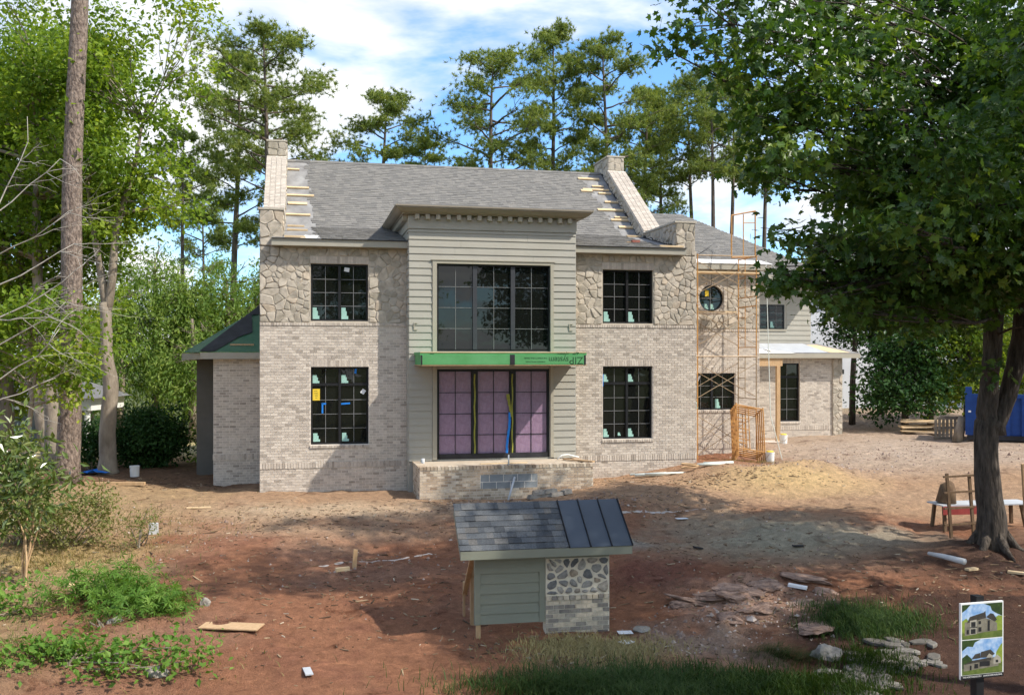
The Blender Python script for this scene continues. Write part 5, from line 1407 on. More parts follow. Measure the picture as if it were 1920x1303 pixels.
rtree(1575, 58, 'green tree rising behind the hip roof end', 11, blob_clumps((0, 0, 7.0), (2.6, 1.8, 3.4), 34, r2, .8, 1.2), 96, 'leaf_r')
rtree(1720, 60, 'tall green tree far behind the white house corner', 13, blob_clumps((0, 0, 8.5), (3.0, 2, 4.0), 36, r2, .9, 1.3), 98, 'leaf_r')

# ---- loblolly pines behind the house
def pine_parts(seed, H, c0, rmax, lean=0.0, nb=30, puff=.62):
    rq = random.Random(seed); rng = np.random.default_rng(seed)
    q = MB(); pts, rad = [], []
    for k in range(16):
        f = k / 15; pts.append((lean * f * f * H * .1 + .12 * math.sin(f * 7 + seed), .1 * math.cos(f * 5 + seed), f * H)); rad.append(.27 * (1 - f) ** .8 + .025)
    q.tube(pts, rad, 9)
    P, D = [], []
    for b in range(nb):
        f = c0 + (1 - c0) * (b + rq.random() * .8) / nb; f = min(f, .985)
        ang = b * 2.4 + rq.uniform(-.5, .5)
        prof = math.sin(PI * min(1, ((f - c0) / (1 - c0)) * .78 + .2)) ** .8
        L = max(.8, rmax * prof * rq.uniform(.55, 1.15))
        i = min(14, int(f * 15)); o = Vector(pts[i]).lerp(Vector(pts[i + 1]), f * 15 - i)
        rise = L * rq.uniform(.05, .5) * (1 if f > .5 else .55)
        e = o + Vector((math.cos(ang) * L, math.sin(ang) * L, rise))
        bp_, br = limb(o, e, .025 + L * .016, .012, rq, k=7); q.tube(bp_, br, 5)
        ends = [e] + [bp_[j] for j in (4, 5)]
        for _ in range(5):
            s = bp_[rq.choice((3, 4, 5))]
            e2 = s + Vector((math.cos(ang + rq.uniform(-1, 1)) * L * .4, math.sin(ang + rq.uniform(-1, 1)) * L * .4, rq.uniform(.0, .55) * L * .5))
            p2, b2 = limb(s, e2, .02, .008, rq, k=4); q.tube(p2, b2, 4); ends.append(e2)
        for e_ in ends:
            if rq.random() < .16: continue
            n = 16
            pp = np.array(e_) + rng.normal(size=(n, 3)) * np.array([puff, puff, puff * .5]) * .62
            P.append(pp); D.append(unit(rng.normal(size=(n, 3)) * .6 + np.array([0, 0, .55])))
    P = np.concatenate(P); D = np.concatenate(D)
    nd = 17
    n = len(P)
    dirs = unit(D[:, None, :] * .55 + rng.normal(size=(n, nd, 3)) * .62)
    side = unit(np.cross(dirs, rng.normal(size=(n, nd, 3)))) * .024
    Ln = rng.uniform(.20, .33, (n, nd, 1))
    a = P[:, None, :] + side; b = P[:, None, :] - side; c = P[:, None, :] + dirs * Ln
    V = np.stack([a, b, c], 2).reshape(-1, 3)
    Fc = np.arange(len(V)).reshape(-1, 3)
    tone = np.repeat(np.clip(rng.random(n) * .6 + .2, 0, 1), nd * 3) + np.repeat(rng.random(n * nd) * .3 - .1, 3)
    return q.mesh('pine_trunk', 'farbark', True), fast_mesh('pine_crown', V, Fc, np.clip(tone, 0, 1), 'needle')
PV = [pine_parts(101, 24, .52, 3.4, .2, 28), pine_parts(102, 24, .58, 4.0, -.3, 27, .72), pine_parts(103, 24, .46, 2.8, .1, 30), pine_parts(104, 24, .66, 3.2, .4, 20, .66)]
def pine(px, topy, Y, var, rz, label, wide=1.0, base=2.0):
    X = (px - 960) / 1800 * Y; g0 = gz(X, Y)
    H = 5 + (670 - topy) / 1800 * Y - g0; s = H / 24
    t = thing('pine_tree', label, 'tree', (X, Y, g0 - .1), rz, 'tall pines behind the house')
    t.scale = (s * wide, s * wide, s)
    link('trunk', PV[var][0], t); link('crown', PV[var][1], t)
for a in [
    (440, 92, 56, 2, .3, 'slender tall pine left of the left chimney, branched to the base', 1.0),
    (508, 58, 52, 1, 1.2, 'broad pine with a heavy crown directly behind the left chimney', 1.05),
    (345, 240, 58, 3, 2.0, 'pine with a bare crooked trunk left of the chimney pines', .9),
    (712, 172, 54, 0, .6, 'short round-topped pine standing alone over the left of the roof ridge', 1.1),
    (800, 260, 60, 2, 4.0, 'low pine crown peeking over the ridge beside the big round pine', 1.0),
    (912, 100, 54, 1, 2.6, 'dense broad pine over the middle of the roof ridge', 1.05),
    (1033, 48, 56, 2, 5.1, 'narrow pine, the tallest above the ridge', .85),
    (1142, 74, 55, 0, 3.6, 'open-crowned tall pine directly behind the right parapet peak', .95),
    (1205, 165, 58, 0, .4, 'slim pine just right of the parapet peak', .9),
    (1246, 190, 62, 3, 1.9, 'dark-trunked pine over the hip roof', .9),
    (1305, 150, 60, 3, 3.3, 'pine trunk rising behind the hip roof near the maple boughs', .85),
    (1336, 130, 56, 3, 4.4, 'pale-trunked pine glimpsed under the maple boughs', .85),
    (1365, 150, 60, 3, 5.2, 'dark pine behind the scaffold top', .85),
    (1432, 160, 62, 3, .9, 'pine mostly hidden behind the maple boughs', .9),
    (385, 330, 70, 1, 1.1, 'low distant pine between the left trees and the chimney pines', .8)]:
    pine(*a)

# a far wood closes the horizon
rng = np.random.default_rng(77)
clf = []
for k in range(150):
    X = -150 + k * 2.0 + rng.uniform(-1, 1); Y = rng.uniform(95, 120); h = rng.uniform(2.5, 5.0)
    clf.append(((X, Y, 1.5 + h * .5), (2.0, 2.0, h)))
me, _ = crown_mesh('distant_wood', clf, 'leaf_d', 'simple', .55, 9, 78)
tag(link('distant_wood', me), 'low distant dark green wood along the horizon', 'wood', kind='stuff')

# a tall unseen tree, added out of frame on the right to shade the foreground
tree('added_shade_tree', 'tall unseen tree added beyond the right edge to shade the lot', 'tree', (15.8, 11.5, gz(15.8, 11.5) - .1), [[((0, 0, 0), .35), ((-.1, 0, 6), .28), ((-.6, .5, 12), .15), ((-1.2, .8, 15), .05)]],
     blob_clumps((-2.2, .6, 13.6), (3.6, 3.4, 2.0), 34, r2, .8, 1.3, .7, .1), 'bark', 'maple', 'simple', .22, 75, 97)
# unseen trees added behind the camera to reflect in the window glass
for k, (x, y) in enumerate([(-14, -22), (-6, -26), (1, -23), (8, -27), (-23, -25), (14, -24)]):
    src = [o for o in COL.objects if o.name.startswith('broadleaf_tree')][3 + (k % 2)]
    c = src.copy(); COL.objects.link(c); c.location = (x, y, -1); c.rotation_euler = (0, 0, k * 1.3); c.scale = (1.35, 1.35, 1.2)
    c['label'] = 'unseen tree number %s added behind the viewer for window reflections' % ('one', 'two', 'three', 'four', 'five', 'six')[k]; c['group'] = 'added trees behind the viewer'
    for ch in src.children:
        d = ch.copy(); COL.objects.link(d); d.parent = c

# ------------------------------------------------------------------ objects on the site
ORD = ('first', 'second', 'third', 'fourth', 'fifth', 'sixth', 'seventh', 'eighth', 'ninth', 'tenth', 'eleventh', 'twelfth', 'thirteenth')
def on_roof(u, v, up=.02):
    return u, v, roof_z(v) + up
def toe_board(u0, u1, v, label, th=.04, tilt=0.0, wid=.09):
    o = thing('toe_board', label, 'board', HW((u0 + u1) / 2, v, roof_z(v) + .012), HA, 'toe boards nailed on the roof')
    a = a2 if v > KV else a1
    L = u1 - u0
    m_ = MB().box(-L / 2, L / 2, -wid / 2, wid / 2, 0, th).obj('board', 'lumber', o)
    m_.rotation_euler = (a, 0, tilt)
    return o
lt = [(.68, 1.12, 7.1), (.68, 1.45, 5.85), (.68, 1.62, 5.35), (.74, 1.38, 4.85), (.68, 1.48, 4.15), (.74, 1.28, 3.4), (.74, 1.38, 2.0), (.7, 1.3, -.15)]
for k, (a, b, v) in enumerate(lt):
    toe_board(a, b, v, 'short toe board on the bare left roof edge, %s from the ridge' % ORD[k], .05 if k != 3 else .035, random.uniform(-.02, .02), .09 if k != 3 else .16)
rt = [(11.75, 12.6, 7.3), (12.15, 12.6, 6.75), (11.7, 12.75, 6.5), (11.6, 12.05, 6.4), (12.25, 12.75, 6.25), (12.3, 12.85, 5.65), (11.85, 12.85, 5.1), (12.35, 12.82, 4.62), (12.15, 12.84, 4.45), (12.3, 12.84, 4.0), (12.3, 12.84, 3.15), (12.25, 13.05, -.12)]
for k, (a, b, v) in enumerate(rt):
    toe_board(a, b, v, 'toe board on the bare right roof edge, %s down from the ridge' % ORD[k], .05, random.uniform(-.03, .03), .1 if k % 3 else .13)
o = thing('brick_scrap', 'red brick scrap lying on the right roof slope', 'brick', HW(11.85, 1.0, roof_z(1.0) + .015), HA)
MB().box(-.13, .13, -.08, .08, 0, .08).obj('brick_body', 'brickred', o); MB().box(-.32, -.13, -.05, .05, 0, .02).obj('shim', 'wood', o)

# ---- scaffold tower
sc = thing('scaffold_tower', 'tall orange frame scaffold with cross braces before the round window', 'scaffold', HO, HA)
F0, F1, R0, R1 = (14.28, 1.6), (16.44, 1.6), (14.28, 2.98), (16.44, 2.98)
lv = [1.35, 3.27, 5.05, 6.80, 8.50]
wf = lambda u, v: HW(u, v)
def gzh(u, v): p_ = HW(u, v); return gz(p_.x, p_.y)
for k in range(4):
    z0, z1 = lv[k] + .02, lv[k + 1]
    for (u, nm) in ((14.28, 'left'), (16.44, 'right')):
        q = MB(); b0 = gzh(u, 1.6) if k == 0 else z0; b1 = gzh(u, 2.98) if k == 0 else z0
        q.tube([(u, 1.6, b0), (u, 1.6, z1)], .021, 8); q.tube([(u, 2.98, b1), (u, 2.98, z1)], .021, 8)
        q.tube([(u, 1.6, z1 - .03), (u, 2.98, z1 - .03)], .021, 8); q.tube([(u, 1.6, z0 + .28), (u, 2.98, z0 + .28)], .018, 6)
        q.tube([(u, 2.45, z0 + .28), (u, 2.45, z1 - .03)], .016, 6)
        for j in range(3): q.tube([(u, 2.45, z0 + .62 + j * .36), (u, 2.98, z0 + .62 + j * .36)], .013, 6)
        q.obj('frame', 'orange' if k in (0, 2, 3) or nm == 'left' else 'brace', sc)
    for v in (1.57, 3.0):
        q = MB(); q.tube([(14.28, v, z0 + .35), (16.44, v + .01, z1 - .25)], .012, 6); q.obj('cross_brace', 'brace', sc)
        q = MB(); q.tube([(14.28, v + .026, z1 - .25), (16.44, v + .028, z0 + .35)], .012, 6); q.obj('cross_brace', 'brace', sc)
for (z, v) in ((5.03, 1.6), (6.55, 2.98), (8.46, 1.62)):
    q = MB(); q.tube([(14.1, v, z), (16.5, v, z)], .02, 6); q.obj('ledger', 'brace', sc)
for k, v in enumerate((2.0, 2.3)):
    MB().box(14.05, 16.75, v - .13, v + .13, 7.90, 7.945).obj('plank', 'lumber', sc)
MB().box(14.0, 16.2, 2.6, 2.85, 6.58, 6.62).obj('plank', 'lumber', sc)
q = MB()
for (u, z1) in ((15.85, 9.95), (16.75, 10.15)): q.tube([(u, 2.3, 8.5), (u, 2.3, z1)], .026, 8)
q.tube([(15.85, 2.3, 9.95), (16.75, 2.3, 10.13)], .026, 8); q.tube([(16.3, 2.3, 8.5), (16.3, 2.3, 10.0)], .02, 6); q.tube([(16.3, 2.3, 9.7), (16.75, 2.3, 9.72)], .016, 6)
q.tube([(15.85, 2.3, 8.48), (16.8, 2.3, 8.52)], .024, 8)
q.obj('guard_frame', 'orange', sc)
rp = thing('hoist_pole', 'thin pale hoist pole leaning beside the scaffold', 'pole', HW(16.9, 1.7, 0), HA)
q = MB(); g0 = gzh(17.3, 1.5); q.tube([(.45, -.2, g0), (.12, 0, 3.0), (0, .1, 8.35)], .016, 6); q.obj('pole', 'pvc', rp)
ck = thing('power_cable', 'thin black cable hanging across the tower roof and round window', 'cable', HW(15.4, 2.95, 0), HA)
q = MB(); q.tube([(0, 0, 7.55), (-.02, .02, 8.2), (.0, -.05, 8.75), (-.1, .1, 8.85), (-.45, .3, 8.62), (.5, .9, 9.15)], .008, 5); q.obj('cable_line', 'black_tape', ck)

# leaning stack of spare scaffold frames
for k in range(5):
    u0 = 15.42 + .015 * k; v0 = 1.28 - .07 * k; g0 = gzh(u0 + .5, v0) - .02
    t = thing('spare_scaffold', 'loose orange scaffold frame leaning on the tower foot, %s of the stack' % ORD[k], 'scaffold', HW(u0, v0, 0), HA, 'spare scaffold frames')
    q = MB(); ln = .16; h = 1.78; w = .92 + .015 * k
    P_ = lambda a, z: (a, ln * z / h, g0 + z + .06 * k - .18 * a / w)
    for a in (0, w): q.tube([P_(a, 0), P_(a, h)], .024, 8)
    for z_ in (.28, h - .06): q.tube([P_(0, z_), P_(w, z_)], .022, 6)
    if k in (0, 2, 4):
        q.tube([P_(w * .45, .28), P_(w * .45, h - .06)], .018, 6)
        for z_ in (.6, .95, 1.3): q.tube([P_(0, z_), P_(w * .45, z_)], .014, 6)
    q.obj('frame', 'orange', t)

def bucket(x, y, label, mat='white', s=1.0, rim='notice'):
    t = thing('bucket', label, 'bucket', (x, y, gz(x, y)), random.uniform(0, 3))
    q = MB(); n = 20; prof = [(.135, 0), (.15, .30), (.155, .30), (.155, .34), (.14, .34), (.125, .03), (0, .03)]
    vs = [(r * s * math.cos(2 * PI * i / n), r * s * math.sin(2 * PI * i / n), z * s) for r, z in prof[:-1] for i in range(n)]
    m_ = len(prof) - 1
    fs = [(k * n + i, k * n + (i + 1) % n, (k + 1) * n + (i + 1) % n, (k + 1) * n + i) for k in range(m_ - 1) for i in range(n)]
    fs += [tuple(range(n - 1, -1, -1)), tuple(range((m_ - 1) * n, m_ * n))]
    q.add(vs, fs); q.obj('tub', mat, t)
    q = MB(); q.tube([(.15 * s, 0, .29 * s), (.13 * s, .10 * s, .16 * s), (0, .17 * s, .10 * s), (-.13 * s, .10 * s, .16 * s), (-.15 * s, 0, .29 * s)], .006, 5); q.obj('handle', 'brace', t)
    if rim:
        q = MB(); q.tube([(0, 0, .35 * s), (0, 0, .385 * s)], [.13 * s, .10 * s], 14); q.obj('contents', rim, t)
bucket(8.68, 32.3, 'white bucket with sand on it beside the orange frames')
bucket(10.35, 36.6, 'white bucket by the timber post of the side door')
bucket(-11.95, 30.4, 'small off-white bucket under the round shrub', rim=None)

# ---- material sample stand with its little roof
SX, SY, SA = -.657, 16.9, math.radians(10.8)
sg = gz(.5, 17.2)
ms = thing('sample_stand', 'small roofed display of shingles, siding, stone and brick in the foreground', 'stand', (SX, SY, 0), SA)
def S(mb, name, mat, par=ms, **k): return mb.obj(name, mat, par, **k)
S(MB().box(0, 1.27, 0.03, .10, .29, 1.56), 'siding_panel', 'shed_siding')
sp_ = ms.children[-1]
for (a, b, c, d) in ((0, .105, .285, 1.56), (1.165, 1.272, .285, 1.56), (.105, 1.165, 1.18, 1.56)):
    S(MB().box(a, b, 0.0, .03, c, d), 'trim_board', 'shed_siding', sp_)
for k in range(5):
    z0 = .29 + k * .178
    q = MB(); q.hexa([(.107, .004, z0), (1.163, .004, z0), (1.163, .03, z0), (.107, .03, z0), (.107, .022, z0 + .174), (1.163, .022, z0 + .174), (1.163, .03, z0 + .174), (.107, .03, z0 + .174)]); S(q, 'siding_board', 'shed_siding', sp_)
S(MB().box(1.28, 2.46, .0, .22, sg - .15, 1.56), 'masonry_panel', 'shed_mortar')
mp = ms.children[-1]
lay_stones([(1.29, 2.45, .755, 1.41)], 0, mp, .155, 61, key='shed_stone', depth=.026, joint=.036, roundness=.30)
S(MB().box(1.285, 2.455, -.012, -.001, 1.41, 1.56), 'header_board', 'shed_siding', mp)
lay([(a, b, c, d, .022) for a, b, c, d in soldier(1.28, 2.46, .66, .745, .108, .014)], 0, mp, 'shed_brick', 'brickwork', 400, joined='x')
lay(brick_rows(1.28, 2.46, .02, .655, [], course=.0795, length=.2032, joint=.013), 0, mp, 'shed_brick', 'brickwork', 400)
S(MB().box(.03, .11, .02, .09, sg - .25, .29), 'post', 'wood')
S(MB().box(.03, .11, .72, .80, sg - .2, 1.95), 'post', 'wood')
S(MB().box(2.3, 2.38, .72, .80, sg - .2, 1.95), 'post', 'wood')
q = MB(); q.bar((-.0, .12, 1.55), (-.02, 1.15, .55), .09, .04); S(q, 'brace', 'wood')
q = MB(); q.bar((-.03, 1.12, .80), (-.03, 1.16, sg - .1), .09, .04); S(q, 'stake', 'wood')
RS = math.atan2(.66, .93)
e0, e1 = -.29, 2.80
def rp_(u, s, h): return (u, -.28 + s * math.cos(RS) - h * math.sin(RS), 1.655 + s * math.sin(RS) + h * math.cos(RS))
q = MB(); LS = 1.14
q.hexa([rp_(e0, 0, -.02), rp_(e1, 0, -.02), rp_(e1, LS, -.02), rp_(e0, LS, -.02), rp_(e0, 0, 0), rp_(e1, 0, 0), rp_(e1, LS, 0), rp_(e0, LS, 0)])
S(q, 'roof', 'shed_siding'); sroof = ms.children[-1]
S(MB().box(e0, e1, -.30, -.262, 1.50, 1.648), 'fascia', 'shed_siding', sroof)
for u in (e0, e1 - .03):
    q = MB(); q.hexa([(u, -.262, 1.50), (u + .03, -.262, 1.50), (u + .03, .66, 2.13), (u, .66, 2.13), (u, -.262, 1.64), (u + .03, -.262, 1.64), (u + .03, .66, 2.28), (u, .66, 2.28)]); S(q, 'rake_board', 'shed_siding', sroof)
Ps = lambda u, s: rp_(u, s - .015, .002)
shingle_field([(Ps, RS, lambda s: e0 - .01, lambda s: 1.64, LS)], lambda u, p: False, 400, sroof, expo=.142, wmin=.10, wmax=.26, key='shed_shingle', thick=.016, seed=14, jag=False)
for k in range(3):
    a = 1.645 + k * .387; b = a + .382
    q = MB(); q.hexa([rp_(a, -.03, .012), rp_(b, -.03, .012), rp_(b, LS + .02, .012), rp_(a, LS + .02, .012), rp_(a, -.03, .02), rp_(b, -.03, .02), rp_(b, LS + .02, .02), rp_(a, LS + .02, .02)]); S(q, 'metal_panel', 'metal_roof', sroof)
    for u in ((a,) if k else (a,)) + ((b,) if k == 2 else ()):
        q = MB(); q.hexa([rp_(u - .012, -.03, .012), rp_(u + .012, -.03, .012), rp_(u + .012, LS + .02, .012), rp_(u - .012, LS + .02, .012), rp_(u - .006, -.03, .05), rp_(u + .006, -.03, .05), rp_(u + .006, LS + .02, .05), rp_(u - .006, LS + .02, .05)]); S(q, 'standing_seam', 'signpost', sroof)

# ---- builder's picture sign
gs = gz(5.4, 11)
sgn = thing('picture_sign', 'white framed sign with two house pictures on a black post', 'sign', (5.38, 11.0, 0), math.radians(15))
MB().box(-.05, .05, .02, .12, gs - .4, 2.26).obj('post', 'signpost', sgn)
bd = MB().box(-.29, .29, -.012, .018, 1.335, 2.20).obj('board', 'white', sgn)
PM = {k: mat_noise('print_' + k, c1, c2, sc_, .45, spec=.4) for k, c1, c2, sc_ in (
    ('sky', (.04, .22, .55), (.55, .66, .78), 9), ('grass', (.07, .11, .02), (.16, .20, .05), 18), ('tree', (.015, .03, .012), (.05, .09, .02), 20), ('wall', (.14, .13, .10), (.26, .235, .18), 20),
    ('roof', (.035, .032, .028), (.07, .062, .052), 25), ('dark', (.012, .012, .014), (.03, .03, .03), 20), ('sun', (.16, .24, .03), (.30, .36, .06), 20), ('pale', (.30, .28, .23), (.42, .39, .32), 20))}
def flat(poly, mat, lay_):
    q = MB(); q.add([(x, -.0125 - .0006 * lay_, z) for x, z in poly], [tuple(range(len(poly)))]); q.obj('picture', PM[mat], bd)
def rect(x0, x1, z0, z1): return [(x0, z0), (x1, z0), (x1, z1), (x0, z1)]
flat(rect(-.275, .275, 1.79, 2.185), 'sky', 1); flat(rect(-.275, .275, 1.79, 1.865), 'grass', 2)
flat([(-.275, 2.185), (-.275, 2.10), (-.22, 2.13), (-.17, 2.175), (-.16, 2.185)], 'tree', 2); flat([(.275, 2.185), (.275, 2.03), (.20, 2.06), (.13, 2.10), (.11, 2.15), (.02, 2.185)], 'tree', 2)
flat([(.275, 2.03), (.275, 1.85), (.12, 1.88), (.15, 2.0), (.22, 2.04)], 'sun', 2); flat([(-.275, 1.83), (-.275, 2.0), (-.22, 2.03), (-.17, 1.98), (-.17, 1.83)], 'sun', 2)
flat([(-.24, 1.83), (-.24, 1.985), (.04, 2.02), (.04, 1.86)], 'wall', 3); flat([(-.21, 1.975), (-.17, 2.045), (-.15, 2.05), (.02, 2.085), (.04, 2.10), (.05, 2.02)], 'roof', 4)
flat([(.04, 1.86), (.04, 2.02), (.16, 1.98), (.20, 1.95), (.20, 1.865)], 'wall', 4); flat([(.05, 2.03), (.11, 2.07), (.15, 2.06), (.20, 1.99), (.17, 1.97)], 'roof', 5)
flat([(-.17, 1.84), (-.17, 2.0), (-.08, 2.01), (-.08, 1.845)], 'pale', 5)
for (a, b, c, d) in ((-.155, -.095, 1.93, 1.985), (-.16, -.095, 1.85, 1.905), (-.055, -.02, 1.955, 1.99), (-.055, -.015, 1.87, 1.92), (.07, .10, 1.87, 1.99), (-.215, -.185, 1.85, 1.90)): flat(rect(a, b, c, d), 'dark', 6)
flat(rect(-.175, -.07, 1.918, 1.928), 'dark', 7)
flat(rect(-.275, .275, 1.385, 1.78), 'sky', 1); flat([(-.275, 1.385), (.275, 1.385), (.275, 1.50), (-.275, 1.46)], 'grass', 2)
flat([(-.275, 1.78), (-.275, 1.66), (-.2, 1.71), (-.13, 1.70), (-.10, 1.75), (-.02, 1.78)], 'tree', 2); flat([(.275, 1.72), (.275, 1.47), (.17, 1.50), (.19, 1.62), (.25, 1.70)], 'sun', 2)
flat([(-.275, 1.46), (-.275, 1.58), (-.21, 1.62), (-.15, 1.57), (-.10, 1.47)], 'tree', 2); flat([(-.255, 1.43), (-.255, 1.51), (.22, 1.57), (.22, 1.46)], 'wall', 3)
flat([(-.15, 1.56), (-.10, 1.615), (-.03, 1.625), (-.03, 1.565)], 'roof', 4); flat([(-.03, 1.57), (-.02, 1.635), (.11, 1.655), (.17, 1.60), (.10, 1.565)], 'roof', 4); flat([(-.26, 1.505), (-.14, 1.545), (.12, 1.565), (.12, 1.53), (-.14, 1.515)], 'roof', 5)
flat([(.05, 1.565), (.09, 1.61), (.14, 1.58), (.14, 1.56)], 'pale', 5); flat([(.15, 1.48), (.15, 1.55), (.20, 1.59), (.25, 1.55), (.25, 1.49)], 'pale', 5)
for (a, b, c, d) in ((-.17, -.15, 1.44, 1.49), (-.11, -.06, 1.455, 1.505), (-.04, .10, 1.47, 1.525), (.18, .215, 1.50, 1.53)): flat(rect(a, b, c, d), 'dark', 6)
MB().box(-.29, .29, -.0145, -.0125, 1.335, 1.38).obj('caption_strip', 'signpost', bd)
lettering('THE NORTHRIDGE 2911   LANDSCAPES BUILDING', .024, 'white', bd, (0, -.016, 1.36), (PI / 2, 0, 0))

# ---- boundary things on the right
dp = thing('dumpster', 'blue ribbed steel dumpster behind the maple trunk', 'dumpster', (17.25, 36.2, gz(18.5, 35.5) + .02), math.radians(-24))
MB().box(0, 6.0, 0, 2.3, .18, .26).obj('floor_plate', 'dumpster', dp)
body = MB(); body.box(0, 6, 0, .06, .26, 1.62); body.box(0, 6, 2.24, 2.3, .26, 1.62); body.box(0, .06, .06, 2.24, .26, 1.62); body.box(5.94, 6, .06, 2.24, .26, 1.62)
bo = body.obj('body', 'dumpster', dp)
for k in range(11): MB().box(.06 + k * .56, .24 + k * .56, -.11, 0, .2, 1.60).obj('rib', 'dumpster', dp)
for k in range(4): MB().box(-.11, 0, .1 + k * .62, .26 + k * .62, .2, 1.60).obj('rib', 'dumpster', dp)
MB().box(-.13, 6.1, -.13, .06, 1.60, 1.74).obj('top_rail', 'dumpster', dp)
MB().box(-.13, .0, .06, 2.3, 1.60, 1.74).obj('top_rail', 'dumpster', dp)
MB().box(-.08, 6.1, -.10, .05, .02, .2).obj('skid', 'black_tape', dp)
MB().box(-.14, .08, -.14, .08, .2, 2.0).obj('corner_post', 'dumpster', dp)
MB().box(-.04, .05, -.146, -.141, 1.05, 1.12).obj('sticker', 'paper', dp)
ls = None
for k in range(9):
    x, y = 16.55 + .08 * (k % 3) + random.uniform(-.1, .1), 39.2 + (k % 3) * .25
    t = thing('lumber_board', 'loose pale board in the lumber pile left of the pallet, %s up' % ORD[k], 'board', (x + .5, y, gz(16.8, 39.3) + .10 + (k // 3) * .19 + .02 * (k % 3)), math.radians(-8 + random.uniform(-9, 9)), 'lumber pile by the drive')
    m_ = MB().box(-1.1, 1.0, -.14, .14, 0, .05).obj('board', 'lumber', t); m_.rotation_euler = (0, random.uniform(-.05, .05), 0)
pl = thing('pallet', 'grey wooden pallet standing on edge beside the dumpster', 'pallet', (16.45, 37.4, gz(16.8, 37.3)), math.radians(-6))
for k in range(8): MB().box(k * .145, .1 + k * .145, -.02, 0, .06, .86).obj('slat', 'palebark', pl)
for z0 in (.0, .40, .80): MB().box(0, 1.12, .001, .09, z0, z0 + .1).obj('runner', 'palebark', pl)
lg = thing('log_stump', 'short grey log standing on end beside the pallet', 'log', (17.05, 36.5, gz(17, 36.5) - .05))
q = MB(); q.tube([(-.12, 0, 0), (-.02, 0, .5), (.10, 0, 1.0)], [.21, .18, .16], 14, wob=.06); q.obj('log', 'palebark', lg, True)
# mason's mixing table seen past the maple
tx, ty = 10.9, 23.6; tzg = gz(tx, ty)
mt = thing('mixing_table', 'red and white mortar table with sawhorse legs behind the maple trunk', 'table', (tx, ty, tzg), math.radians(8))
MB().box(-.55, 1.9, -.34, .34, .62, .65).obj('table_top', 'metal_sheet', mt)
MB().box(-.55, 1.0, -.36, -.34, .42, .62).obj('edge_board', 'red', mt)
for (x, y) in ((-.45, -.28), (-.45, .28), (1.7, -.28), (1.7, .28)):
    q = MB(); q.bar((x, y, 0), (x * .95, y * .7, .62), .07); q.obj('leg', 'shaded_old_wood', mt)
q = MB(); q.tube([(-.25, 0, .66), (-.2, 0, 1.05), (-.1, 0, 1.15)], [.24, .18, .08], 12); q.obj('mortar_tub', 'shaded_old_wood', mt, True)
hr = thing('wooden_ladder', 'rough wooden ladder frame leaning beside the maple trunk', 'ladder', (10.3, 22.5, gz(10.3, 22.5)), math.radians(6))
q = MB(); q.bar((0, 0, -.05), (-.06, .1, 1.5), .06); q.obj('rail', 'shaded_old_wood', hr)
q = MB(); q.bar((.62, .1, -.05), (.56, .2, 1.42), .06); q.obj('rail', 'shaded_old_wood', hr)
for z_ in (.3, .68, 1.05, 1.42):
    q = MB(); q.bar((-.16, .0 + z_ * .05, z_), (.66, .1 + z_ * .05, z_ + .02), .045); q.obj('rung', 'shaded_old_wood', hr)
for k, (x, y, l, a) in enumerate(((11.75, 21.9, 1.9, .05), (11.82, 22.0, 1.6, -.02))):
    t = thing('timber_stake', '%s timber stake leaning on the right side of the maple trunk' % ('longer', 'shorter')[k], 'stake', (x, y, gz(x, y) - .05))
    q = MB(); q.bar((0, 0, 0), (-.12 - a, -.12, l), .07, .04); q.obj('board', 'wood', t)
wp = thing('plastic_drainpipe', 'white plastic pipe lying on the ground by the maple roots', 'pipe', (9.05, 20.75, gz(9.05, 20.7) + .05))
q = MB(); q.tube([(0, .1, .06), (.15, -.25, .07), (.38, -.75, .06)], [.04, .055, .065], 12); q.obj('pipe', 'grey_plastic', wp, True)
for k, (x, y, rz) in enumerate(((9.55, 19.95, .4), (10.35, 19.7, -.6), (10.95, 16.2, .5))):
    t = thing('wood_offcut', ('small pale timber offcut beside the white pipe', 'pale timber offcut just above the picture sign', 'pale board lying right of the picture sign')[k], 'board', (x, y, gz(x, y) + .01), rz)
    MB().box(-(.13, .16, .55)[k], (.13, .16, .55)[k], -.06, .06, 0, .045).obj('board', 'lumber' if k < 2 else 'pvc', t)

# neighbours
nh = thing('white_house', 'large white neighbouring house behind the right shrubs', 'house', (17.5, 52, gz(20, 52) - .3), math.radians(6))
MB().box(-1.6, 11, 0, 9, 0, 6.6).obj('wall', 'bluewhite', nh)
MB().box(10.0, 13.0, -3, 6, 0, 6.0).obj('wing', 'bluewhite', nh)
q = MB(); q.add([(-2.1, -.5, 6.6), (11.5, -.5, 6.6), (11.5, 9.5, 6.6), (-2.1, 9.5, 6.6), (1.5, 4.5, 9.4), (8, 4.5, 9.4)], [(0, 1, 5, 4), (1, 2, 5), (2, 3, 4, 5), (3, 0, 4), (0, 3, 2, 1)]); q.obj('roof', 'nb_roof', nh)
for (u, z0) in ((2.4, 3.6), (5.4, 3.6), (8.4, 3.6), (5.4, .8)):
    w_ = MB().box(u - .5, u + .5, -.05, 0, z0, z0 + 1.4).obj('window', 'frame', nh); MB().box(u - .44, u + .44, -.06, -.051, z0 + .06, z0 + 1.34).obj('pane', 'glass', w_)
MB().box(.1, .45, -.12, 0, 2.1, 2.35).obj('wall_lamp', 'frame', nh)
pv = thing('white_pavilion', 'low white pavilion with round columns behind the left tree trunks', 'pavilion', (-24.5, 42.5, gz(-21, 42.5)), math.radians(-2))
MB().box(0, 5.9, 0, 3.2, 2.0, 2.12).obj('ceiling', 'white', pv); MB().box(-.1, 6.0, -.08, 0, 1.75, 2.28).obj('fascia_beam', 'white', pv); MB().box(5.9, 6.0, 0, 3.2, 1.75, 2.28).obj('fascia_beam', 'white', pv)
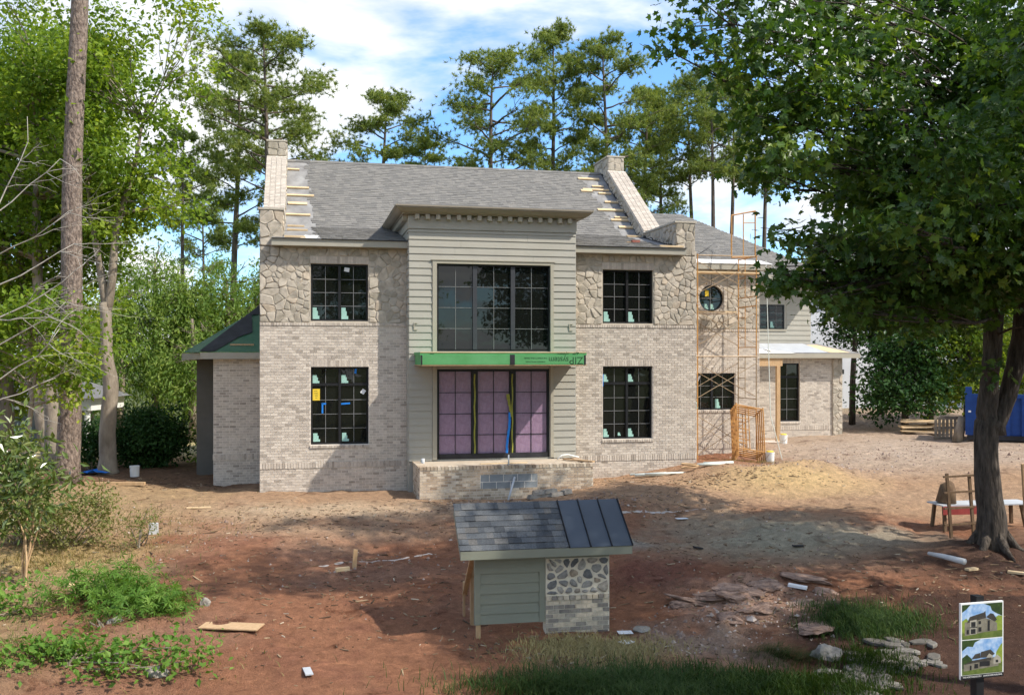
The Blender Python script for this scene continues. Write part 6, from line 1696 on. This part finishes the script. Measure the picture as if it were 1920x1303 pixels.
q = MB(); q.add([(-.4, -.4, 2.3), (6.3, -.4, 2.3), (6.3, 3.5, 2.3), (-.4, 3.5, 2.3), (1.2, 1.6, 3.1), (4.7, 1.6, 3.1)], [(0, 1, 5, 4), (1, 2, 5), (2, 3, 4, 5), (3, 0, 4), (0, 3, 2, 1)]); q.obj('roof', 'nb_roof', pv)
for x in (.2, 2.0, 3.8, 5.1, 5.75):
    q = MB(); q.tube([(x, .1, -.1), (x, .1, 1.76)], .12, 14); q.obj('column', 'white', pv)
MB().box(0, 4.6, 2.9, 3.1, 0, 2.0).obj('back_wall', 'block', pv)
tp = thing('blue_tarp', 'crumpled blue tarp between the tall pine and pale trunk', 'tarp', (-13.3, 30.6, gz(-13.3, 30.6)))
q = MB(); vs = []
for i in range(7):
    for j in range(5): vs.append((-.45 + i * .15, -.2 + j * .12, .04 + .14 * abs(math.sin(i * 1.7 + j)) * (1 - abs(i - 3) / 4)))
q.add(vs, [(i * 5 + j, i * 5 + j + 1, i * 5 + j + 6, i * 5 + j + 5) for i in range(6) for j in range(4)]); q.obj('sheet', 'bluetarp', tp)
bm2 = thing('timber_sleeper', 'long brown timber lying on mulch under the left trees', 'beam', (-11.9, 28.6, gz(-11.9, 28.6)), math.radians(2))
MB().box(-.95, .95, -.07, .07, .0, .09).obj('beam', 'wood', bm2)

# ---- scraps, pipes and stones on the lot
def scrap(name, label, cat, x, y, rz, dims, mat, tilt=0.0, up=.0, part='board', group=None):
    t = thing(name, label, cat, (x, y, surf(x, y) + up), rz, group)
    m_ = MB().box(-dims[0] / 2, dims[0] / 2, -dims[1] / 2, dims[1] / 2, 0, dims[2]).obj(part, mat, t); m_.rotation_euler = (0, tilt, 0)
    return t
scrap('survey_box', 'small grey plastic utility box standing on the left slope', 'box', -8.66, 23.2, .2, (.2, .16, .26), 'grey_plastic', part='housing')
scrap('timber_stake', 'upright block of timber on the red soil left of the sample stand', 'stake', -3.42, 20.8, .3, (.09, .08, .40), 'wood', .08)
scrap('wood_offcut', 'short timber offcut lying beside the upright block', 'board', -3.62, 20.5, .5, (.30, .09, .08), 'lumber')
scrap('wood_offcut', 'long pale splintered board on the left slope before the house', 'board', -8.35, 25.6, .25, (.62, .10, .03), 'lumber')
scrap('plywood_sheet', 'flat plywood sheet half buried in red soil at lower left', 'board', -4.95, 16.95, -.08, (1.05, .42, .02), 'wood', .02, .02, 'sheet')
scrap('foam_sheet', 'white square sheet lying right of the sample stand, the upper one', 'sheet', 2.02, 17.15, .1, (.26, .20, .006), 'paper', 0, .035, 'sheet')
scrap('foam_sheet', 'white torn sheet lying right of the sample stand, the lower one', 'sheet', 1.98, 16.62, .7, (.24, .20, .006), 'paper', 0, .035, 'sheet')
scrap('metal_offcut', 'ribbed grey metal strip at the bottom edge of the lot', 'metal strip', -3.2, 15.05, 1.9, (.42, .12, .02), 'metal_sheet', .05, .02, 'strip')
scrap('paper_scrap', 'pale flat paper scrap on soil between the porch and grey mud', 'paper', 4.35, 24.6, .2, (.30, .16, .01), 'paper', 0, .02, 'sheet')
scrap('dark_tile', 'dark flat tile on the grey mud, nearest the sample stand', 'tile', 4.3, 22.2, .4, (.20, .14, .03), 'black_tape', .2, .02, 'tile')
scrap('dark_tile', 'dark flat tile on the grey mud, nearest the maple', 'tile', 6.55, 22.0, .1, (.24, .10, .03), 'black_tape', 0, .02, 'tile')
scrap('foam_sheet', 'white plastic wrap scrap on the dark soil below the grey mud', 'sheet', 5.65, 19.0, -.4, (.36, .14, .05), 'paper', .1, .02, 'sheet')
for k, (x, y, rz, l) in enumerate(((4.5, 29.55, .23, 1.5), (4.7, 29.45, .20, 1.3), (6.45, 30.0, .22, 1.0), (4.2, 29.62, .28, 1.2), (6.2, 29.9, .2, .9))):
    t = thing('drain_pipe', 'pale plastic pipe in the litter at the right wall foot, %s from the porch' % ORD[k], 'pipe', (x, y, gz(x, y) + .06 + .03 * (k % 2)), rz, 'loose drain pipes')
    q = MB(); q.tube([(-l / 2, 0, 0), (l / 2, 0, .01)], .045 if k % 2 == 0 else .03, 10); q.obj('pipe', 'pvc', t, True)
t = thing('cable_coil', 'tan coil of hose lying on the loose drain pipes', 'hose', (5.5, 29.7, gz(5.5, 29.7) + .1))
q = MB(); q.tube([(.26 * math.cos(a) + .02 * math.sin(3 * a), .2 * math.sin(a), .05 + .06 * math.sin(a * .5)) for a in [k * .35 for k in range(36)]], .022, 6); q.obj('hose', 'wood', t, True)
for k, (u, v, z0, l, rz) in enumerate(((7.62, -2.42, 0, .4, .2), (7.95, -2.45, 0, .35, -.2), (8.2, -2.6, 0, .38, .1), (7.75, -2.42, .1, .4, -.1), (8.05, -2.45, .1, .42, .3), (8.5, -2.55, 0, .3, .5))):
    p_ = HW(u, v); t = thing('stone_block', 'rough brown stone in the heap before the porch, %s from left' % ORD[k], 'stone', (p_.x, p_.y, gz(p_.x, p_.y) + z0), HA + rz, 'stones heaped before the porch')
    q = MB(); q.hexa([(-l / 2, -.1, 0), (l / 2, -.12, 0), (l / 2 * .9, .12, 0), (-l / 2, .1, 0), (-l / 2 * .85, -.08, .11), (l / 2 * .8, -.1, .13), (l / 2 * .75, .1, .12), (-l / 2 * .9, .08, .10)]); q.obj('stone', 'rock', t)
p_ = HW(7.05, PV0 - .02); t = thing('drain_spout', 'grey plastic drain pipe leaning on the porch blocks', 'pipe', (p_.x, p_.y, 0), HA)
q = MB(); q.tube([(-.25, -.45, gz(p_.x, p_.y) + .02), (.02, -.06, 1.62)], .03, 10); q.obj('pipe', 'grey_plastic', t, True)
t = thing('floor_board', 'pale trim board lying on the porch floor', 'board', HW(6.9, -1.6, PT - .018), HA + .04)
MB().box(-.7, .7, -.05, .05, 0, .02).obj('board', 'lumber', t)
t = thing('pipe_stub', 'white upright pipe stub at the porch edge', 'pipe', HW(6.95, -2.02, PT - .02), HA)
q = MB(); q.tube([(0, 0, 0), (0, 0, .30)], .022, 10); q.obj('pipe', 'white', t, True)
t = thing('pipe_stub', 'grey vent pipe standing at the left porch end', 'pipe', HW(4.62, -1.05, PT - .1), HA)
q = MB(); q.tube([(0, 0, 0), (0, 0, .22)], .055, 12); q.obj('pipe', 'grey_plastic', t, True)
t = thing('drain_pipe_bundle', 'white plastic conduit lying on the right porch end', 'pipe', HW(8.75, -1.2, PT - .02), HA)
q = MB(); q.tube([(-.15, 0, .04), (.0, 0, .16), (.2, .05, .17), (.55, .1, .08)], .022, 8); q.obj('conduit', 'white', t, True)
t = thing('door_plank', 'weathered plank leaning over the right porch end', 'board', HW(9.15, -1.6, PT + .005), HA + 2.2)
MB().box(-.55, .55, -.06, .06, 0, .04).obj('board', 'wood', t)

def rock(name, label, x, y, r, mat='rock', seed=1, cat='stone', flat_=.7, group=None):
    t = thing(name, label, cat, (x, y, surf(x, y)), seed, group)
    import bmesh
    bm = bmesh.new(); bmesh.ops.create_icosphere(bm, subdivisions=3, radius=1)
    for v in bm.verts:
        d = v.co.copy(); k = 1 + .45 * mnoise.noise(d * 1.1 + Vector((seed, 0, 0))) + .15 * mnoise.noise(d * 3.2 + Vector((0, seed, 0)))
        v.co = Vector((d.x * r[0] * k, d.y * r[1] * k, max(d.z, -.3) * r[2] * k))
    me = bpy.data.meshes.new('rock'); bm.to_mesh(me); bm.free(); me.materials.append(M[mat])
    link('rock_body', me, t)
rock('boulder', 'pale grey boulder between the grass tufts in the foreground', 5.33, 16.3, (.24, .2, .22), 'rock', 3)
rock('boulder', 'small reddish rock beside the ragged weeds', -5.75, 18.0, (.10, .1, .12), 'rock', 5)
rock('boulder', 'small grey rock below the left weed clump', -7.0, 17.0, (.14, .1, .11), 'rock', 7)
rock('boulder', 'grey-white rock in the ground cover at lower left', -5.6, 15.1, (.22, .16, .12), 'rock', 9)
rock('boulder', 'pale yellow stone lying under the magnolia sapling', -8.9, 19.3, (.14, .1, .09), 'lumber', 11)
rock('boulder', 'flat grey stone right of the sample stand foot', 2.35, 17.35, (.18, .14, .05), 'rock', 13)
oc_ = thing('rock_outcrop', 'broken pink-tan rock slabs showing through dark soil right of the sample stand', 'rock', (4.5, 18.5, 0), 0)
rq = random.Random(77)
import bmesh
for i in range(16):
    x, y = 4.5 + rq.gauss(0, .65), 18.5 + rq.gauss(0, .5)
    bm = bmesh.new(); bmesh.ops.create_icosphere(bm, subdivisions=3, radius=1); rx, ry, rz_ = rq.uniform(.15, .5), rq.uniform(.12, .32), rq.uniform(.05, .10)
    for v in bm.verts:
        d = v.co.copy(); k = 1 + .5 * mnoise.noise(d * 1.3 + Vector((i * 3.1, 0, 0))) + .22 * mnoise.noise(d * 3.6 + Vector((0, i, 0)))
        v.co = Vector((d.x * rx * k, d.y * ry * k, max(min(d.z, .7), -.4) * rz_ * k * 1.3))
    me = bpy.data.meshes.new('slab'); bm.to_mesh(me); bm.free(); me.materials.append(M['slab'])
    link('slab', me, oc_, (x - 4.5, y - 18.5, surf(x, y) - .01), (rq.uniform(-.15, .15), rq.uniform(-.15, .15), rq.uniform(-.6, .6)))
# laid flat stones of a dry edge at lower right
rq = random.Random(31)
fs_ = thing('stone_edging', 'ragged edging of flat grey stones at lower right', 'edging', (6.2, 16.1, 0), 0)
k = 0
for i in range(95):
    t_ = rq.random(); x = 5.2 + t_ * 1.8 + rq.uniform(-.45, .45); y = 14.6 + t_ * 1.95 + rq.uniform(-.4, .5) + (.6 * (1 - t_) if rq.random() < .3 else 0)
    n = rq.randint(6, 8); L = rq.uniform(.12, .24); q = MB()
    ring_ = [(L * rq.uniform(.75, 1.1) * math.cos(2 * PI * j / n), L * .62 * rq.uniform(.75, 1.1) * math.sin(2 * PI * j / n)) for j in range(n)]
    th = rq.uniform(.035, .06)
    vs = [(a, b, 0) for a, b in ring_] + [(a, b, th * .8) for a, b in ring_] + [(a * .86, b * .86, th) for a, b in ring_]
    f_ = [tuple(range(2 * n, 3 * n))] + [(m_ * n + j, m_ * n + (j + 1) % n, (m_ + 1) * n + (j + 1) % n, (m_ + 1) * n + j) for m_ in (0, 1) for j in range(n)]
    q.add(vs, f_); o = q.obj('stone', 'flag', fs_); o.location = (x - 6.2, y - 16.1, surf(x, y) - .01 + rq.uniform(.0, .02)); o.rotation_euler = (rq.uniform(-.07, .07), rq.uniform(-.07, .07), rq.uniform(0, 6))

# chalky lime line trodden into the soil
def chalk(pts, label, w=.05, seed=0):
    q = MB(); rq_ = random.Random(seed)
    for (a, b) in zip(pts, pts[1:]):
        n = max(2, int(math.hypot(b[0] - a[0], b[1] - a[1]) / .12))
        for i in range(n):
            if rq_.random() < .28: continue
            f0 = i / n; x = a[0] + (b[0] - a[0]) * f0 + rq_.uniform(-.03, .03); y = a[1] + (b[1] - a[1]) * f0 + rq_.uniform(-.03, .03); ww = w * rq_.uniform(.4, 1.5); ll_ = rq_.uniform(.08, .2)
            ang = math.atan2(b[1] - a[1], b[0] - a[0]) + rq_.uniform(-.3, .3); P_ = []
            for j in range(6):
                t = 2 * PI * j / 6; dx = math.cos(t) * ll_ * .6; dy = math.sin(t) * ww * .6
                xx = x + dx * math.cos(ang) - dy * math.sin(ang); yy = y + dx * math.sin(ang) + dy * math.cos(ang); P_.append((xx, yy, surf(xx, yy) + .006))
            q.add(P_, [tuple(range(6))])
    tag(q.obj('chalk_line', 'chalk', None), label, 'chalk line', kind='stuff')
M['chalk'] = mat_noise('lime_dust', (0.42, 0.33, 0.27), (0.60, 0.52, 0.45), 12, 0.95)
chalk([(-4.3, 21.0), (-3.0, 21.5), (-1.6, 22.5)], 'broken pale lime line left of the sample stand', .07, 1)
chalk([(2.7, 24.9), (3.9, 25.0), (5.2, 25.3)], 'broken pale lime line right of the sample stand', .07, 2)

# ---- uncountable litter, gravel and grass
def scatter(n, regions, seed):
    rng = np.random.default_rng(seed); out = []
    w = np.array([r[4] for r in regions], float); w /= w.sum()
    for i in rng.choice(len(regions), n, p=w):
        cx, cy, rx, ry, _ = regions[i]
        out.append((cx + rng.normal() * rx * .5, cy + rng.normal() * ry * .5))
    return np.array(out)
rng = np.random.default_rng(21)
P = scatter(4600, [(-3, 19, 5, 3.5, 3), (-5, 24.5, 5, 2, 3), (2, 25.5, 5, 1.6, 2.5), (5, 21, 4, 4, 2), (-9, 21, 3, 4, 2.5), (9, 19, 4, 3, 2), (1.3, 16.3, 1.6, .9, 2.5), (6, 28.5, 4, 1, 2), (-11, 29.5, 3, 1.2, 1.5), (4.5, 18.4, 1.5, 1.2, 1.2)], 22)
Z = surf_np(P); n = len(P); ang = rng.uniform(0, 6.28, n); L = rng.gamma(1.8, .034, n) + .015; W = L * rng.uniform(.04, .2, n) + .003; tl = rng.normal(size=n) * .12
dx, dy = np.cos(ang), np.sin(ang)
def quad(sx, sy): return np.stack([P[:, 0] + dx * L * sx - dy * W * sy, P[:, 1] + dy * L * sx + dx * W * sy, Z + .012 + tl * L * sx + .006], 1)
V = np.stack([quad(-.5, -.5), quad(.5, -.4), quad(.5, .4), quad(-.5, .5)], 1)
lo = V.copy(); lo[:, :, 2] -= .014
A8 = np.concatenate([V, lo], 1).reshape(-1, 3)
ff = np.array([(0, 1, 2, 3), (0, 4, 5, 1), (1, 5, 6, 2), (2, 6, 7, 3), (3, 7, 4, 0)])
me = fast_mesh('litter', A8, (ff[None] + (np.arange(n) * 8)[:, None, None]).reshape(-1, 4), np.repeat(rng.random(n), 8), 'debris')
tag(link('litter', me), 'bark chips, straw and twigs littering the bare soil', 'litter', kind='stuff')
P = scatter(3600, [(13, 33, 5, 3.5, 5), (9.6, 29.9, 2.2, .7, 2), (4.5, 18.3, 1.5, 1.1, 2), (3.2, 16.8, 1.5, 1, 1), (-3, 22, 5, 4, 1.2), (1.5, 25.8, 4, 1, 1.2), (6, 23, 3, 2, .6), (-9, 24, 3, 2, .6), (.6, 26.2, 1.6, .3, 1.0)], 23)
Z = surf_np(P); n = len(P)
oc = np.array([(1, 0, 0), (0, 1, 0), (-1, 0, 0), (0, -1, 0), (0, 0, 1.)]); of = np.array([(0, 1, 4), (1, 2, 4), (2, 3, 4), (3, 0, 4)])
sz = rng.gamma(2, .0085, n) + .008
V = np.stack([P[:, 0], P[:, 1], Z - .004], 1)[:, None, :] + (oc[None] * rng.uniform(.5, 1.3, (n, 5, 3))) * sz[:, None, None]
me = fast_mesh('gravel', V.reshape(-1, 3), (of[None] + (np.arange(n) * 5)[:, None, None]).reshape(-1, 3), np.repeat(rng.random(n), 5), 'gravel')
tag(link('gravel', me), 'loose gravel and clods on the drive and soil', 'gravel', kind='stuff')
def grass(name, label, regions, n, h, seed, mat='grass', lean=.5):
    P = scatter(n, regions, seed); Z = surf_np(P); rng = np.random.default_rng(seed)
    ang = rng.uniform(0, 6.28, n); H = h * rng.uniform(.5, 1.3, n); d = np.stack([np.cos(ang), np.sin(ang), np.zeros(n)], 1); s = np.stack([-d[:, 1], d[:, 0], d[:, 2]], 1) * .006
    b = np.stack([P[:, 0], P[:, 1], Z - .01], 1); ln = rng.uniform(.1, lean, n)[:, None]
    m1 = b + d * H[:, None] * ln * .35 + np.array([0, 0, 1]) * H[:, None] * .6; tp_ = b + d * H[:, None] * ln + np.array([0, 0, 1]) * H[:, None] * .9
    V = np.stack([b - s, b + s, m1 + s * .8, m1 - s * .8, tp_], 1).reshape(-1, 3); i = np.arange(n) * 5
    F3 = np.concatenate([np.stack([i, i + 1, i + 2], 1), np.stack([i, i + 2, i + 3], 1), np.stack([i + 3, i + 2, i + 4], 1)])
    tag(link(name, fast_mesh(name, V, F3, np.repeat(rng.random(n), 5), mat)), label, 'grass', kind='stuff')
grass('grass', 'dark green grass along the bottom edge', [(2.2, 14.8, 2.6, .7, 4), (4.3, 14.8, 1.6, .7, 2), (.6, 14.6, 1.2, .4, 1)], 17000, .20, 31, lean=1.3)
grass('grass', 'dark green grass tufts beside the flat stones', [(6.5, 17.5, 1.0, .6, 3), (6.0, 15.9, .6, .6, 1.2), (4.6, 16.2, .7, .4, .6)], 8000, .18, 32, lean=1.3)
grass('grass', 'thin yellow-green grass on the left slope', [(-9.5, 18.5, 3, 3, 2), (-8, 15.5, 3, 1, 2), (-10, 24, 3, 2, 1)], 4500, .11, 33, 'leaf_y', 1.6)
M['straw'] = mat_leaf('dry_straw', [(0, (0.24, 0.19, 0.08)), (1, (0.45, 0.38, 0.18))], 0.2)
grass('dry_grass', 'flattened dry straw before the sample stand and on the slope', [(1.4, 16.3, 1.3, .6, 3), (-10.3, 21.4, 2.0, 1.2, 2), (8.2, 31.6, 1.6, .8, 1)], 6000, .12, 34, 'straw', 1.8)
